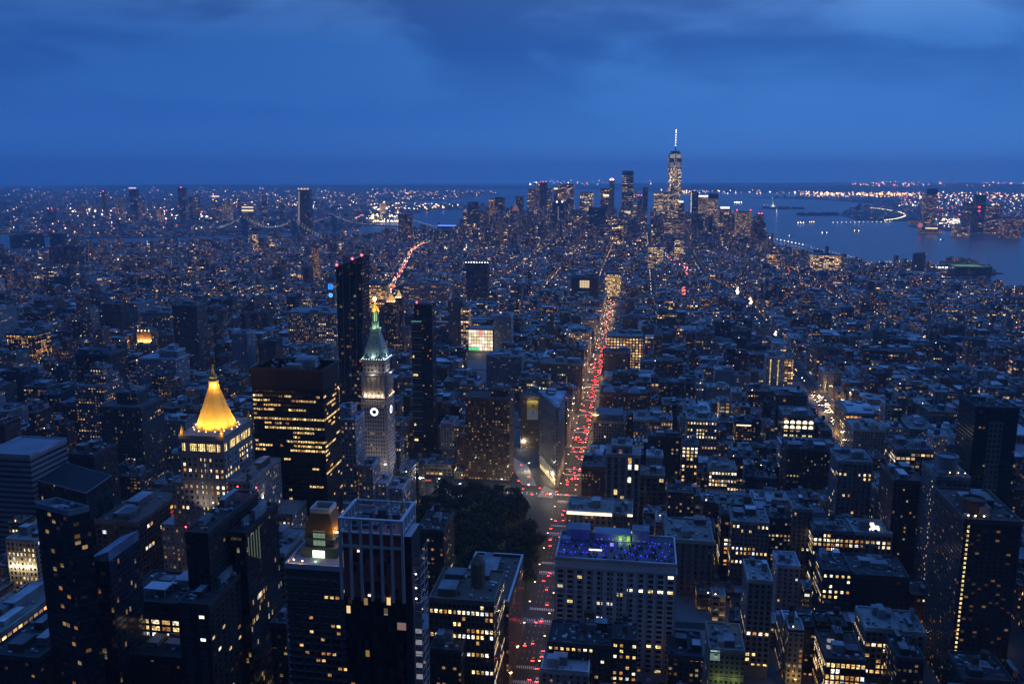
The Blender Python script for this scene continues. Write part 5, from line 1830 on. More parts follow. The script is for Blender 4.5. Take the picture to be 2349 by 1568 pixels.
# --- the clock tower in blue light, far down the east side
def blue_clock():
    Y = 1560
    X = lambda px, py: atY(px, py, Y)[0]
    Zz = lambda py: atY(758, py, Y)[1]
    x0, x1 = X(749, 680), X(768, 680)
    cx = (x0 + x1) / 2
    W = x1 - x0
    root = empty('clock_tower', (cx, Y + W / 2, 0), 'distant stone clock tower whose columns and dial are lit deep blue', 'clock tower')
    LANDMARKS.append(('blue-lit clock tower', 758, 670))
    r = random.Random(5)
    a = face_attr('lime', r, .25, .1, col=(.26, .26, .28))
    mb = MB()
    mb.box(x0, x1, Y, Y + W, 0, Zz(648), 0, a, 0, plainattr(a[0]))
    mb.box(x0 + 1, x1 - 1, Y + 1, Y + W - 1, Zz(648), Zz(637), 0, plainattr(a[0]), 0, plainattr(a[0]))
    mb.lathe(cx, Y + W / 2, [(W * .36, Zz(637)), (W * .2, Zz(630)), (W * .12, Zz(626)), (.2, Zz(620))], 8)
    mb.build('wall', FACADE, root)
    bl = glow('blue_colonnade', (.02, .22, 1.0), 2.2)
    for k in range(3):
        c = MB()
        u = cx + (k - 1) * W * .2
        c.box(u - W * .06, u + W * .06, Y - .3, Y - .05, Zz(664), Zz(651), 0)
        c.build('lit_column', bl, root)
    c = MB()
    rr, zc = W * .24, Zz(677)
    for k in range(24):
        t0, t1 = k * math.pi / 12, (k + 1) * math.pi / 12
        c.face([(cx + rr * .5 * math.cos(t0), Y - .3, zc + rr * .5 * math.sin(t0)), (cx + rr * math.cos(t0), Y - .3, zc + rr * math.sin(t0)), (cx + rr * math.cos(t1), Y - .3, zc + rr * math.sin(t1)), (cx + rr * .5 * math.cos(t1), Y - .3, zc + rr * .5 * math.sin(t1))])
    c.face([(cx - .4, Y - .35, zc), (cx + .4, Y - .35, zc), (cx + rr * .6, Y - .35, zc + rr * .5), (cx + rr * .5, Y - .35, zc + rr * .6)])
    c.build('clock_face', glow('blue_dial', (.08, .40, 1.0), 2.6), root)
    register(x0, x1, Y, Y + W, Zz(648), 710)


blue_clock()


def lit_pyramids():
    for n, (xl, xr, yt, Y) in enumerate(((883, 908, 690, 1400), (903, 922, 680, 1440))):
        X = lambda px, py: atY(px, py, Y)[0]
        x0, x1 = X(xl, yt + 20), X(xr, yt + 20)
        z0 = atY(xl, yt + 3, Y)[1]
        zp = atY(xl, yt - 14, Y)[1]
        W = x1 - x0
        cx = (x0 + x1) / 2
        root = empty('brick_tower', (cx, Y + W / 2, 0), ('nearer' if n == 0 else 'farther') + ' of the twin red brick towers capped by small glowing pyramids', 'tower', 'twin pyramid-capped brick towers')
        r = random.Random(n)
        a = face_attr('brick', r, .2, .02, col=(.17, .06, .045))
        mb = MB()
        mb.box(x0, x1, Y, Y + W, 0, z0, 0, a, 0, plainattr(a[0]))
        mb.box(x0 - 18, x1 + 6, Y + W + .2, Y + W + 30, 0, z0 * .5, 0, a, 0, plainattr(a[0]))
        mb.build('wall', FACADE, root)
        p = MB()
        h = W * .30
        p.lathe(cx, Y + W / 2, [(h * 1.41, z0 + .2), (.3, zp)], 4, 0, math.pi / 4)
        p.build('glass_pyramid', glow('glass_pyramid', (1.0, .56, .16), .85), root)
        for k in range(4):
            q = MB()
            q.octa(cx - h + k * h * .66, Y + W * .1, z0 + 1, .8)
            q.build('roof_lamp', WARM_LAMP, root)
        register(x0, x1, Y, Y + W, z0, 790)
    LANDMARKS.append(('twin pyramid-capped towers', 900, 730))


lit_pyramids()


def bright_store():
    x0, x1, y0 = plant_box(1074, 1130, 752, 44)
    root = empty('store_building', ((x0 + x1) / 2, y0 + 15, 0), 'brilliantly lit store front of white and red windows above the dark round park', 'store')
    LANDMARKS.append(('bright store front', 1100, 770))
    mb = MB()
    a = face_attr('lime', rl, .1, 0, col=(.26, .25, .25))
    mb.box(x0, x1, y0, y0 + 30, 0, 44, 0, plainattr(a[0]), 0, plainattr((.35, .35, .36)))
    mb.build('wall', FACADE, root)
    ms = [glow('store_white', (1, .90, .72), 1.5), glow('store_red', (1, .25, .2), 1.6), glow('store_green', (.1, .8, .25), 1.2), glow('store_cream', (1, .76, .42), 1.0)]
    r = random.Random(4)
    W = x1 - x0
    for j in range(6):
        for i in range(9):
            q = MB()
            u = x0 + W * (i + .08) / 9
            q.box(u, u + W * .84 / 9, y0 - .25, y0 - .05, 3 + j * 6.4, 3 + j * 6.4 + 5.2, 0)
            k = 2 if j == 0 and i < 4 else 1 if (i == 4 and j in (4, 5)) else r.choice([0, 3, 3])
            q.build('store_window', ms[k], root)
    lamp_light(root, ((x0 + x1) / 2, y0 - 14, 12), 14000, (1, .8, .55), 2, 'store_glow')
    register(x0, x1, y0, y0 + 30, 44, 798)


bright_store()


def billboard():
    # hangs on the west wall of its building, painted on canvas
    x0, x1, y0 = plant_box(1193, 1238, 908, 64)
    Y = y0 - .4
    xa, za = atY(1208, 918, Y)
    xb, zb = atY(1234, 918, Y)
    zc = atY(1220, 958, Y)[1]
    root = empty('billboard', ((xa + xb) / 2, Y, zc), 'tall yellow billboard picturing a dark-haired person in a white shirt', 'billboard')
    W = xb - xa
    zd = atY(1220, 962, Y)[1]
    H_ = za - zd
    b = MB()
    b.box(xa, xb, Y - .1, Y + .3, zd, za, 0)
    b.build('canvas', plain('poster_yellow', (.62, .50, .06), .8, 0, .08), root)
    f = MB()
    cx = xa + W * .55
    f.face([(xa + .3, Y - .16, zd + .3), (xb - .3, Y - .16, zd + .3), (xb - .3, Y - .16, zd + H_ * .38), (xb - W * .2, Y - .16, zd + H_ * .55), (cx + W * .1, Y - .16, zd + H_ * .60), (cx - W * .1, Y - .16, zd + H_ * .60), (xa + W * .18, Y - .16, zd + H_ * .52), (xa + .3, Y - .16, zd + H_ * .34)], 0)
    f.face([(cx - W * .03, Y - .2, zd + H_ * .28), (cx + W * .04, Y - .2, zd + H_ * .28), (cx + W * .02, Y - .2, zd + H_ * .56), (cx - W * .02, Y - .2, zd + H_ * .56)], 1)
    f.face([(cx + W * .13 * math.cos(t), Y - .2, zd + H_ * .70 + H_ * .085 * math.sin(t)) for t in [k * math.pi / 8 for k in range(16)]], 2)
    f.face([(cx + W * .145 * math.cos(t), Y - .24, zd + H_ * .725 + H_ * .075 * math.sin(t)) for t in [k * math.pi / 8 for k in range(9)]], 3)
    f.build('pictured_person', [plain('poster_shirt', (.6, .62, .66), .8, 0, .05), plain('poster_tie', (.03, .12, .14), .8), plain('poster_skin', (.42, .24, .16), .8), plain('poster_hair', (.02, .015, .012), .8)], root)
    for k in range(3):
        q = MB()
        u = xa + W * (.2 + .3 * k)
        q.bar((u, Y, za + .4), (u, Y - 3, za + 1.2), .08)
        q.build('lamp_arm', STEEL, root)
        lamp_light(root, (u, Y - 3, za + 1.1), 420, (1, .92, .8), .3, 'billboard_lamp')


billboard()


def poster():
    # lit poster on the green-lit theatre wall
    x0, x1, y0 = plant_box(1627, 1708, 1488, 27)
    Y = y0 - .35
    xa, za = atY(1629, 1489, Y)
    xb, zb = atY(1650, 1514, Y)
    root = empty('poster', ((xa + xb) / 2, Y, zb), 'backlit teal poster of a dark-haired face on the green-lit wall', 'poster')
    b = MB()
    b.box(xa, xb, Y - .1, Y + .2, zb, za, 0)
    b.build('panel', glow('poster_panel', (.30, .62, .55), .35), root)
    cx, cz, R_ = xa + (xb - xa) * .6, zb + (za - zb) * .42, (xb - xa) * .2
    f = MB()
    f.face([(cx + R_ * math.cos(t), Y - .15, cz + R_ * 1.25 * math.sin(t)) for t in [k * math.pi / 8 for k in range(16)]], 0)
    f.face([(cx + R_ * 1.1 * math.cos(t), Y - .19, cz + R_ * .5 + R_ * .9 * math.sin(t)) for t in [k * math.pi / 8 for k in range(9)]], 1)
    f.build('pictured_face', [glow('poster_face', (.75, .5, .38), .5), plain('poster_hair', (.02, .015, .012), .8)], root)
    lt = MB()
    for k in range(5):
        lt.box(xa + .4 + k * .8, xa + .9 + k * .8, Y - .16, Y - .12, za - .9, za - .3, 0)
    lt.build('lettering', glow('poster_lettering', (.9, 1, .95), .9), root)
    for u in (.3, .75):
        lamp_light(root, (x0 + (x1 - x0) * u, y0 - 4, 7), 500, (.75, 1, .3), .5, 'wall_floodlight')


poster()


# ------------------------------------------------------------------ far towers, placed by distance
def T(name, label, xl, xr, yt, Y, dep, style, **kw):
    h = atY((xl + xr) / 2, yt, Y)[1]
    kw.setdefault('yb', yt + 34)
    kw.setdefault('rich', False)
    return spec(name, label, xl, xr, yt, h, dep, style, **kw)


LIT = dict(cell=(5.5, 5.5), win=(.72, .6))


def strip(root, xl, xr, ya, yb_, Y, m, name='light_band', th=.5):
    """A band of light on a far wall."""
    xa, za = atY(xl, ya, Y)
    xb, zb = atY(xr, yb_, Y)
    b = MB()
    b.box(xa, xb, Y - th - .15, Y - .15, min(za, zb), max(za, zb), 0)
    return b.build(name, m, root)


def red_tip(root, xl, yt, Y, rad=2.2, m=None):
    x, z = atY(xl, yt, Y)
    b = MB()
    b.bar((x, Y + 2, z - 6), (x, Y + 2, z + 1), .5, 1)
    b.octa(x, Y + 2, z + 2, rad)
    return b.build('beacon', [m or RED_LAMP, STEEL], root)


BW = glow('band_white', (.95, .95, 1), 1.6)
BWARM = glow('band_warm', (1, .72, .4), 1.5)


def tallest():
    Y = 4565
    X = lambda px: atY(px, 450, Y)[0]
    Z = lambda py: atY(1546, py, Y)[1]
    xa, xb = X(1530.5), X(1561)
    cx = (xa + xb) / 2
    h = (xb - xa) / 2
    root = empty('skyscraper', (cx, Y + h, 0), 'tallest far tower with tapering glass sides and a lit needle spire', 'skyscraper')
    LANDMARKS.append(('tallest spired tower', 1546, 430))
    cyy = Y + h
    ztop, zb = Z(352), 56
    hb, ht = h, h * .90
    sq = lambda e, z: [(cx - e, cyy - e, z), (cx + e, cyy - e, z), (cx + e, cyy + e, z), (cx - e, cyy + e, z)]
    mb = MB()
    r = random.Random(1)
    a = ((.03, .045, .07), (4.2, 5.2, 12.), (.62, .55, .40), (.35, .22, 2.6))
    mb.loft([sq(hb, 0), sq(hb, zb)], 0, False, a)
    # eight tall triangles: the square turns by 45 degrees on the way up
    q = ht * 1.0
    B0 = sq(hb, zb)
    T0 = [(cx, cyy - q * 1.15, ztop), (cx + q * 1.15, cyy, ztop), (cx, cyy + q * 1.15, ztop), (cx - q * 1.15, cyy, ztop)]
    zones = [(0, 1)]
    for k in range(4):
        p0, p1, t = B0[k], B0[(k + 1) % 4], T0[k]
        mb.face([p0, p1, t], 0, [(0, zb), (2 * hb, zb), (hb, ztop)], a)
        t2 = T0[(k + 1) % 4]
        mb.face([p1, t2, t], 0, [(100, zb), (100 + hb, ztop), (100 - hb, ztop)], a)
    mb.build('glass_shaft', FACADE, root)
    cp_ = MB()
    e = ht * 1.0
    cp_.box(cx - e, cx + e, cyy - e, cyy + e, Z(392), Z(364), 0, a, 0)
    cp_.build('crown_mass', plain('crown_glass', (.03, .05, .09), .3), root)
    f = Y - (e - h) - .1
    for (y1, y2, m_) in ((354, 363, glow('crown_band', (.9, .85, .8), .35)), (373, 385, glow('crown_band_low', (.8, .72, .75), .22))):
        for u0, u1 in ((-.9, -.04), (.04, .9)):
            b = MB()
            b.box(cx + e * u0, cx + e * u1, cyy - e - .8, cyy - e - .2, Z(y2), Z(y1), 0)
            b.build('lit_floors', m_, root)
    rg = MB()
    rg.box(cx - e * 1.0, cx + e * 1.0, cyy - e, cyy + e, Z(364), Z(352), 0)
    rg.lathe(cx, cyy, [(e * .8, Z(352)), (e * .8, Z(347)), (e * .5, Z(346))], 16)
    rg.build('crown_ring', plain('crown_steel', (.06, .08, .12), .4), root)
    sp = MB()
    sp.lathe(cx, cyy, [(3.2, Z(347)), (2.2, Z(330)), (1.4, Z(300)), (.4, Z(296))], 8)
    sp.build('spire', STEEL, root)
    for py in (333, 327, 321, 315, 309, 303, 298):
        b = MB()
        b.lathe(cx, cyy, [(2.6, Z(py + 1.6)), (3.1, Z(py)), (2.0, Z(py - 1.2))], 8)
        b.build('spire_lamp', glow('spire_lamp', (1, .9, .78), 3.2), root)
    rl_ = random.Random(6)
    for k in range(70):
        py = rl_.uniform(388, 440)
        u = rl_.uniform(-.92, .92)
        if abs(u) < .1 and rl_.random() < .3:
            continue
        hh = hb + (q * .9 - hb) * (Z(py) - zb) / (ztop - zb)
        b = MB()
        hgt = rl_.choice([1.4, 1.8, 3.5])
        b.box(cx + hh * u - 1.5, cx + hh * u + 1.5, cyy - hh - 2.2, cyy - hh - 1.8, Z(py), Z(py) + hgt * 2, 0)
        b.build('lit_window', glow('tower_lit_white', (.95, .95, 1), 1.5) if rl_.random() < .75 else WINLIT[0], root)
    register(cx - h, cx + h, Y, Y + 2 * h, ztop, 530)


tallest()
r_, g_ = T('skyscraper', 'slim glass skyscraper with stacked lit bands, second highest of the far cluster', 1427, 1453, 400, 4380, 40, 'glass', lb=.35, lf=.35, st=.9, cell=(6, 9), win=(.6, .45), lm='banded slim skyscraper')
strip(r_, 1427, 1453, 392, 400, g_[2], plain('dark_screen', (.03, .04, .06), .5), 'roof_screen')
strip(r_, 1425, 1450, 484, 498, 4370, glow('bright_base', (1, .80, .42), 1.0), 'bright_storeys')
T('office_tower', 'narrow lit tower close beside the banded slim skyscraper', 1453.5, 1460, 440, 4420, 30, 'grid', lb=.35, lf=.3, **LIT)
r_, g_ = T('office_tower', 'thin dim tower with a red-lit roofline between two taller ones', 1462, 1473, 451, 4450, 30, 'dark', lb=.2, **LIT)
red_tip(r_, 1464, 449, g_[2]); red_tip(r_, 1471, 449, g_[2])
T('office_tower', 'thin dark tower standing clear against the water left of the spired tower', 1474.5, 1486, 431, 4400, 30, 'dark', lb=.12, **LIT)
T('office_tower', 'broad yellow-lit glass tower at the left foot of the spired tower', 1500, 1533, 442, 4420, 45, 'grid', lb=.45, lf=.4, st=1.5, lm='broad yellow-lit tower', **LIT)
T('office_tower', 'bright lower tower directly in front of the spired tower', 1535, 1556, 450, 4300, 40, 'grid', lb=.5, lf=.4, st=1.6, **LIT)
r_, g_ = T('office_tower', 'dim tower with a white-lit top at the right foot of the spired tower', 1552, 1569, 466, 4350, 40, 'brick', lb=.25, lf=.1, **LIT)
strip(r_, 1556, 1567, 461, 465, g_[2], BW)
T('terminal_building', 'low wide glowing hall with curved lit lines below the spired tower', 1524, 1569, 502, 4150, 60, 'glass', lb=.35, lf=.3, cell=(9, 4), win=(.95, .4), st=1.0, lm='low glowing hall')
r_, g_ = T('apartment_tower', 'very dark tower with a bright white dotted edge down its whole height', 1583, 1602, 440, 4250, 30, 'dark', lb=.1, **LIT)
for k in range(46):
    py = 442 + k * 2.05
    u = 1585.2 + .9 * math.sin(k * 2.3) - k * .045
    strip(r_, u - .9, u + .9, py, py + 1.15, g_[2], BW, 'edge_lamp')
r_, g_ = T('office_tower', 'broad warm-lit tower with a white band under a low pyramid roof', 1602, 1626, 452, 4330, 50, 'lime', lb=.75, lf=.3, st=.75, col=(.35, .26, .2), lm='warm-lit broad tower', **LIT)
strip(r_, 1602, 1626, 448, 452, g_[2], BW)
pb_ = MB()
pb_.lathe((g_[0] + g_[1]) / 2, g_[2] + 25, [(26, g_[4]), (1, g_[4] + 20)], 4, 0, math.pi / 4)
pb_.build('pyramid_roof', COPPER, r_)
r_, g_ = T('office_tower', 'square warm-lit tower with a flat dark top beside the pyramid-roofed one', 1624, 1647, 456, 4290, 50, 'lime', lb=.8, lf=.3, st=.75, col=(.35, .26, .2), **LIT)
strip(r_, 1624, 1647, 444, 455, g_[2], plain('dark_screen', (.03, .04, .06), .5), 'roof_screen')
T('apartment_tower', 'dark stepped block in front of the warm-lit broad tower', 1588, 1613, 492, 4000, 40, 'dark', lb=.07)
r_, g_ = T('office_tower', 'tower with a glowing white chamfered top near the river', 1649, 1675, 479, 4120, 45, 'dark', lb=.3, lf=.2, **LIT)
strip(r_, 1652, 1673, 474, 479, g_[2], BW)
r_, g_ = T('office_tower', 'square block with a glowing pink-gold window grid and two red beacons', 1687, 1724, 486, 3900, 45, 'lime', lb=.75, lf=.3, st=.7, col=(.3, .22, .22), lm='pink-gold gridded block', **LIT)
red_tip(r_, 1690, 483, g_[2]); red_tip(r_, 1721, 483, g_[2])
T('apartment_tower', 'lower dim wing left of the pink-gold gridded block', 1679, 1687, 493, 3920, 30, 'brick', lb=.2)
r_, g_ = T('apartment_tower', 'last stepped tower of the cluster by the open river with red lights', 1735, 1752, 493, 3880, 30, 'brick', lb=.25, **LIT)
red_tip(r_, 1740, 491, g_[2]); red_tip(r_, 1747, 491, g_[2])
T('apartment_tower', 'wide shoulder block under the last river tower', 1729, 1756, 512, 3860, 40, 'brick', lb=.2, **LIT)
T('office_tower', 'striped yellow-lit block standing low before the spired tower', 1548, 1569, 550, 3350, 40, 'grid', lb=.3, lf=.5, yb=580)
T('office_tower', 'dark office slab with bright lit floors at the end of a red street', 1404, 1430, 500, 3900, 40, 'dark', lb=.3, lf=.35, st=2.2, cell=(6, 6), win=(.7, .6), yb=560, lm='dark slab with bright floors')
# cluster to the left
T('apartment_tower', 'isolated dim slab tower by the east river with a lit corner', 1072, 1096, 464, 4150, 30, 'dark', lb=.04, col=(.12, .10, .10), lm='isolated dim slab tower')
T('office_tower', 'boxy slab with a few greenish top lights right of the isolated dim slab', 1100, 1119, 486, 4150, 40, 'lime', lb=.12, lf=.1)
T('apartment_tower', 'unfinished tower with glowing floors and a crane on top', 1121, 1132, 456, 4450, 30, 'brick', lb=.6, lf=.3, st=1.2, **LIT)
T('office_tower', 'dark round-shouldered tower right of the glowing unfinished one', 1134, 1155, 453, 4500, 40, 'dark', lb=.14, **LIT)
r_, g_ = T('civic_tower', 'slab with an orange-lit pyramid roof in the left part of the far cluster', 1172, 1189, 484, 4100, 36, 'lime', lb=.06, lm='orange pyramid slab')
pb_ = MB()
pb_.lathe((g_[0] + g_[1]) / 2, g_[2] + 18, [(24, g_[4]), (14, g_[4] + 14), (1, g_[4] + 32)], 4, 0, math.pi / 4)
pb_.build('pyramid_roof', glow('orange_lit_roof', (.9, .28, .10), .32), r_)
T('office_tower', 'square dark tower behind the orange pyramid slab', 1181, 1200, 451, 4700, 36, 'dark', lb=.2, **LIT)
T('office_tower', 'stepped old tower with scattered yellow windows at the cluster middle', 1209, 1228, 435, 4750, 40, 'lime', lb=.3, lf=.15, **LIT)
r_, g_ = T('office_tower', 'slender old tower with bright lamps around its crown', 1225, 1236, 422, 4720, 30, 'lime', lb=.35, **LIT)
for u, v in ((1216, 424), (1230, 420), (1252, 424)):
    red_tip(r_, u if u < 1240 else 1235, v, g_[2], 3.0, WHITE_LAMP)
r_, g_ = T('office_tower', 'wide flat-topped dark tower with a red light rim beside the lamp-topped ones', 1237, 1254, 419, 4700, 40, 'dark', lb=.08, lm='red-rimmed dark tower')
for u in (1239, 1245, 1252):
    red_tip(r_, u, 418, g_[2], 1.8)
T('office_tower', 'green-roofed shoulder tower right of the red-rimmed dark tower', 1254.5, 1265, 433, 4720, 36, 'lime', lb=.25, **LIT)
r_, g_ = T('office_tower', 'thin tower with a bright white cap beside a broad dark one', 1270, 1279, 436, 4650, 30, 'dark', lb=.3, **LIT)
strip(r_, 1270, 1279, 431, 435, g_[2], BWARM)
r_, g_ = T('office_tower', 'broad dark bank tower with rows of lit offices and one lamp on top', 1279.5, 1316, 423, 4680, 45, 'dark', lb=.22, lf=.2, lm='broad dark bank tower', **LIT)
red_tip(r_, 1303, 420, g_[2], 2.2, WHITE_LAMP)
r_, g_ = T('office_tower', 'black slab with two bright lamps on its roof and a dotted light line', 1266, 1293, 465, 4150, 40, 'dark', lb=.03, col=(.02, .02, .025))
red_tip(r_, 1277, 464, g_[2], 3.4, WHITE_LAMP); red_tip(r_, 1289, 464, g_[2], 3.0, WHITE_LAMP)
for k in range(22):
    strip(r_, 1279.4, 1280.4, 474 + k * 2, 475.1 + k * 2, g_[2], glow('dot_line', (1, .85, .6), .8), 'edge_lamp')
T('office_tower', 'block with greenish lit top floors right of the broad dark bank tower', 1330, 1360, 441, 4500, 45, 'grid', lb=.3, lf=.35, st=1.5, **LIT)
r_, g_ = T('office_tower', 'dark tower with one wide bright storey near its top', 1377, 1397, 433, 4550, 40, 'dark', lb=.2, lf=.1, **LIT)
strip(r_, 1383, 1396, 446, 451, g_[2], glow('bright_storey', (1, .66, .36), 2.0))
r_, g_ = T('office_tower', 'slim stone tower crowned by glowing lamps left of the banded skyscraper', 1397.5, 1409, 416, 4450, 30, 'lime', lb=.15)
red_tip(r_, 1400, 413, g_[2], 3.4, WARM_LAMP); red_tip(r_, 1406, 413, g_[2], 3.4, WARM_LAMP); red_tip(r_, 1403, 410, g_[2], 2.4)
T('office_tower', 'windowless blue-dark slab before the far cluster', 1350, 1388, 477, 3950, 45, 'dark', lb=.005, col=(.06, .055, .06), lm='windowless slab')
T('apartment_tower', 'dark tower with lit orange columns of windows low in the left cluster', 1190, 1208, 500, 4050, 36, 'brick', lb=.25)
# east side and the far bank
r_, g_ = T('apartment_tower', 'tall lone dark glass tower by the bridges with a lit top rim', 682, 709, 434, 4130, 40, 'glass', lb=.05, lf=.02, col=(.05, .055, .07), lm='lone riverside glass tower')
for k in range(7):
    strip(r_, 683 + k * 3.7, 685.5 + k * 3.7, 431.5 + (k % 2) * 2, 435, g_[2], glow('rim_light', (1, .72, .42), 1.4), 'rim_light')
for k in range(16):
    strip(r_, 684, 687, 440 + k * 4.4, 442.4 + k * 4.4, g_[2], glow('corner_window', (.95, .75, .5), .5 + .1), 'corner_window')
T('apartment_tower', 'dark brick slab between the bridges and the far cluster with dotted windows', 913, 943, 493, 3950, 30, 'brick', lb=.3, yb=560, lm='dotted brick slab', **LIT)
for n, (a_, b_, c_) in enumerate(((21, 47, 541), (59, 86, 539), (112, 139, 538))):
    T('apartment_tower', ('first', 'second', 'third')[n] + ' from the left of three dark riverside slabs against the far water', a_, b_, c_ - 1, 3350, 40, 'dark', lb=.01, yb=580, col=(.06, .05, .05))
T('apartment_tower', 'brown housing slab with a faintly orange-lit face on the far left', 110, 140, 568, 2750, 30, 'apt', lb=.06, yb=605)
T('apartment_tower', 'taller brown housing slab with orange-lit face beside the fainter one', 145, 178, 566, 2740, 30, 'apt', lb=.09, yb=608)
T('apartment_tower', 'narrow tower with a bright vertical row of lights at the left of the bridges', 578, 586, 536, 3400, 24, 'dark', lb=.7, st=2.2, yb=580, **LIT)
T('apartment_tower', 'small tower with glowing yellow side left of the red-beacon glass tower', 715, 726, 566, 2500, 20, 'dark', lb=.6, st=1.8, yb=585)
bk = [(232, 240, 440, .25), (261, 280, 452, .5), (295, 312, 434, .15), (313, 322, 466, .6), (325, 331, 466, .5), (358, 370, 478, .8), (407, 422, 432, .12), (414, 425, 472, .5), (432, 440, 452, .2), (446, 452, 448, .2), (508, 528, 462, .6), (485, 503, 470, .3), (107, 111, 480, .05), (116, 120, 480, .05), (178, 189, 466, .4), (600, 607, 450, .2), (545, 552, 460, .25), (640, 650, 470, .3)]
bl_ = ['slim tower with a red-dotted edge', 'broad tower full of yellow windows', 'tall tower with a violet-lit crown', 'short tower with a lit grid', 'narrow dim tower beside the lit grid', 'squat brightly glowing block', 'tall dark tower with red top lights', 'low tower with amber windows', 'slender grey tower', 'slender tower with faint lights', 'stepped yellow-lit tower', 'dim tower with bright white cap', 'left twin chimney-like stack', 'right twin chimney-like stack', 'square block with a soft yellow grid', 'thin tower alone near the bridge', 'thin tower before the wide lit hall', 'block below the bridge cables']
for (a_, b_, c_, l_), t_ in zip(bk, bl_):
    r_, g_ = T('apartment_tower', t_ + ' in the skyline across the east river', a_, b_, c_, 5400, 30, 'grid' if l_ > .3 else 'dark', lb=l_, lf=.1, yb=505, cell=(7, 7), win=(.6, .55), st=1.1)
    if 'violet' in t_:
        strip(r_, a_, b_, 430, 433, g_[2], glow('violet_crown', (.8, .5, 1), 1.6))
    if 'red' in t_ or 'twin' in t_:
        red_tip(r_, (a_ + b_) / 2, c_ - 1, g_[2], 3)
    if 'white cap' in t_:
        strip(r_, a_, b_, 449, 452, g_[2], BWARM)
r_, g_ = T('office_building', 'wide hall with two long glowing bands on the far bank left of the bridges', 554, 581, 473, 5000, 60, 'lime', lb=.1, yb=505)
strip(r_, 554, 581, 474, 477, g_[2], BWARM)
strip(r_, 554, 581, 481, 485, g_[2], BWARM)
T('apartment_tower', 'bright narrow tower on the far bank right of the bridge tower', 870, 882, 466, 6200, 30, 'grid', lb=.9, st=1.6, yb=488, **LIT)
# far western shore
r_, g_ = T('skyscraper', 'tall glass tower on the far western shore with banded lit floors', 2121, 2151, 447, 5300, 45, 'glass', lb=.5, lf=.4, st=.6, cell=(6, 7), win=(.9, .5), yb=525, col=(.06, .08, .11), lm='far western shore tower')
strip(r_, 2126, 2150, 433, 446, g_[2], plain('dark_screen', (.03, .04, .06), .5), 'roof_screen')
r_, g_ = T('apartment_tower', 'dark tower with two red lamps on the far western shore', 2238, 2262, 447, 5000, 40, 'dark', lb=.12, yb=540, **LIT)
for v in (473, 482):
    strip(r_, 2243, 2248, v, v + 4, g_[2], glow('red_lamp_dim', (1, .04, .08), 2.5), 'red_lamp')
T('apartment_tower', 'lower dark block left of the red-lamped western tower', 2215, 2236, 466, 5050, 40, 'dark', lb=.2, yb=540, **LIT)
T('apartment_tower', 'lit stepped block right of the red-lamped western tower', 2266, 2298, 472, 5000, 40, 'dark', lb=.3, lf=.15, yb=540, **LIT)
T('office_building', 'long low office block on the far western waterfront', 2188, 2225, 516, 4800, 40, 'grid', lb=.3, lf=.3, yb=535)
T('office_building', 'second low waterfront block with lit rows at the far right', 2300, 2345, 500, 4700, 40, 'dark', lb=.25, lf=.3, yb=545)
r_, g_ = T('terminal_building', 'red-lit old ferry terminal on the far western shore', 2088, 2112, 505, 5900, 60, 'brick', lb=.8, st=1.2, yb=513)
x_, z_ = atY(2098, 498, g_[2])
pb_ = MB()
pb_.lathe(x_, g_[2] + 20, [(8, g_[4]), (6, g_[4] + 10), (1, z_)], 6)
pb_.build('turret', COPPER, r_)
# piers on the near river bank
r_, g_ = T('stadium_building', 'pier shed with an open playing field lit green inside', 2190, 2275, 612, 2900, 90, 'dark', lb=.05, yb=640)
fl_ = MB()
fl_.box(g_[0] + 6, g_[1] - 20, g_[2] + 8, g_[3] - 8, g_[4] + .2, g_[4] + .5, 0)
fl_.build('field', plain('turf_field', (.10, .22, .06), .9), r_)
for k in range(4):
    lamp_light(r_, (g_[0] + 15 + k * 25, g_[2] + 40, g_[4] + 22), 16000, (.95, 1, .8), 1, 'flood_mast')
for k in range(8):
    x_, z_ = atY(2137 + k * 8.3, 613.5, 2950)
    m_ = empty('floodlight_mast', (x_, 2950, 0), 'tall white floodlight mast beside the pier playing field', 'lamp', 'floodlight masts on the river pier')
    b = MB()
    b.bar((x_, 2950, 0), (x_, 2950, z_), .3)
    b.build('mast', STEEL, m_)
    b = MB()
    b.box(x_ - 3.5, x_ + 3.5, 2949, 2950, z_ - 2.0, z_ + 2.0, 0)
    b.build('lamp_head', glow('flood_head', (.95, .97, 1), 3), m_)
pier = MB()
for xa, ya, xb, yb_ in ((1960, 608, 2096, 605), (1990, 612, 2090, 610)):
    p, q = at(xa, ya), at(xb, yb_)
    pier.box(min(p[0], q[0]), max(p[0], q[0]), min(p[1], q[1]) - 10, max(p[1], q[1]) + 10, -1.5, 1.6, 0)
tag(pier.build('river_pier', CONCRETE), 'long flat river pier lined with small lamps', 'pier')


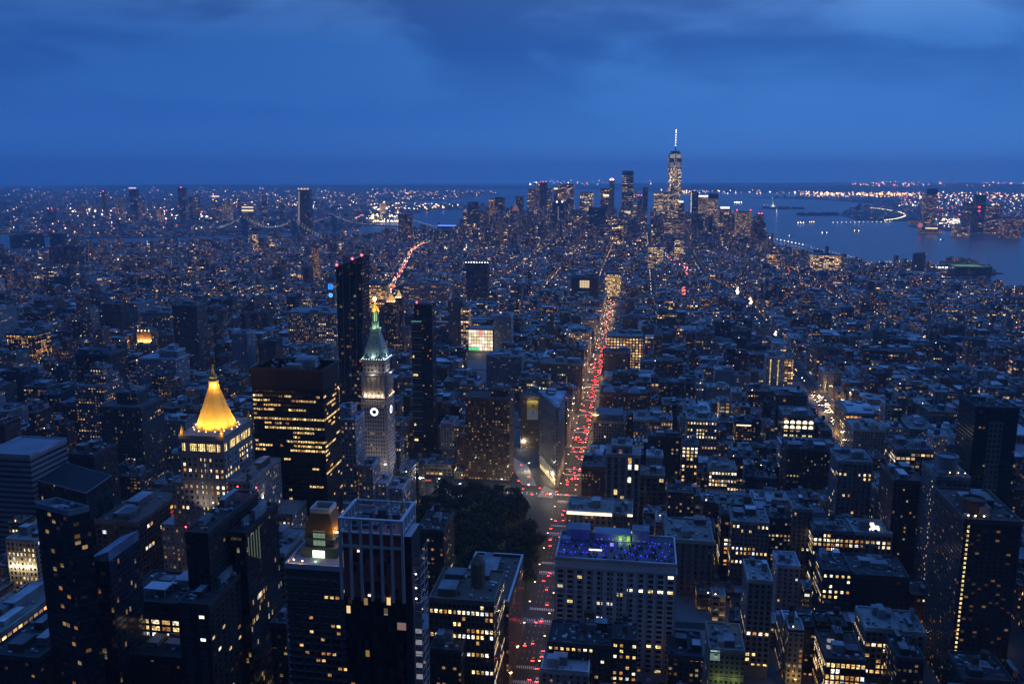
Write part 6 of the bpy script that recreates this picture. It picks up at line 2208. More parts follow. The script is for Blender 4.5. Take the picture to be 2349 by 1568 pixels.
# ------------------------------------------------------------------ bridges
def bridge(name, label, M, B_, endM, endB, H, dip, nl, twin):
    root = empty(name, (M[0], M[1], 0), label, 'bridge')
    ST_ = plain('bridge_stone', (.20, .17, .15), .9)
    SL = plain('bridge_steel', (.08, .09, .11), .6, .3)
    u = Vector((B_[0] - M[0], B_[1] - M[1])).normalized()
    n = Vector((-u.y, u.x))
    for P in (M, B_):
        t = MB()
        for s in (-1, 0, 1):
            c = Vector(P) + n * (11 * s)
            t.prism([tuple(c + u * a + n * b) for a, b in ((-5, -3.4), (5, -3.4), (5, 3.4), (-5, 3.4))], -2, H - 9, 0, ZERO, 0)
        c = Vector(P)
        t.prism([tuple(c + u * a + n * b) for a, b in ((-5.5, -15), (5.5, -15), (5.5, 15), (-5.5, 15))], H - 9, H, 0, ZERO, 0, ZERO, True)
        t.build('bridge_tower', ST_, root)
    d_ = MB()
    pts = [(Vector(endM), 8), (Vector(M), 40), ((Vector(M) + Vector(B_)) / 2, 43), (Vector(B_), 40), (Vector(endB), 8)]
    for (p, z0), (q, z1) in zip(pts, pts[1:]):
        w_ = n * 12
        A, B2, C_, D_ = p - w_, p + w_, q + w_, q - w_
        for dz_, fl in ((0, 1), (-3.5, -1)):
            f = [(A.x, A.y, z0 + dz_), (B2.x, B2.y, z0 + dz_), (C_.x, C_.y, z1 + dz_), (D_.x, D_.y, z1 + dz_)]
            d_.face(f if fl > 0 else f[::-1])
        for a, b in ((A, D_), (C_, B2)):
            d_.face([(a.x, a.y, z0 - 3.5 if a in (A,) else z1 - 3.5), (b.x, b.y, z1 - 3.5 if b in (D_,) else z0 - 3.5), (b.x, b.y, z1 if b in (D_,) else z0), (a.x, a.y, z0 if a in (A,) else z1)])
    d_.build('deck', SL, root)
    lm_ = MB()
    lm_.octa(0, 0, 0, 1.5)
    lmesh = lm_.mesh('cable_lamp', [glow('cable_lamp', (1.0, .93, .62), 1.3 if twin else 2.0)])

    def cable(t):
        """height of the cable along the centreline, t in metres from tower M."""
        L = (Vector(B_) - Vector(M)).length
        if t < 0:
            LM = (Vector(endM) - Vector(M)).length * .62
            k = max(0, 1 + t / LM)
            return 22 + (H - 24) * k ** 1.4
        if t > L:
            LB = (Vector(endB) - Vector(B_)).length * .62
            k = max(0, 1 - (t - L) / LB)
            return 22 + (H - 24) * k ** 1.4
        s = 2 * t / L - 1
        return dip + (H - 2 - dip) * s * s
    L = (Vector(B_) - Vector(M)).length
    lo, hi = -(Vector(endM) - Vector(M)).length * .6, L + (Vector(endB) - Vector(B_)).length * .6
    for s in ((-1, 1) if twin else (0,)):
        cb = MB()
        prev = None
        for k in range(61):
            t = lo + (hi - lo) * k / 60
            p = Vector(M) + u * t + n * (9 * s)
            q = (p.x, p.y, cable(t))
            if prev:
                cb.bar(prev, q, .6)
                cb.bar((q[0], q[1], q[2]), (q[0], q[1], 40), .15)
            prev = q
        cb.build('main_cable', SL, root)
        for k in range(nl):
            t = lo + (hi - lo) * (k + .5) / nl
            p = Vector(M) + u * t + n * (9 * s)
            o = bpy.data.objects.new('cable_lamp', lmesh)
            scene.collection.objects.link(o)
            o.parent = root
            o.location = (p.x - M[0], p.y - M[1], cable(t) + 1)
    return root


bridge('suspension_bridge', 'stone-towered suspension bridge with bright lamp strings along its cables', (-1240, 4501), (-1672, 4637), (-700, 4300), (-2155, 4728), 88, 46, 88, False)
bridge('suspension_bridge', 'steel suspension bridge with two faint parallel lamp strings, left of the lone glass tower', (-1662, 4048), (-2038, 4309), (-1480, 3700), (-2420, 4600), 102, 50, 46, True)
r_, g_ = T('pier_building', 'flat pier hall edged with blue light on the east river', 1004, 1046, 518, 4420, 50, 'dark', lb=.1, yb=524)
strip(r_, 1004, 1046, 516, 519, g_[2], glow('blue_edge', (.10, .22, 1), 2.4))


# ------------------------------------------------------------------ statue on its island
def statue():
    x, y = 1144, 8156
    root = empty('statue', (x, y, 0), 'robed statue raising a torch on a tall pedestal on its own island', 'statue')
    p = MB()
    p.lathe(x, y, [(34, .5), (34, 9), (16, 10), (13, 20), (10, 40), (11, 46), (9, 47)], 8, 0, .39)
    p.build('pedestal', LIMESTONE, root)
    f = MB()
    f.lathe(x, y, [(6, 46.9), (6.4, 52), (5.4, 62), (5.0, 72), (5.6, 77), (4.2, 80), (1.7, 81.5), (2.2, 84), (2.3, 86.5), (1.2, 88.5), (.2, 89)], 10)
    f.build('figure', COPPER, root)
    a = MB()
    a.bar((x - 4, y, 78), (x - 6.0, y, 89), 1.5, 0, 6)
    a.lathe(x - 6.0, y, [(1.2, 88.8), (2.2, 91)], 8)
    a.build('raised_arm', COPPER, root)
    t = MB()
    t.octa(x - 6.0, y, 93, 2.2)
    t.build('torch', glow('torch', (1, .8, .4), 5), root)
    lamp_light(root, (x, y - 40, 12), 160000, (.75, 1, .85), 2, 'floodlight')
    lamp_light(root, (x + 35, y - 25, 12), 90000, (1, .8, .5), 2, 'floodlight')


statue()


# ------------------------------------------------------------------ boats
def boat(px, py, L, label, name='boat', lamps=3, rot=0.0, m=None):
    x, y = at(px, py, -2)
    c, s = math.cos(rot), math.sin(rot)
    root = empty(name, (x, y, -2), label, name.replace('_', ' '))

    def tr(p):
        return (x + p[0] * c - p[1] * s, y + p[0] * s + p[1] * c, p[2] - 2)
    W = L * .24
    hull = MB()
    sec = lambda k, z: [tr((-L / 2 * k, -W / 2 * k, z)), tr((L * .28 * k, -W / 2 * k, z)), tr((L / 2 * k, 0, z)), tr((L * .28 * k, W / 2 * k, z)), tr((-L / 2 * k, W / 2 * k, z))]
    hull.loft([sec(.86, -.3), sec(1.0, L * .07)], 0)
    hull.build('hull', plain('boat_hull', (.10, .11, .13), .6), root)
    cb = MB()
    bx = lambda k, z: [tr((-L * .32 * k, -W * .36 * k, z)), tr((L * .18 * k, -W * .36 * k, z)), tr((L * .18 * k, W * .36 * k, z)), tr((-L * .32 * k, W * .36 * k, z))]
    cb.loft([bx(1, L * .07), bx(.98, L * .14)], 0)
    cb.loft([bx(.6, L * .14), bx(.55, L * .19)], 0)
    cb.build('cabin', WHITESTONE, root)
    for k in range(lamps):
        l_ = MB()
        p = tr((-L * .3 + L * .6 * k / max(1, lamps - 1), -W * .4, L * .12))
        l_.octa(p[0], p[1], p[2], max(1.2, L * .045))
        l_.build('deck_lamp', m or WHITE_LAMP, root)


boat(1835, 513, 60, 'larger ferry showing white deck lights beside its companion', 'ferry', 3, .3)
boat(1860, 511, 55, 'ferry with a few warm lights right beside the larger one', 'ferry', 3, .5, WARM_LAMP)
boat(1890, 535, 38, 'small lit boat alone mid-river below the two ferries', 'boat', 2)
boat(1963, 531, 44, 'boat with an orange lamp near mid-river, closest to the western shore', 'boat', 2, .4, WARM_LAMP)
boat(1814, 542, 30, 'motorboat trailing a pale wake near the near bank', 'boat', 1)
boat(1692, 467, 110, 'long barge with four white lights beyond the spired tower', 'barge', 4)
boat(2160, 551, 26, 'small dark launch with a faint wake under the western shore tower', 'boat', 1)
wk = MB()
for pa, pb2 in (((1810, 543), (1765, 550)), ((2170, 553), (2235, 557))):
    a_, b_ = at(*pa, -2), at(*pb2, -2)
    wk.face([(a_[0], a_[1] - 3, -1.96), (b_[0], b_[1] - 14, -1.96), (b_[0], b_[1] + 14, -1.96), (a_[0], a_[1] + 3, -1.96)])
tag(wk.build('boat_wake', plain('wake_foam', (.22, .25, .28), .6)), kind='structure')
r_, g_ = T('ferry_dock', 'lit ferry landing with a round glowing clock sign below the western tower', 2108, 2160, 523, 5000, 30, 'dark', lb=.4, st=2, yb=528)
strip(r_, 2122, 2150, 522, 525, g_[2], BWARM)
c_ = MB()
x_, z_ = atY(2110, 517, 4980)
c_.loft([[(x_ + 13 * math.cos(t), 4980 + e, z_ + 13 * math.sin(t)) for t in [-k * math.pi / 8 for k in range(16)]] for e in (0, -2)], 0)
c_.build('clock_sign', glow('clock_sign', (.8, .25, .2), .7), r_)


# ------------------------------------------------------------------ lit details of the placed buildings
def find(key):
    for k, v in SPECS.items():
        if key in k:
            return v
    raise KeyError(key)


def pane_at(root, x, y, z, wd, ht, k, side='n', name='window'):
    o = bpy.data.objects.new(name, win_mesh(wd, ht, k))
    scene.collection.objects.link(o)
    o.parent = root
    p = root['org']
    o.location = (x - p[0], y - p[1], z - p[2])
    o.rotation_euler = (0, 0, {'n': 0, 'w': math.pi / 2, 'e': -math.pi / 2}[side])
    return o


def roof_drum(root, cx, cy_, z, r, h, col, lip=True):
    b = MB()
    b.lathe(cx, cy_, [(r, z - .4), (r, z + h), (r * 1.08, z + h), (r * 1.08, z + h + .8), (r * .95, z + h + .8), (r * .95, z + h - .5)], 20)
    return b.build('roof_drum', plain('drum_wall_%d' % int(col[0] * 1000), col, .85), root)


r_, g = find('huge brown apartment tower')
for k in range(38):
    pane_at(r_, g[0] + 2.6, g[2] - .02, g[4] - 4 - k * 2.95, 1.3, 1.5, 0)
dk = MB()
dk.box(g[0] + 1.2, g[0] + 4.0, g[2] - .7, g[2] + .1, 0, g[4] + 4, 0)
roof_drum(r_, g[0] + 10, g[2] + 16, g[4], 6.5, 8, (.12, .075, .055))
for u in (3, 7, 12):
    l_ = MB()
    l_.octa(g[0] + u, g[2] + 3, g[4] + 2, .5)
    l_.build('roof_lamp', WARM_LAMP, r_)
r_, g = find('crowned by a round drum')
roof_drum(r_, (g[0] + g[1]) / 2 - 1, g[2] + 14, g[4], 7.2, 12, (.24, .23, .23))
roof_drum(r_, (g[0] + g[1]) / 2 - 1, g[2] + 14, g[4], 8.6, 3, (.26, .25, .24))
for u in (.2, .45, .7, .9):
    l_ = MB()
    l_.octa(g[0] + (g[1] - g[0]) * u, g[2] + 5.2, g[4] + 2.4, .35)
    l_.build('roof_lamp', WARM_LAMP, r_)
for k in range(26):
    if rl.random() < .8:
        pane_at(r_, g[0] - .03, g[2] + 5 + 6 * rl.random(), g[4] - 6 - k * 3.6, 1.2, 1.4, rl.choice([0, 1, 3]), 'e')
r_, g = find('very dark tower with one pale latticed')
lb_ = MB()
W_ = g[1] - g[0]
lb_.box(g[0] + W_ * .34, g[0] + W_ * .66, g[2] - .5, g[2] + .1, 0, g[4] - 12, 0, ((.30, .27, .23), (W_ * .107, 4.6, 3.), (.62, .66, 0), (0, .5, 1)), 0, plainattr((.3, .27, .23)))
lb_.build('lattice_strip', FACADE, r_)
r_, g = find('long bands of lit windows and a stair turret')
tb = MB()
cx, cy_ = g[0] + (g[1] - g[0]) * .66, g[2] + 20
tb.lathe(cx, cy_, [(4.4, g[4] - .4), (4.4, g[4] + 15)], 8, 0)
tb.lathe(cx, cy_, [(4.8, g[4] + 15), (.1, g[4] + 21)], 8, 0)
tb.build('stair_turret', plain('turret_brick', (.17, .12, .09), .85), r_)
r_, g = find('two storeys of bright arched windows')
W_ = g[1] - g[0]
am = glow('arched_pane', (1, .86, .55), 1.9)
for j, z in enumerate((g[4] - 7.5, g[4] - 13.5)):
    for i in range(5):
        c = g[0] + W_ * (i + .5) / 5
        hw = W_ * .072
        b = MB()
        b.face([(c - hw, g[2] - .12, z - 2.0), (c + hw, g[2] - .12, z - 2.0)] + [(c + hw * math.cos(t), g[2] - .12, z + hw * .75 * math.sin(t)) for t in [q * math.pi / 6 for q in range(7)]])
        b.build('arched_window', am, r_)
for i in range(5):
    for q in range(2):
        pane_at(r_, g[0] + W_ * (i + .32 + .3 * q) / 5, g[2] - .02, g[4] - 24, 1.7, 1.9, 0)
        if i < 3:
            pane_at(r_, g[0] + W_ * (i + .32 + .3 * q) / 5, g[2] - .02, g[4] - 18.4, 1.5, 1.3, 1)
r_, g = find('mansard-roofed hotel')
b = MB()
b.loft([[(g[0], g[2], g[4] + .9), (g[1], g[2], g[4] + .9), (g[1], g[3], g[4] + .9), (g[0], g[3], g[4] + .9)], [(g[0] + 2.4, g[2] + 3, g[4] + 8), (g[1] - 2.4, g[2] + 3, g[4] + 8), (g[1] - 2.4, g[3] - 3, g[4] + 8), (g[0] + 2.4, g[3] - 3, g[4] + 8)]])
for k in range(6):
    u = g[0] + (g[1] - g[0]) * (k + .8) / 6.6
    b.box(u - 1.2, u + 1.2, g[2] + .3, g[2] + 4, g[4] + 1.5, g[4] + 5.2, 0)
b.build('mansard_roof', plain('slate', (.09, .10, .12), .6), r_)
b = MB()
b.lathe(g[0] + 2.2, g[2] + 1.6, [(2.6, g[4]), (2.6, g[4] + 8), (3.2, g[4] + 8.4), (2.4, g[4] + 9), (1.6, g[4] + 11.4), (.1, g[4] + 13)], 10)
b.build('corner_turret', GILT, r_)
b = MB()
b.lathe(g[0] + 2.2, g[2] + 1.6, [(3.4, g[4] + 7.4), (3.4, g[4] + 8.0)], 10)
b.build('turret_lights', glow('turret_lights', (1, .85, .5), 3), r_)
lamp_light(r_, (g[0] + 1.0, g[2] - 3.0, g[4] + 9.5), 700, (1, .8, .45), .3)
r_, g = find('glowing strip along its cornice')
b = MB()
b.box(g[0], g[1], g[2] - 1.0, g[2] - .75, g[4] - 1.9, g[4] + .4, 0)
b.build('cornice_light', glow('cornice_light', (1, .82, .52), 2.6), r_)
for k in range(7):
    u = g[0] + (g[1] - g[0]) * (k + .5) / 7
    lamp_light(r_, (u, g[2] - 1.5, g[4] - 20), 260, (1, .66, .34), .2, 'uplight')
    b = MB()
    b.octa(u, g[2] - .9, g[4] - 20.4, .4)
    b.build('uplight', WARM_LAMP, r_)
r_, g = find('glowing cornice end')
b = MB()
b.box(g[1] - 4, g[1], g[2] - .9, g[2] - .7, g[4] - 1.2, g[4] + .6, 0)
b.build('cornice_light', glow('cornice_light', (1, .82, .52), 2.6), r_)
r_, g = find('washed by floodlights')
for k in range(5):
    u = g[0] + (g[1] - g[0]) * (k + .5) / 5
    lamp_light(r_, (u, g[2] - 2.2, g[4] - 20), 1500, (1, .80, .48), .3, 'floodlight')
    b = MB()
    b.octa(u, g[2] - 1.2, g[4] - 20.6, .45)
    b.build('floodlight', WHITE_LAMP, r_)
r_, g = find('bathed in orange floodlight')
for k in range(4):
    u = g[0] + (g[1] - g[0]) * (k + .5) / 4
    lamp_light(r_, (u, g[2] - 4, g[4] * .55), 9000, (1, .55, .18), .5, 'floodlight')
    b = MB()
    b.octa(u, g[2] - 1.0, g[4] + 3.5, .9)
    b.build('floodlight', WARM_LAMP, r_)
b = MB()
for k in range(4):
    u = g[0] + (g[1] - g[0]) * (k + .5) / 4
    b.loft([[(u - 3, g[2], g[4]), (u + 3, g[2], g[4]), (u + 3, g[2] + 8, g[4]), (u - 3, g[2] + 8, g[4])], [(u - .2, g[2] + 1, g[4] + 7), (u + .2, g[2] + 1, g[4] + 7), (u + .2, g[2] + 7, g[4] + 7), (u - .2, g[2] + 7, g[4] + 7)]])
b.build('roof_gable', plain('gable_brick', (.34, .2, .11), .85), r_)
r_, g = find('white tower with two lit window strips')
for u in (.24, .66):
    for k in range(15):
        pane_at(r_, g[0] + (g[1] - g[0]) * u, g[2] - .02, g[4] - 5 - k * 3.2, 1.6, 1.9, 0)
r_, g = find('two glowing skylights')
for k in range(2):
    b = MB()
    x, y = g[0] + (g[1] - g[0]) * (.32 + .08 * k), g[2] + 13 - 6 * k
    b.loft([[(x, y, g[4]), (x + 9, y, g[4]), (x + 9, y + 3.4, g[4]), (x, y + 3.4, g[4])], [(x, y, g[4] + .8), (x + 9, y, g[4] + .8), (x + 9, y + 3.4, g[4] + 2.6), (x, y + 3.4, g[4] + 2.6)]])
    b.build('skylight', glow('skylight', (1, .92, .78), 2.2), r_)
r_, g = find('skylights and a round tank')
for k in range(3):
    b = MB()
    x, y = g[0] + 3 + 6.5 * (k % 2) + k, g[2] + 12 + 8 * (k // 2)
    b.box(x, x + 4.2, y, y + 2.6, g[4], g[4] + 1.2, 0)
    b.build('skylight', glow('skylight_dim', (.75, .75, .8), .35), r_)
r_, g = find('bright vertical streaks')
for k in range(5):
    b = MB()
    y = g[2] + 3 + k * 3.4
    b.box(g[1] + .05, g[1] + .3, y, y + .4, g[4] - 14 - 2 * k, g[4] - 3, 0)
    b.build('light_streak', glow('light_streak', (.75, 1, .62), .14), r_)
r_, g = find('castellated parapet')
for k in range(12):
    b = MB()
    u = g[0] + (g[1] - g[0]) * k / 11
    b.box(u - .6, u + .6, g[2] - .4, g[2] + .6, g[4] + .9, g[4] + 2.6, 0)
    b.build('battlement', plain('battlement_brick', (.2, .13, .1), .85), r_)
for j in range(4):
    for k in range(3):
        o_ = MB()
        y = g[3] - 20 + k * 5
        z = g[4] - 6 - 4.2 * j
        o_.box(g[1] + .03, g[1] + .18, y, y + 3.6, z - 1.2, z + 1.2, 0)
        o_.build('lit_window', [glow('amber_room', (1, .55, .12), 1.1), glow('red_room', (1, .06, .02), .5), glow('red_room', (1, .06, .02), .5), glow('orange_room', (1, .3, .06), .9)][j], r_)
r_, g = find('white strip light along its top')
b = MB()
b.box(g[0] + 1, g[1] - 1, g[2] - .9, g[2] - .7, g[4] - 3.4, g[4] - 2.4, 0)
b.build('strip_light', glow('cornice_light', (1, .82, .52), 2.6), r_)
r_, g = find('tall central lit window')
W_ = g[1] - g[0]
for i in range(6):
    for j in range(3):
        b = MB()
        x, z = g[0] + W_ * (.32 + .06 * i), g[4] - 26 + 6.4 * j
        b.box(x, x + W_ * .048, g[2] - .3, g[2] - .1, z, z + 5.6, 0)
        b.build('lit_window', glow('tall_window', (1, .74, .42), 1.0), r_)
r_, g = find('topped by a row of lamps')
for k in range(9):
    b = MB()
    b.octa(g[0] + (g[1] - g[0]) * k / 8, g[2] + 1, g[4] + 2.6, 1.0)
    b.build('roof_lamp', WHITE_LAMP, r_)
r_, g = find('two domed turrets')
for u in (.12, .62):
    b = MB()
    x = g[0] + (g[1] - g[0]) * u
    b.lathe(x, g[2] + 5, [(4.0, g[4] - .3), (4.0, g[4] + 5), (4.6, g[4] + 5.2), (4.2, g[4] + 6), (3.6, g[4] + 8.2), (2, g[4] + 10), (.2, g[4] + 11)], 14)
    b.build('domed_turret', plain('dome_stone', (.45, .42, .37), .85), r_)
r_, g = find('two pyramid roof gables')
for u in (.2, .75):
    b = MB()
    x = g[0] + (g[1] - g[0]) * u
    b.lathe(x, g[2] + 9, [(12, g[4] + .2), (.3, g[4] + 10)], 4, 0, math.pi / 4)
    b.build('pyramid_gable', plain('slate_blue', (.30, .32, .36), .6), r_)
r_, g = find('curved-roofed store block')
b = MB()
n = 8
b.loft([[(g[0] + 3, g[2] + 4 + 6 * k, g[4] + 4 * math.sin(math.pi * k / n) + .3) for k in range(n + 1)] + [(g[0] + 3, g[2] + 52, g[4] - .2), (g[0] + 3, g[2] + 4, g[4] - .2)], [(g[1] - 3, g[2] + 4 + 6 * k, g[4] + 4 * math.sin(math.pi * k / n) + .3) for k in range(n + 1)] + [(g[1] - 3, g[2] + 52, g[4] - .2), (g[1] - 3, g[2] + 4, g[4] - .2)]], 0, True, ZERO, True)
b.build('vaulted_roof', plain('vault_sheet', (.5, .5, .52), .6), r_)
lamp_light(r_, (g[0] - 8, g[2] + 12, 6), 7000, (1, .7, .35), .6, 'shop_glow')
lamp_light(r_, (g[0] - 8, g[2] + 45, 6), 7000, (1, .7, .35), .6, 'shop_glow')
r_, g = find('black-framed office block')
b = MB()
b.box(g[0] + 13, g[0] + 27, g[2] + 8, g[2] + 18, g[4] + 4.2, g[4] + 5, 0)
for u, v in ((13.5, 8.5), (20, 8.5), (26.5, 8.5), (13.5, 17.5), (26.5, 17.5)):
    b.bar((g[0] + u, g[2] + v, g[4] - .3), (g[0] + u, g[2] + v, g[4] + 4.3), .4)
b.build('roof_canopy', plain('canopy_pale', (.5, .5, .52), .7), r_)
r_, g = find('curved pale rooftop screen')
b = MB()
n = 10
cv = [(g[0] + (g[1] - g[0]) * k / n, g[2] + 2 + 9 * math.sin(math.pi * k / n)) for k in range(n + 1)]
for p, q in zip(cv, cv[1:]):
    b.wall(p, q, g[4] - .3, g[4] + 7)
    b.wall((q[0], q[1] + .5), (p[0], p[1] + .5), g[4] - .3, g[4] + 7)
    b.face([(p[0], p[1], g[4] + 7), (q[0], q[1], g[4] + 7), (q[0], q[1] + .5, g[4] + 7), (p[0], p[1] + .5, g[4] + 7)])
b.build('roof_screen', plain('curved_screen', (.42, .42, .45), .7), r_)

r_, g = find('large white-rimmed flat roof')
b = MB()
for q in ((g[0] - .4, g[1] + .4, g[2] - .4, g[2] + 1), (g[0] - .4, g[1] + .4, g[3] - 1, g[3] + .4), (g[1] - 1, g[1] + .4, g[2] + 1, g[3] - 1), (g[0] - .4, g[0] + 1, g[2] + 1, g[3] - 1)):
    b.box(*q, g[4] + 1.85, g[4] + 2.2, 0, ZERO, 0, ZERO, True)
b.build('roof_rim', WHITESTONE, r_)
# ------------------------------------------------------------------ the rest of the city, lot by lot
rg_ = random.Random(1234)
for Y in range(520, 2250, 30):                      # keep sight lines down the avenues open
    a_, b_ = pix(-77 - 13, Y, 0), pix(-77 + 12, Y, 0)
    PROTECT.append((a_[0], b_[0], a_[1] - 2, a_[1] + 3, Y))
for Y in range(1040, 1480, 30):
    a_, b_ = pix(255 - 12, Y, 0), pix(255 + 12, Y, 0)
    PROTECT.append((a_[0], b_[0], a_[1] - 2, a_[1] + 3, Y))
for pl, s0 in ((BOW, 2100), (BWAY, 840), (SIXS, 3000)):
    for (ax, ay), (bx, by) in zip(pl, pl[1:]):
        n = int((by - ay) / 40)
        for k in range(n):
            x, y = ax + (bx - ax) * k / n, ay + (by - ay) * k / n
            if y > s0:
                a_, b_ = pix(x - 9, y, 0), pix(x + 9, y, 0)
                PROTECT.append((a_[0], b_[0], a_[1] - 2, a_[1] + 3, y))
for x0, x1, y0, y1 in PARKS[:2]:
    for Y in (y0 + 8, y1 - 5):
        a_, b_ = pix(x0 + 5, Y, 8), pix(x1, Y, 8)
        PROTECT.append((a_[0], b_[0], a_[1] - 2, a_[1] + 3, Y))
for k in range(8):
    x, y = -400 + 8 * k, 1735 - 18 * k
    a_ = pix(x, y, 0)
    PROTECT.append((a_[0] - 8, a_[0] + 8, a_[1] - 3, a_[1] + 3, y))
for px0, px1, py, Y in ((1900, 2348, 560, 4000), (1760, 1900, 520, 4400), (960, 1070, 512, 4300), (180, 600, 543, 4000)):   # the water stays in sight
    PROTECT.append((px0, px1, py - 15, py, Y))
for a_, b_, py, Y in ((1930, 2100, 606, 3000), (2100, 2348, 630, 2600), (2190, 2300, 640, 2900)):
    PROTECT.append((a_, b_, py - 15, py, Y))
PR = np.array(PROTECT, dtype=float)
FT = np.array(FOOT, dtype=float)


def zone(x, y, r):
    """height and style for a lot"""
    u = r.random()
    if y < 1180 and -330 < x < 900:
        h = r.choice([26, 32, 38, 42, 46, 50, 54]) * r.uniform(.85, 1.15)
        if y < 520:
            h = min(h, 44)
        st = r.choices(['grid', 'lime', 'dark', 'brick', 'white'], [34, 18, 20, 20, 8])[0]
    elif y < 1700 and x <= -330:
        h = r.choice([16, 18, 22, 26, 34, 44]) * r.uniform(.85, 1.15)
        if u < .07:
            h = r.uniform(55, 78)
        st = r.choices(['brick', 'apt', 'white', 'lime', 'dark'], [36, 28, 12, 12, 12])[0]
    elif y < 1750:
        h = r.choice([17, 20, 24, 28, 36, 42]) * r.uniform(.85, 1.15)
        if u < .03:
            h = r.uniform(50, 64)
        st = r.choices(['grid', 'brick', 'apt', 'lime', 'dark', 'white'], [22, 28, 18, 14, 12, 6])[0]
    elif y < 3500 or x < -950:
        h = r.choice([12, 14, 16, 18, 20, 24]) * r.uniform(.85, 1.15)
        tw = .045 if x < -700 else .022
        if u < tw:
            h = r.uniform(36, 56)
        elif u < .10:
            h = r.uniform(26, 38)
        st = r.choices(['brick', 'apt', 'grid', 'white', 'dark', 'lime'], [36, 18, 16, 10, 12, 8])[0]
    else:
        t = max(0, min(1, (y - 3500) / 700))
        k = max(.15, 1 - max(0, abs(x + 250) - 500) / 500)
        h = (18 + 74 * t * k) * r.lognormvariate(0, .42)
        h = min(h, 140)
        st = r.choices(['lime', 'brick', 'dark', 'grid', 'glass', 'apt'], [22, 22, 20, 14, 10, 12])[0]
    return h, st


LOTS = []


def try_lot(x0, x1, y0, y1, r):
    cx, cy_ = (x0 + x1) / 2, (y0 + y1) / 2
    for X_, Y_ in ((x0, y0), (x1, y0), (x1, y1), (x0, y1)):
        if not inside(MAN, X_, Y_):
            return
    for px_, py_ in ((0, 0),):
        pass
    for a, b, c, d_ in PARKS + OPEN:
        if x0 < b and x1 > a and y0 < d_ and y1 > c:
            return
    if np.any((FT[:, 0] - 1.5 < x1) & (FT[:, 1] + 1.5 > x0) & (FT[:, 2] - 1.5 < y1) & (FT[:, 3] + 1.5 > y0)):
        return
    for pl, hw in DIAG:
        if pl_dist(pl, cx, cy_) < 150:
            for X_, Y_ in ((x0, y0), (x1, y0), (x1, y1), (x0, y1), (cx, cy_)):
                if pl_dist(pl, X_, Y_) < hw:
                    return
    # skip what the camera could never see: far outside the frame
    p = pix(cx, y0, 20)
    if p[0] < -260 or p[0] > 2610 or p[1] > 1760:
        return
    h, st = zone(cx, cy_, r)
    top = [pix(x0, y0, h), pix(x1, y0, h), pix(x1, y1, h), pix(x0, y1, h)]
    pa, pb_ = min(t[0] for t in top), max(t[0] for t in top)
    C = PR[(PR[:, 4] > y0 + 1) & (PR[:, 0] < pb_) & (PR[:, 1] > pa)]
    if len(C):
        lim = C[:, 3].max()
        lim = None
        for q in C:
            for _ in range(30):
                ty = min(pix(cx, y0, h)[1], pix(cx, y1, h)[1])
                base = pix(cx, y0, 0)[1]
                if ty >= q[3] or base < q[2]:
                    break
                h *= .88
                if h < 7:
                    break
    if h < 7:
        if 900 < y0 < 2600 or x1 < -60 and x0 > -95:
            return
        h = 7.5
    if h < 5:
        return
    LOTS.append((x0, x1, y0, y1, h, st))


def fill_block(xa, xb, ya, yb_, r):
    if xb - xa < 12:
        return
    far = ya > 2000
    x = xa
    while x < xb - 8:
        if ya < 1750:
            w_ = r.choice([9, 12, 15, 20, 25, 30, 38]) if ya > 700 else r.choice([14, 18, 22, 28, 34])
        else:
            w_ = r.choice([8, 10, 14, 20, 28])
        if xb - (x + w_) < 8:
            w_ = xb - x
        D = yb_ - ya
        g = .12
        if r.random() < .22 and ya < 1750:
            try_lot(x + g, x + w_ - g, ya, yb_, r)
        else:
            d1 = D / 2 - r.uniform(1, 9)
            d2 = D / 2 - r.uniform(1, 9)
            try_lot(x + g, x + w_ - g, ya, ya + d1, r)
            try_lot(x + g, x + w_ - g, yb_ - d2, yb_, r)
        x += w_


BLOCKS = []
for k in range(3, 58):
    ya, yb_ = street_y(k) + 9, street_y(k + 1) - 9
    av = sorted([(x, hw) for x, hw, s, e in AVES if s <= ya < e] if ya < 2280 else [(x, hw) for x, hw, s, e in AVES_S])
    av = [(-2620, 12)] + av + [(1500, 12)]
    for (a, ha), (b, hb) in zip(av, av[1:]):
        BLOCKS.append((a + ha, b - hb, ya, yb_))
        fill_block(a + ha + .5, b - hb - .5, ya, yb_, rg_)
# small back-lot buildings wherever a near block is still open
for xa, xb, ya, yb_ in BLOCKS:
    if ya > 1200:
        continue
    LA = np.array([l[:4] for l in LOTS if l[2] < yb_ and l[3] > ya] or [(0, 0, 0, 0)], dtype=float)
    nx, ny = int((xb - xa) / 10), 4
    for i in range(nx):
        for j in range(ny):
            x0, y0 = xa + (xb - xa) * i / nx + .2, ya + (yb_ - ya) * j / ny + .2
            x1, y1 = x0 + (xb - xa) / nx - .4, y0 + (yb_ - ya) / ny - .4
            if not np.any((LA[:, 0] < x1) & (LA[:, 1] > x0) & (LA[:, 2] < y1) & (LA[:, 3] > y0)):
                try_lot(x0, x1, y0, y1, rg_)
# pavements of the nearer blocks, one raised kerbed slab each
for xa, xb, ya, yb_ in BLOCKS:
    if ya < 1900 and pix((xa + xb) / 2, yb_, 0)[1] < 1700 and -200 < pix((xa + xb) / 2, ya, 0)[0] < 2550:
        if any(xa < q[1] and xb > q[0] and ya < q[3] and yb_ > q[2] for q in PARKS[:2] + OPEN) or any(pl_dist(pl, x, y) < 16 for pl, _ in DIAG[:2] for x in (xa, (xa + xb) / 2, xb) for y in (ya, yb_)):
            continue
        s_ = MB()
        s_.box(xa - 5.5, xb + 5.5, ya - 4, yb_ + 4, -.2, .15, 0)
        tag(s_.build('sidewalk', PAVING), kind='structure')

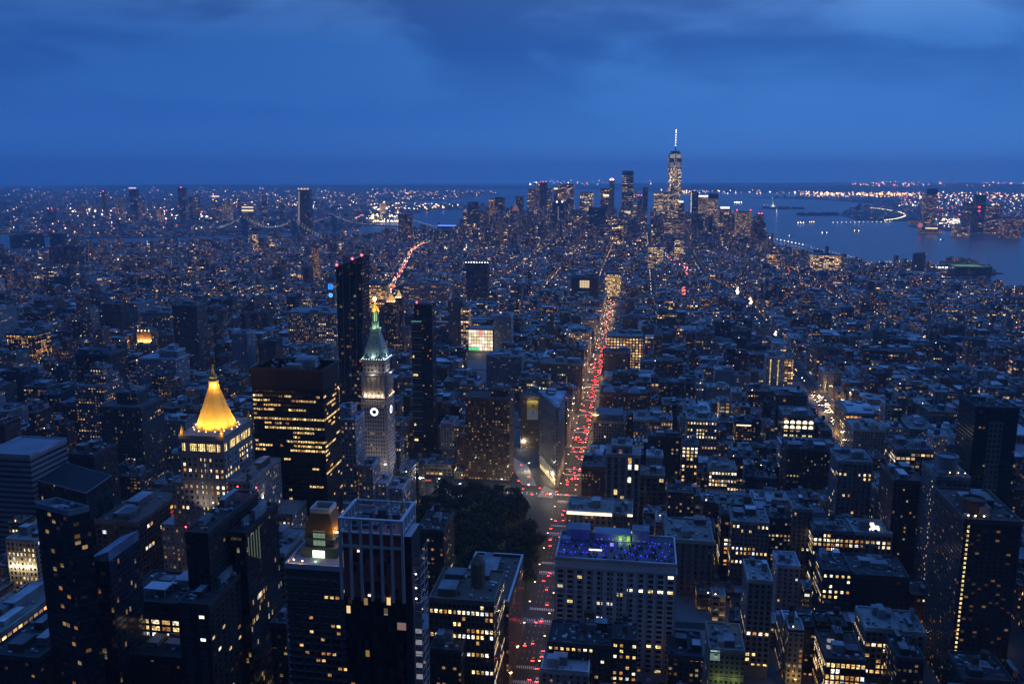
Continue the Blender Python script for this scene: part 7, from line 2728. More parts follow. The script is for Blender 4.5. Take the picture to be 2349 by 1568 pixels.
# which of them the photo shows largest
V, F_, own = [], [], []
for i, (x0, x1, y0, y1, h) in enumerate([b[:5] for b in BVH_BOXES] + [l[:5] for l in LOTS]):
    o_ = len(V)
    V += [(x0, y0, 0), (x1, y0, 0), (x1, y1, 0), (x0, y1, 0), (x0, y0, h), (x1, y0, h), (x1, y1, h), (x0, y1, h)]
    for f in ((0, 1, 5, 4), (1, 2, 6, 5), (2, 3, 7, 6), (3, 0, 4, 7), (4, 5, 6, 7)):
        F_.append(tuple(o_ + c for c in f))
        own.append(i - len(BVH_BOXES))
tree = BVHTree.FromPolygons(V, F_)
hits = {}
O_ = Vector((CX, CY, CZ))
for py in range(400, 1568, 6):
    b = (784 - py) / FOC
    f = CP + b * SP
    z = -SP + b * CP
    for px_ in range(2, 2348, 6):
        a = (px_ - 1174) / FOC
        dvec = Vector((a * RT[0] + f * FW[0], a * RT[1] + f * FW[1], z)).normalized()
        loc, nrm, idx, dist = tree.ray_cast(O_, dvec)
        if idx is not None and own[idx] >= 0:
            hits[own[idx]] = hits.get(own[idx], 0) + 1
order = sorted(hits, key=lambda i: -hits[i])
SOLO = set(order[:235])
HB = {True: 'tall', False: 'low'}
TONE = {'brick': 'brown brick', 'apt': 'tan', 'lime': 'pale stone', 'white': 'whitish', 'grid': 'big-windowed', 'dark': 'dark', 'glass': 'dark glass'}
NOUN = {'brick': 'block', 'apt': 'apartment house', 'lime': 'office building', 'white': 'building', 'grid': 'loft building', 'dark': 'building', 'glass': 'building'}
cand = []
rs = random.Random(77)
for i in sorted(SOLO, key=lambda i: LOTS[i][2]):
    x0, x1, y0, y1, h, st = LOTS[i]
    p = pix((x0 + x1) / 2, y0, h)
    lm = min(LANDMARKS, key=lambda L: (L[1] - p[0]) ** 2 + ((L[2] - p[1]) * 1.2) ** 2)
    ddx, ddy = p[0] - lm[1], p[1] - lm[2]
    dist = math.hypot(ddx, ddy)
    if abs(ddx) > abs(ddy):
        rel = 'left of' if ddx < 0 else 'right of'
    else:
        rel = 'behind' if ddy < 0 else 'in front of'
    rich = (x1 - x0) * (y1 - y0) > 250
    nt = (1 if rs.random() < .5 else 0) + (1 if rs.random() < .15 else 0) if (h > 16 and st != 'glass') else 0
    roof = '' if nt == 0 else (' with a roof tank' if nt == 1 else ' with two roof tanks')
    W_ = x1 - x0
    size = ('tall ' if h > 48 else 'low ' if h < 24 else '') + ('narrow ' if W_ < 13 else 'wide ' if W_ > 28 else '')
    cand.append((i, size + TONE[st] + ' ' + NOUN[st] + roof, rel, lm[0], dist, nt))
ORD = ['nearest', 'second nearest', 'third nearest', 'fourth nearest', 'fifth nearest', 'sixth nearest', 'seventh nearest', 'eighth nearest', 'ninth nearest', 'tenth nearest', 'eleventh nearest', 'twelfth nearest', 'thirteenth nearest']
groups = {}
for c in cand:
    groups.setdefault(c[1:4], []).append(c)
for key, L in groups.items():
    L.sort(key=lambda c: c[4])
    for n, c in enumerate(L):
        i, desc, rel, lmn, dist, nt = c
        lab = desc + ', ' + ((ORD[min(n, 12)] + ' such one ') if len(L) > 1 else '') + rel + ' the ' + lmn
        if len(lab.split()) > 16:
            lab = lab.replace(' such one', '').replace('the huge apartment tower with the lit stair column', 'the huge stair-lit apartment tower').replace(' with a roof tank', ', tanked').replace(' with two roof tanks', ', twin-tanked')
        x0, x1, y0, y1, h, st = LOTS[i]
        root = empty(KIND[st], ((x0 + x1) / 2, (y0 + y1) / 2, 0), lab, 'building', 'ordinary city buildings')
        r = random.Random(i)
        a = face_attr(st, r)
        mb = MB()
        mb.box(x0, x1, y0, y1, 0, h, 0, a, 0, plainattr(a[0]))
        ca = plainattr(tuple(min(.6, q * 1.15) for q in a[0]))
        o = .05
        mb.box(x0 - o, x1 + o, y0 - .6, y1 + o, h - 2.1, h - 1.25, 0, ca, 0, ca, True)
        if r.random() < .6:
            mb.box(x0 - o, x1 + o, y0 - .3, y1 + o, 7.5, 8.3, 0, ca, 0, ca, True)
        n_ = int((x1 - x0) / r.uniform(5, 8))
        if st in ('grid', 'lime') and n_ > 1:
            for k in range(n_ + 1):
                u = x0 + .4 + (x1 - x0 - .8) * k / n_
                mb.box(u - .35, u + .35, y0 - .25, y0 + .1, 8.4, h - 2.2, 0, ca, 0)
        mb.build('wall', FACADE, root)
        rb = MB()
        sp = roof_kit(rb, x0 + .25, x1 - .25, y0 + .25, y1 - .25, h, a[0], r)
        if r.random() < .10 and sp:
            pass
        ro = rb.build('roof', ROOFING, root)
        for k in range(nt):
            if sp and k < len(sp):
                add_tank(root, ro, sp[k][0], sp[k][1], sp[k][2] - .1, r.uniform(1.6, 2.3))
            else:
                add_tank(root, ro, x0 + (x1 - x0) * (.3 + .4 * k), y0 + (y1 - y0) * .5, h - .35, r.uniform(1.6, 2.3))
        if r.random() < .22:
            l_ = MB()
            l_.octa(r.uniform(x0 + 1, x1 - 1), y0 + .6, h + 2.2, .4)
            l_.build('roof_lamp', r.choice([WARM_LAMP, WHITE_LAMP]), root)
city = MB()
clr = random.Random(5)
lampc = [MB() for _ in range(4)]
for i, (x0, x1, y0, y1, h, st) in enumerate(LOTS):
    if i in SOLO:
        continue
    a = face_attr(st, clr)
    if y0 > 1800:
        a = (a[0], a[1], (a[2][0], a[2][1], a[2][2] * 1.5), (a[3][0], a[3][1], a[3][2] * 2.6))
    rc = plainattr(clr.choice(ROOFC))
    W_, D = x1 - x0, y1 - y0
    city.prism([(x0, y0), (x1, y0), (x1, y1), (x0, y1)], 0, h, 0, a, 1, rc)
    t = .35
    if y0 < 2200:
        wa = plainattr(tuple(min(.6, c * 1.15) for c in a[0]))
        for q in ((x0, x1, y0 - .1, y0 + t), (x0, x1, y1 - t, y1 + .1)):
            city.box(*q, h - .3, h + .9, 1, wa, 1, wa)
    for _ in range(clr.choice([0, 1, 1, 2, 3]) if W_ > 9 else clr.choice([0, 1])):
        bw, bd = W_ * clr.uniform(.15, .35), D * clr.uniform(.15, .35)
        bx, by = clr.uniform(x0 + .5, x1 - .5 - bw), clr.uniform(y0 + .6, y1 - .6 - bd)
        city.box(bx, bx + bw, by, by + bd, h - .1, h + clr.uniform(2, 5), 1, plainattr(clr.choice([a[0], (.25, .24, .23), (.12, .09, .08), (.4, .4, .4)])), 1, plainattr(clr.choice(ROOFC)))
    q = clr.random()
    if q < .34:
        z = clr.choice([4, 5, h + 1.2])
        lampc[clr.choice([0, 0, 1, 1, 2, 3])].octa(clr.uniform(x0, x1), y0 - 1.2, z, clr.choice([.4, .5, .7]))
tag(city.build('building', [FACADE, ROOFING]), 'mass of low and middling city buildings filling the blocks down to the bay', 'buildings', None, 'stuff')
LC = [glow('city_lamp_amber', (1, .52, .16), 9), glow('city_lamp_warm', (1, .72, .38), 9), glow('city_lamp_white', (.95, .95, 1), 9), glow('city_lamp_red', (1, .12, .06), 7)]
big = MB()
for mi, q in enumerate(lampc):
    for f, m_, uv, a in zip(q.f, q.m, q.uv, q.a):
        big.face([q.v[k] for k in f], mi)
tag(big.build('wall_lamp', LC), 'scattered small lamps on walls and doorways of the distant blocks', 'lamps', None, 'stuff')

# far boroughs: low blocks over the plain across the rivers
fr = random.Random(99)
for nm, poly, n, lab in (('building', BKL, 7000, 'mass of low buildings on the plain across the east river'), ('building', NJ, 2600, 'mass of low buildings along the far western shore')):
    mb = MB()
    c = 0
    while c < n:
        an = fr.uniform(-.64, .62) + YAW
        dd = 3600 * (4.2 ** fr.random())
        x, y = CX + dd * math.sin(an), CY + dd * math.cos(an)
        c += .25
        if not inside(poly, x, y):
            continue
        c += .75
        w_, d_ = fr.uniform(12, 60), fr.uniform(12, 40)
        if not (inside(poly, x + w_, y) and inside(poly, x, y - 30)):
            continue
        h = fr.choice([9, 10, 12, 14, 18]) * fr.uniform(.8, 1.3)
        if fr.random() < .03:
            h = fr.uniform(28, 50)
        st = fr.choice(['brick', 'apt', 'dark', 'lime', 'white'])
        a = face_attr(st, fr, fr.choice([.02, .05, .15]))
        a = (a[0], a[1], a[2], (a[3][0], a[3][1], a[3][2] * 2))
        mb.prism([(x, y), (x + w_, y), (x + w_, y + d_), (x, y + d_)], 0, h, 0, a, 1, plainattr(fr.choice(ROOFC)))
    tag(mb.build(nm, [FACADE, ROOFING]), lab, 'buildings', None, 'stuff')
# ------------------------------------------------------------------ distant lights
dl = random.Random(17)


def lights(label, mats, pts, name='street_lamp'):
    mb = MB()
    for x, y, z, r, k in pts:
        mb.octa(x, y, z, r, k)
        if r < 2.5:
            mb.bar((x, y, 0), (x, y, z - r * .5), .25, len(mats))
    return tag(mb.build(name, list(mats) + [STEEL]), label, 'lamps', None, 'stuff')


FARL = [glow('far_amber', (1, .40, .10), 7), glow('far_warm', (1, .60, .26), 6), glow('far_white', (.9, .95, 1), 6), glow('far_red', (1, .10, .07), 6), glow('far_gold', (1, .76, .40), 9)]


def fill_px(n, x0, x1, y0, y1, kinds, rad, poly=None, zr=(6, 22), pw=1.0):
    out = []
    t = 0
    while len(out) < n and t < n * 20:
        t += 1
        px_, py = dl.uniform(x0, x1), y0 + (y1 - y0) * dl.random() ** pw
        x, y = at(px_, py)
        if poly is not None and not any(inside(q, x, y) for q in poly):
            continue
        d_ = math.hypot(x - CX, y - CY)
        out.append((x, y, dl.uniform(*zr), rad * dl.choice([.45, .6, .8, 1, 1.35]) * (.45 + d_ / 14000), dl.choice(kinds)))
    return out


P = fill_px(230, 0, 1150, 430, 455, [0, 0, 1, 1, 4], 3.2, [BKL])
P += fill_px(300, 480, 1100, 440, 482, [1, 1, 2, 4, 4, 0, 0], 3.7, [BKL])
P += fill_px(230, 0, 700, 450, 545, [0, 0, 0, 1, 2, 3], 3.3, [BKL])
P += fill_px(90, 160, 500, 480, 510, [1, 2, 2, 4, 3], 5.5, [BKL])
P += fill_px(110, 840, 1050, 468, 512, [1, 2, 4, 4, 0], 4.6, [BKL])
for k in range(60):                                   # the lit highway on the far bank, and pier roofs beside it
    t = dl.random()
    x, y = at(808 + 38 * t, 507 - 17 * t + dl.uniform(-1, 1))
    P.append((x, y, 9, 3.2 * dl.choice([.7, 1, 1.3]), dl.choice([3, 3, 1, 2])))
for k in range(90):
    x, y = at(dl.uniform(845, 915), dl.choice([498, 500, 505, 509, 511]) + dl.uniform(-.6, .6))
    P.append((x, y, 9, 3.0 * dl.choice([.7, 1, 1.3]), dl.choice([4, 4, 2, 1])))
for k in range(40):
    x, y = at(840 + dl.random() * 300, 440 + dl.uniform(-1, 5))
    P.append((x, y, 12, 5, dl.choice([0, 3, 0, 1])))
lights('countless amber and white street lights on the plain across the east river', FARL, P)
P = fill_px(300, 1835, 2348, 436, 454, [0, 0, 0, 1, 4], 5.4, [NJ, STI])
P += fill_px(260, 1835, 2110, 440, 450, [0, 0, 4, 0, 1], 5.8, None)
P += fill_px(200, 2060, 2348, 450, 475, [0, 1, 1, 2, 2, 3], 4.8, [NJ])
P += fill_px(150, 2140, 2348, 475, 540, [0, 1, 2, 1, 3], 3.4, [NJ])
P += fill_px(70, 2050, 2200, 508, 516, [1, 2, 4], 3.2, [NJ])
P += fill_px(60, 1950, 2130, 424, 434, [0, 1, 3], 7.5, None, (20, 90))
P += fill_px(80, 2150, 2348, 426, 436, [0, 3, 0, 1], 7.5, None, (20, 90))
P += fill_px(60, 1560, 1840, 438, 446, [0, 1, 2], 6.0, None)
P += fill_px(46, 1480, 1720, 437, 445, [1, 2, 4, 0], 6.0, [STI])
P += fill_px(40, 1190, 1500, 418, 428, [1, 2, 2, 3], 7.0, None, (20, 60))
lights('long belt of orange and white harbor lights on the far western shore', FARL, P)
P = []
curve = [(1990, 478), (2020, 481), (2045, 485), (2064, 489), (2074, 493), (2076, 497), (2068, 501), (2050, 505), (2025, 508)]
for (ax, ay), (bx, by) in zip(curve, curve[1:]):
    for k in range(7):
        x, y = at(ax + (bx - ax) * k / 7, ay + (by - ay) * k / 7)
        P.append((x, y, 8, 2.5, 4))
lights('close row of white lamps tracing a curved shore promenade', FARL, P)
P = []
for ax, ay, bx, by, n in ((1975, 607, 2094, 603, 26), (1860, 572, 1972, 598, 16), (1765, 549, 1866, 570, 12), (1910, 513, 2050, 511, 14), (2150, 518, 2230, 521, 16), (1752, 472, 1800, 477, 6)):
    for k in range(n):
        x, y = at(ax + (bx - ax) * k / n, ay + (by - ay) * k / n)
        P.append((x, y, 8, .8 if y < 4000 else 2.0, dl.choice([4, 2, 4, 1])))
lights('rows of small lamps along the near river piers and shore path', FARL, P)
# lamps of the streets in the middle distance
P = []
for xa, xb, ya, yb_ in BLOCKS:
    if ya < 1300:
        continue
    for q in range(2):
        if dl.random() < .95:
            P.append((xb + 5, dl.uniform(ya - 9, yb_), 9, .8, dl.choice([0, 0, 1, 1, 2])))
    for q in range(int((xb - xa) / 38)):
        if dl.random() < .6:
            P.append((dl.uniform(xa, xb), ya - 9, 9, .75, dl.choice([0, 0, 1, 1, 2, 3])))
    for _ in range(dl.choice([0, 1, 1, 2, 3])):
        P.append((dl.uniform(xa, xb), dl.uniform(ya, yb_), dl.uniform(18, 30), dl.choice([.5, .7, 1.0]), dl.choice([0, 1, 1, 2, 3])))
lights('street lights dotted through the distant blocks', FARL, [p for p in P if inside(MAN, p[0], p[1])])
P = []
for pl, s0, s1, n, kk in ((BOW, 2120, 4000, 260, [3, 3, 3, 1, 2, 0]), (SIXS, 2900, 3900, 60, [3, 3, 2]), (SEVS, 2000, 2600, 40, [2, 4, 4, 1])):
    for _ in range(n):
        y = dl.uniform(s0, s1)
        for (ax, ay), (bx, by) in zip(pl, pl[1:]):
            if ay <= y < by:
                x = ax + (bx - ax) * (y - ay) / (by - ay)
                off = dl.uniform(-8, 8)
                k = dl.choice(kk) if off > -3 else dl.choice([1, 2, 1, 3])
                P.append((x + off, y, 1.2, dl.choice([.7, .9, 1.3]), k))
for _ in range(150):
    y = dl.uniform(1640, 2250)
    P.append((-77 + dl.uniform(-8, 8), y, 1.2, dl.choice([.35, .5, .65]), dl.choice([3, 3, 3, 1, 0, 2])))
for _ in range(70):
    t = dl.random()
    P.append((-400 + 55 * t + dl.uniform(-8, 8), 1740 - 135 * t, 1.2, dl.choice([.4, .6, .8]), dl.choice([3, 3, 1, 2, 2])))
for _ in range(30):
    P.append((500 + dl.uniform(-6, 6), dl.uniform(1700, 2000), 1.2, dl.choice([.5, .8]), dl.choice([2, 4, 1])))
for px_, py, n in ((1573, 640, 8), (1567, 690, 14), (1690, 690, 16), (1720, 715, 14), (1775, 795, 8), (1465, 555, 14), (1023, 578, 8), (1067, 582, 14)):
    for _ in range(n):
        x, y = at(px_ + dl.uniform(-3, 3), py + dl.uniform(-9, 9))
        P.append((x, y, 26, 1.4, 3 if px_ in (1573, 1567, 1465) else dl.choice([1, 2, 4])))
mb = MB()
for x, y, z, r, k in P:
    mb.octa(x, y, z, r, k)
tag(mb.build('traffic', FARL), 'dense stream of red and white vehicle lights on the distant streets', 'traffic', None, 'stuff')

# ------------------------------------------------------------------ street lamps with real light
pole = MB()
pole.bar((0, 0, 0), (0, 0, 9.2), .14)
pole.bar((0, 0, 9.2), (2.2, 0, 9.8), .09)
POLE = pole.mesh('pole', [STEEL])
hd = MB()
hd.box(1.7, 2.9, -.28, .28, 9.55, 9.8, 0, ZERO, 0, ZERO, True)
HEAD = hd.mesh('lamp_head', [glow('sodium_head', (1, .60, .24), 7)])
HEADW = hd.mesh('lamp_head', [glow('white_head', (.95, .95, .8), 12)])
LAMPL = {}


def street_lamp(x, y, face, power, white=False, group='street lamps along the long avenue', lab='tall curved street lamp glowing amber over the long straight avenue'):
    root = empty('street_lamp', (x, y, 0), lab, 'street lamp', group)
    a = 0 if face > 0 else math.pi
    for nm, me in (('pole', POLE), ('lamp_head', HEADW if white else HEAD)):
        o = bpy.data.objects.new(nm, me)
        scene.collection.objects.link(o)
        o.parent = root
        o.rotation_euler = (0, 0, a)
    if power:
        key = (power, white)
        if key not in LAMPL:
            L = bpy.data.lights.new('street_lamp_light', 'POINT')
            L.energy = power
            L.color = (1, .93, .72) if white else (1, .62, .22)
            L.shadow_soft_size = .4
            LAMPL[key] = L
        o = bpy.data.objects.new('lamp_glow', LAMPL[key])
        scene.collection.objects.link(o)
        o.parent = root
        o.location = (2.3 * (1 if face > 0 else -1), 0, 9.2)


AVP = 1200
for k in range(26):
    y = 470 + k * 32
    for s in (-1, 1):
        street_lamp(-77 + s * 10.5, y + 8 * s, -s, AVP if y < 800 else 3600)
for k in range(16):
    y = 1310 + k * 58
    street_lamp(-77 + (10.5 if k % 2 else -10.5), y, -1 if k % 2 else 1, 15000)
for k in range(8):
    street_lamp(255 + (10.5 if k % 2 else -10.5), 1030 + k * 42, -1 if k % 2 else 1, 11000, False, 'street lamps on the headlight avenue', 'street lamp over the avenue crowded with oncoming headlights')
for x, y in ((-120, 838), (-100, 875), (-150, 850), (-128, 905), (-165, 940), (-145, 985), (-172, 1010), (-190, 830), (-215, 842), (-235, 880), (-95, 815)):
    street_lamp(x, y, 1, 8000, True, 'white street lamps around the open square', 'white-headed street lamp in the open crossing before the wedge-shaped building')
for x, y in ((-205, 760), (-150, 690), (-190, 640), (-120, 720), (-165, 790), (-140, 765), (-105, 640), (-180, 700)):
    street_lamp(x, y, 1, 2200, False, 'lamps among the park trees', 'amber lamp glowing among the dark trees of the square park')
for k in range(10):
    street_lamp(-1 if False else 62 + 30 * k, 508 + 4 if k % 2 else 587, 1, 1500, False, 'lamps on the side streets', 'street lamp glowing between the dark lofts of a narrow side street')

# ------------------------------------------------------------------ cars
PAINTS = [plain('paint_black', (.012, .012, .014), .25, .2, .1, .5, .5), plain('paint_grey', (.12, .12, .13), .3, .3, .1, .5, .5), plain('paint_white', (.55, .55, .55), .3, 0, .1, .5, .5), plain('paint_yellow', (.60, .33, .02), .35, 0, .1, .5, .5)]
TYRE = plain('tyre_rubber', (.015, .015, .015), .9)
TAIL = glow('tail_light', (1, .03, .03), 26)
HEADL = glow('head_light', (1, .82, .58), 26)


def car_meshes(paint):
    b = MB()
    L, W = 4.6, 1.84
    xs = lambda w_, y0, y1, z: [(-w_, y0, z), (w_, y0, z), (w_, y1, z), (-w_, y1, z)]
    b.loft([xs(W / 2 * .94, -L / 2, L / 2, .28), xs(W / 2, -L / 2 - .02, L / 2 + .02, .55), xs(W / 2 * .97, -L / 2 + .05, L / 2 - .1, .88)], 0, True, ZERO, True)
    b.loft([xs(W / 2 * .92, -L * .43, L * .20, .87), xs(W / 2 * .74, -L * .30, L * .06, 1.40)], 1, False)
    b.face(xs(W / 2 * .74, -L * .30, L * .06, 1.405), 0)
    body = b.mesh('body', [paint, DARKGLASS])
    return body


BODY = [car_meshes(p) for p in PAINTS]
wm = MB()
wm.loft([[(e, .33 * math.cos(t), .33 * math.sin(t)) for t in [k * math.pi / 5 for k in range(10)]] for e in (-.11, .11)], 0, True, ZERO, True)
WHEEL = wm.mesh('wheel', [TYRE])
tm = MB()
tm.box(-.26, .26, -.05, .03, -.12, .12, 0, ZERO, 0, ZERO, True)
TAILM = tm.mesh('taillight', [glow('tail_light_near', (1, .03, .03), 55)])
HEADM = tm.mesh('headlight', [HEADL])
whole = {}


def car_whole(p):
    """A car too far off to show its parts: one mesh, lamps included."""
    if p not in whole:
        b = MB()
        L, W = 4.6, 1.84
        xs = lambda w_, y0, y1, z: [(-w_, y0, z), (w_, y0, z), (w_, y1, z), (-w_, y1, z)]
        b.loft([xs(W / 2, -L / 2, L / 2, .3), xs(W / 2, -L / 2, L / 2, .88)], 0)
        b.loft([xs(W / 2 * .92, -L * .43, L * .20, .87), xs(W / 2 * .74, -L * .30, L * .06, 1.40)], 1)
        for u in (-.62, .62):
            b.box(u - .3, u + .3, -L / 2 - .06, -L / 2 - .01, .55, .87, 2, ZERO, 2)
            b.box(u - .26, u + .26, L / 2 + .01, L / 2 + .06, .5, .75, 3, ZERO, 3)
        whole[p] = b.mesh('car', [PAINTS[p], DARKGLASS, TAIL, HEADL])
    return whole[p]


CARN = ['black car', 'grey car', 'white car', 'yellow cab']


def car(x, y, rot, p, near, lab, group):
    """rot 0: driving away from the camera, tail lights towards it."""
    nm = 'taxi' if p == 3 else 'car'
    cat = 'taxi' if p == 3 else 'car'
    if not near:
        o = bpy.data.objects.new(nm, car_whole(p))
        scene.collection.objects.link(o)
        o.location = (x, y, .02)
        o.rotation_euler = (0, 0, rot)
        return tag(o, lab, cat, group)
    root = empty(nm, (x, y, .01), lab, cat, group)
    root.rotation_euler = (0, 0, rot)
    for n_, me, loc in [('body', BODY[p], (0, 0, 0))] + [('wheel', WHEEL, (u, v, .33)) for u in (-.84, .84) for v in (-1.4, 1.4)] + [('taillight', TAILM, (u, -2.33, .72)) for u in (-.62, .62)] + [('headlight', HEADM, (u, 2.36, .62)) for u in (-.62, .62)]:
        o = bpy.data.objects.new(n_, me)
        scene.collection.objects.link(o)
        o.parent = root
        o.location = loc
    return root


cr_ = random.Random(23)
ncar = 0
LANES = [-83.6, -80.5, -77, -73.6, -70.4]
used = []
for (px_, py, p) in ((1222, 1473, 3), (1204, 1478, 0), (1248, 1490, 0), (1243, 1503, 3), (1222, 1512, 3), (1232, 1530, 0), (1258, 1318, 0), (1262, 1312, 1), (1247, 1330, 0), (1254, 1350, 3), (1255, 1385, 3), (1230, 1424, 0), (1242, 1422, 2), (1278, 1265, 0), (1286, 1250, 0), (1262, 1237, 1), (1262, 1250, 0), (1284, 1230, 0), (1292, 1192, 0), (1290, 1180, 1), (1294, 1170, 0), (1275, 1193, 0), (1250, 1210, 0), (1215, 1555, 0), (1240, 1560, 2)):
    x, y = at(px_, py)
    x = max(-85.5, min(-69.5, x))
    used.append((x, y))
    ncar += 1
    car(x, y, cr_.uniform(-.04, .04), p, True, ('yellow cab' if p == 3 else CARN[p]) + ' showing red tail lights on the near stretch of the long avenue', CARN[p] + 's driving down the near avenue')
y = 860.0
while y < 1640 and ncar < 235:
    dens = .38 if y > 1000 else .32
    for li, x in enumerate(LANES):
        right = li >= 2
        if cr_.random() < (dens if right else dens * .42) * (1.0 if y < 1700 else .8):
            p = cr_.choices([0, 1, 2, 3], [45, 25, 10, 20])[0]
            back = (li == 0 and cr_.random() < .3)
            ncar += 1
            far_ = y > 1080
            lab = CARN[p] + (' in the dense file of red tail lights far down the avenue' if not back else ' facing the camera with headlights on, at the avenue kerb')
            car(x + cr_.uniform(-.3, .3), y + cr_.uniform(-2, 2), math.pi if back else 0, p, not far_, lab, CARN[p] + (' headlights at the kerb' if back else 's far down the avenue'))
    y += 9.5
k = 0
for y in [1035 + 9.5 * j for j in range(36)]:
    for x in (246.5, 250, 253.5, 257, 260.5):
        if cr_.random() < (.5 if y < 1330 else .22) and k < 80:
            p = cr_.choices([0, 1, 2, 3], [45, 25, 12, 18])[0]
            car(x, y + cr_.uniform(-1.5, 1.5), math.pi, p, False, CARN[p] + ' coming towards the camera, headlights shining, on the crowded right-hand avenue', CARN[p] + 's with headlights on the right-hand avenue')
            k += 1
for px_, py, rt, p in ((1170, 1060, 2.9, 0), (1196, 1065, 0, 0), (1175, 1083, 0, 1), (1187, 1102, 1.2, 3), (1213, 1092, 0, 2), (1200, 1120, 0, 0), (1160, 1020, 0, 0), (1171, 1015, 0, 1), (1250, 1132, 1.5, 3), (1258, 1133, 1.5, 2), (1237, 1118, .4, 0), (1212, 1112, .2, 0), (1220, 1133, .2, 0), (1300, 1100, 0, 0), (1318, 1083, 0, 0), (1307, 1080, 0, 1), (1300, 1133, 0, 0), (1277, 1126, 0, 0)):
    x, y = at(px_, py)
    car(x, y, rt * .5 if rt < 2 else math.pi, p, True, CARN[p] + ' crossing the open junction beside the wedge-shaped building', CARN[p] + 's in the open junction')
bx_, by_ = at(977, 1104)
bus = empty('bus', (bx_, by_, 0), 'long red-lit city bus at the north-east corner past the dark park', 'bus')
b = MB()
b.box(bx_ - 6, bx_ + 6, by_ - 1.3, by_ + 1.3, .4, 3.1, 0, ZERO, 0, ZERO, True)
b.build('body', plain('bus_paint', (.35, .05, .05), .4), bus)
b = MB()
b.box(bx_ - 5.6, bx_ + 5.6, by_ - 1.36, by_ - 1.31, 1.5, 2.6, 0)
b.build('window', glow('bus_window', (1, .35, .25), .5), bus)
for u in (-4, 4):
    b = MB()
    b.loft([[(bx_ + u + .5 * math.cos(t), by_ + e, .5 + .5 * math.sin(t)) for t in [-k * math.pi / 6 for k in range(12)]] for e in (1.35, -1.35)], 0, True, ZERO, True)
    b.build('wheel', TYRE, bus)
# bright shop fronts round the square's far corner
for n, (xa, xb, ya, yb_, Y_, st_) in enumerate(((938, 960, 1080, 1096, 884, 0), (961, 972, 1083, 1096, 884, 1), (1000, 1020, 1080, 1094, 890, 0), (1135, 1166, 1086, 1104, 880, 1))):
    x0_, z1_ = atY(xa, ya, Y_)
    x1_, z0_ = atY(xb, yb_, Y_)
    o = empty('shop_front', ((x0_ + x1_) / 2, Y_, 0), ('brilliant shop front at the foot of the stepped pale building', 'narrow glowing shop front beside the brilliant one', 'warm shop front at the edge of the park trees', 'row of lit shop windows under the brown gridded apartment tower')[n], 'shop')
    b = MB()
    b.box(x0_, x1_, Y_, Y_ + 9, 0, max(4, z1_ + 6), 0)
    b.build('wall', LIMESTONE, o)
    for k in range(4):
        b = MB()
        b.box(x0_ + (x1_ - x0_) * (k + .08) / 4, x0_ + (x1_ - x0_) * (k + .92) / 4, Y_ - .2, Y_ - .05, .6, max(3.4, z1_ + 3), 0)
        b.build('window', glow('shop_front_glass', (1, .78, .42), 1.5), o)
    lamp_light(o, ((x0_ + x1_) / 2, Y_ - 4, 4), 3500, (1, .75, .4), .6, 'shop_glow')

# ------------------------------------------------------------------ trees
LEAF = plain('tree_leaves', (.020, .032, .012), .8, 0, .6, .35)
LEAF2 = plain('tree_leaves_dark', (.012, .020, .008), .8, 0, .5, .35)
BARK = plain('tree_bark', (.05, .038, .03), .9)


def crown_mesh(seed, R, H):
    r = random.Random(seed)
    b = MB()
    lobes = [(r.gauss(0, .42) * R, r.gauss(0, .42) * R, H + r.uniform(-.32, .42) * R, R * r.uniform(.38, .62)) for _ in range(11)]
    for lx, ly, lz, lr in lobes:
        mi = 0 if r.random() < .65 else 1
        for _ in range(52):
            v = Vector((r.gauss(0, 1), r.gauss(0, 1), r.gauss(0, .8))).normalized() * lr * r.uniform(.72, 1.08)
            c = Vector((lx, ly, lz)) + v
            n = (v.normalized() + Vector((r.gauss(0, .5), r.gauss(0, .5), r.gauss(0, .5)))).normalized()
            t = n.orthogonal().normalized()
            u = n.cross(t)
            s = R * r.uniform(.09, .17)
            b.face([tuple(c + t * s), tuple(c + u * s * .8), tuple(c - t * s), tuple(c - u * s * .8)], mi)
    return b.mesh('crown', [LEAF, LEAF2])


def trunk_mesh(seed, H):
    r = random.Random(seed)
    b = MB()
    b.lathe(0, 0, [(.42, 0), (.30, H * .35), (.22, H * .6)], 7)
    for k in range(5):
        an = r.uniform(0, 6.28)
        b.bar((0, 0, H * r.uniform(.35, .55)), (math.cos(an) * H * .28, math.sin(an) * H * .28, H * r.uniform(.8, 1.0)), .11)
    return b.mesh('trunk', [BARK])


CROWN = [crown_mesh(k, 5.6 + .5 * k, 11.5 + .6 * k) for k in range(4)]
TRUNK = [trunk_mesh(k, 11 + .6 * k) for k in range(4)]
tr_ = random.Random(2)


def put_tree(x, y, lab, grp):
    k = tr_.randrange(4)
    t = empty('tree', (x, y, .15), lab, 'tree', grp)
    s = tr_.uniform(.78, 1.2)
    t.scale = (s, s, s * tr_.uniform(.9, 1.1))
    t.rotation_euler = (0, 0, tr_.uniform(0, 6.28))
    for nm, me in (('trunk', TRUNK[k]), ('crown', CROWN[k])):
        o = bpy.data.objects.new(nm, me)
        scene.collection.objects.link(o)
        o.parent = t


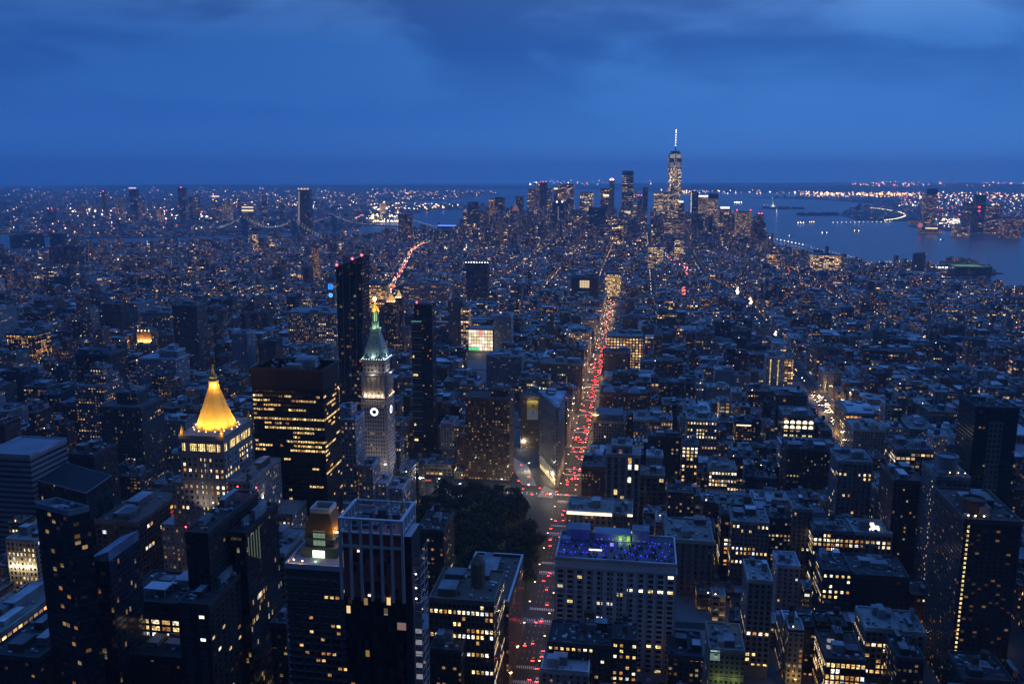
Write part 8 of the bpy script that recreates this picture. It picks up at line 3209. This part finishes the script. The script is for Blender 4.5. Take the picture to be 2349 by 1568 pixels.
for i in range(12):
    for j in range(20):
        x, y = -209 + 10.5 * i + tr_.uniform(-3, 3), 602 + 10.9 * j + tr_.uniform(-3, 3)
        if x > -91 or x < -211 or y > 816 or (y > 705 and x > -92 - (y - 705) * .29):
            continue
        if tr_.random() < .22:
            continue
        put_tree(x, y, 'dark leafy tree crowded among others in the square park beside the avenue', 'trees of the square park')
for _ in range(42):
    put_tree(tr_.uniform(-398, -292), tr_.uniform(1548, 1700), 'dark tree of the round park below the bright store front', 'trees of the round park')
for _ in range(36):
    put_tree(tr_.uniform(-958, -802), tr_.uniform(1222, 1328), 'dark tree in the far park beside the orange floodlit block', 'trees of the far eastern park')
sm = MB()
for _ in range(130):
    x, y = tr_.uniform(-1478, -1302), tr_.uniform(2182, 2418)
    r = tr_.uniform(4, 7)
    for q in range(34):
        v = Vector((tr_.gauss(0, 1), tr_.gauss(0, 1), tr_.gauss(0, .7))).normalized() * r
        s = r * .3
        c = Vector((x, y, 10)) + v
        t = v.orthogonal().normalized()
        u = v.cross(t).normalized()
        sm.face([tuple(c + t * s), tuple(c + u * s), tuple(c - t * s), tuple(c - u * s)])
tag(sm.build('foliage', LEAF2), 'dark mass of trees in a distant square park on the east side', 'trees', None, 'stuff')
for p_, lab in ((GOV, 'dark wooded mass covering the long low harbor island'), (ELL, 'trees and low roofs covering the broad near harbor island'), (LIB, 'dark trees around the statue on its island')):
    sm = MB()
    xs, ys = [q[0] for q in p_], [q[1] for q in p_]
    for _ in range(170):
        x, y = tr_.uniform(min(xs), max(xs)), tr_.uniform(min(ys), max(ys))
        if inside(p_, x, y) and math.hypot(x - 1144, y - 8156) > 45:
            r = tr_.uniform(7, 13)
            sm.lathe(x, y, [(r * .8, 1), (r, r * .6), (r * .6, r * 1.1), (.3, r * 1.4)], 6, 0, tr_.random())
    tag(sm.build('foliage', LEAF2), lab, 'trees', None, 'stuff')

# ------------------------------------------------------------------ the air
hz = MB()
hz.box(-30000, 30000, -3000, 27000, -8, 560, 0, ZERO, 0, ZERO, True)
hm = bpy.data.materials.new('haze_air')
hm.use_nodes = True
ht = NT(hm.node_tree)
ht.n.clear()
ho = ht.node('ShaderNodeOutputMaterial')
hv = ht.node('ShaderNodeVolumePrincipled')
hv.inputs['Color'].default_value = (.56, .79, 1, 1)
hv.inputs['Density'].default_value = HAZE
hv.inputs['Anisotropy'].default_value = 0.6
ht.l.new(hv.outputs[0], ho.inputs['Volume'])
tag(hz.build('haze', hm), 'thin blue evening haze over the whole city', 'haze', None, 'stuff')
for o in scene.objects:
    for k in ('org',):
        if k in o:
            del o[k]
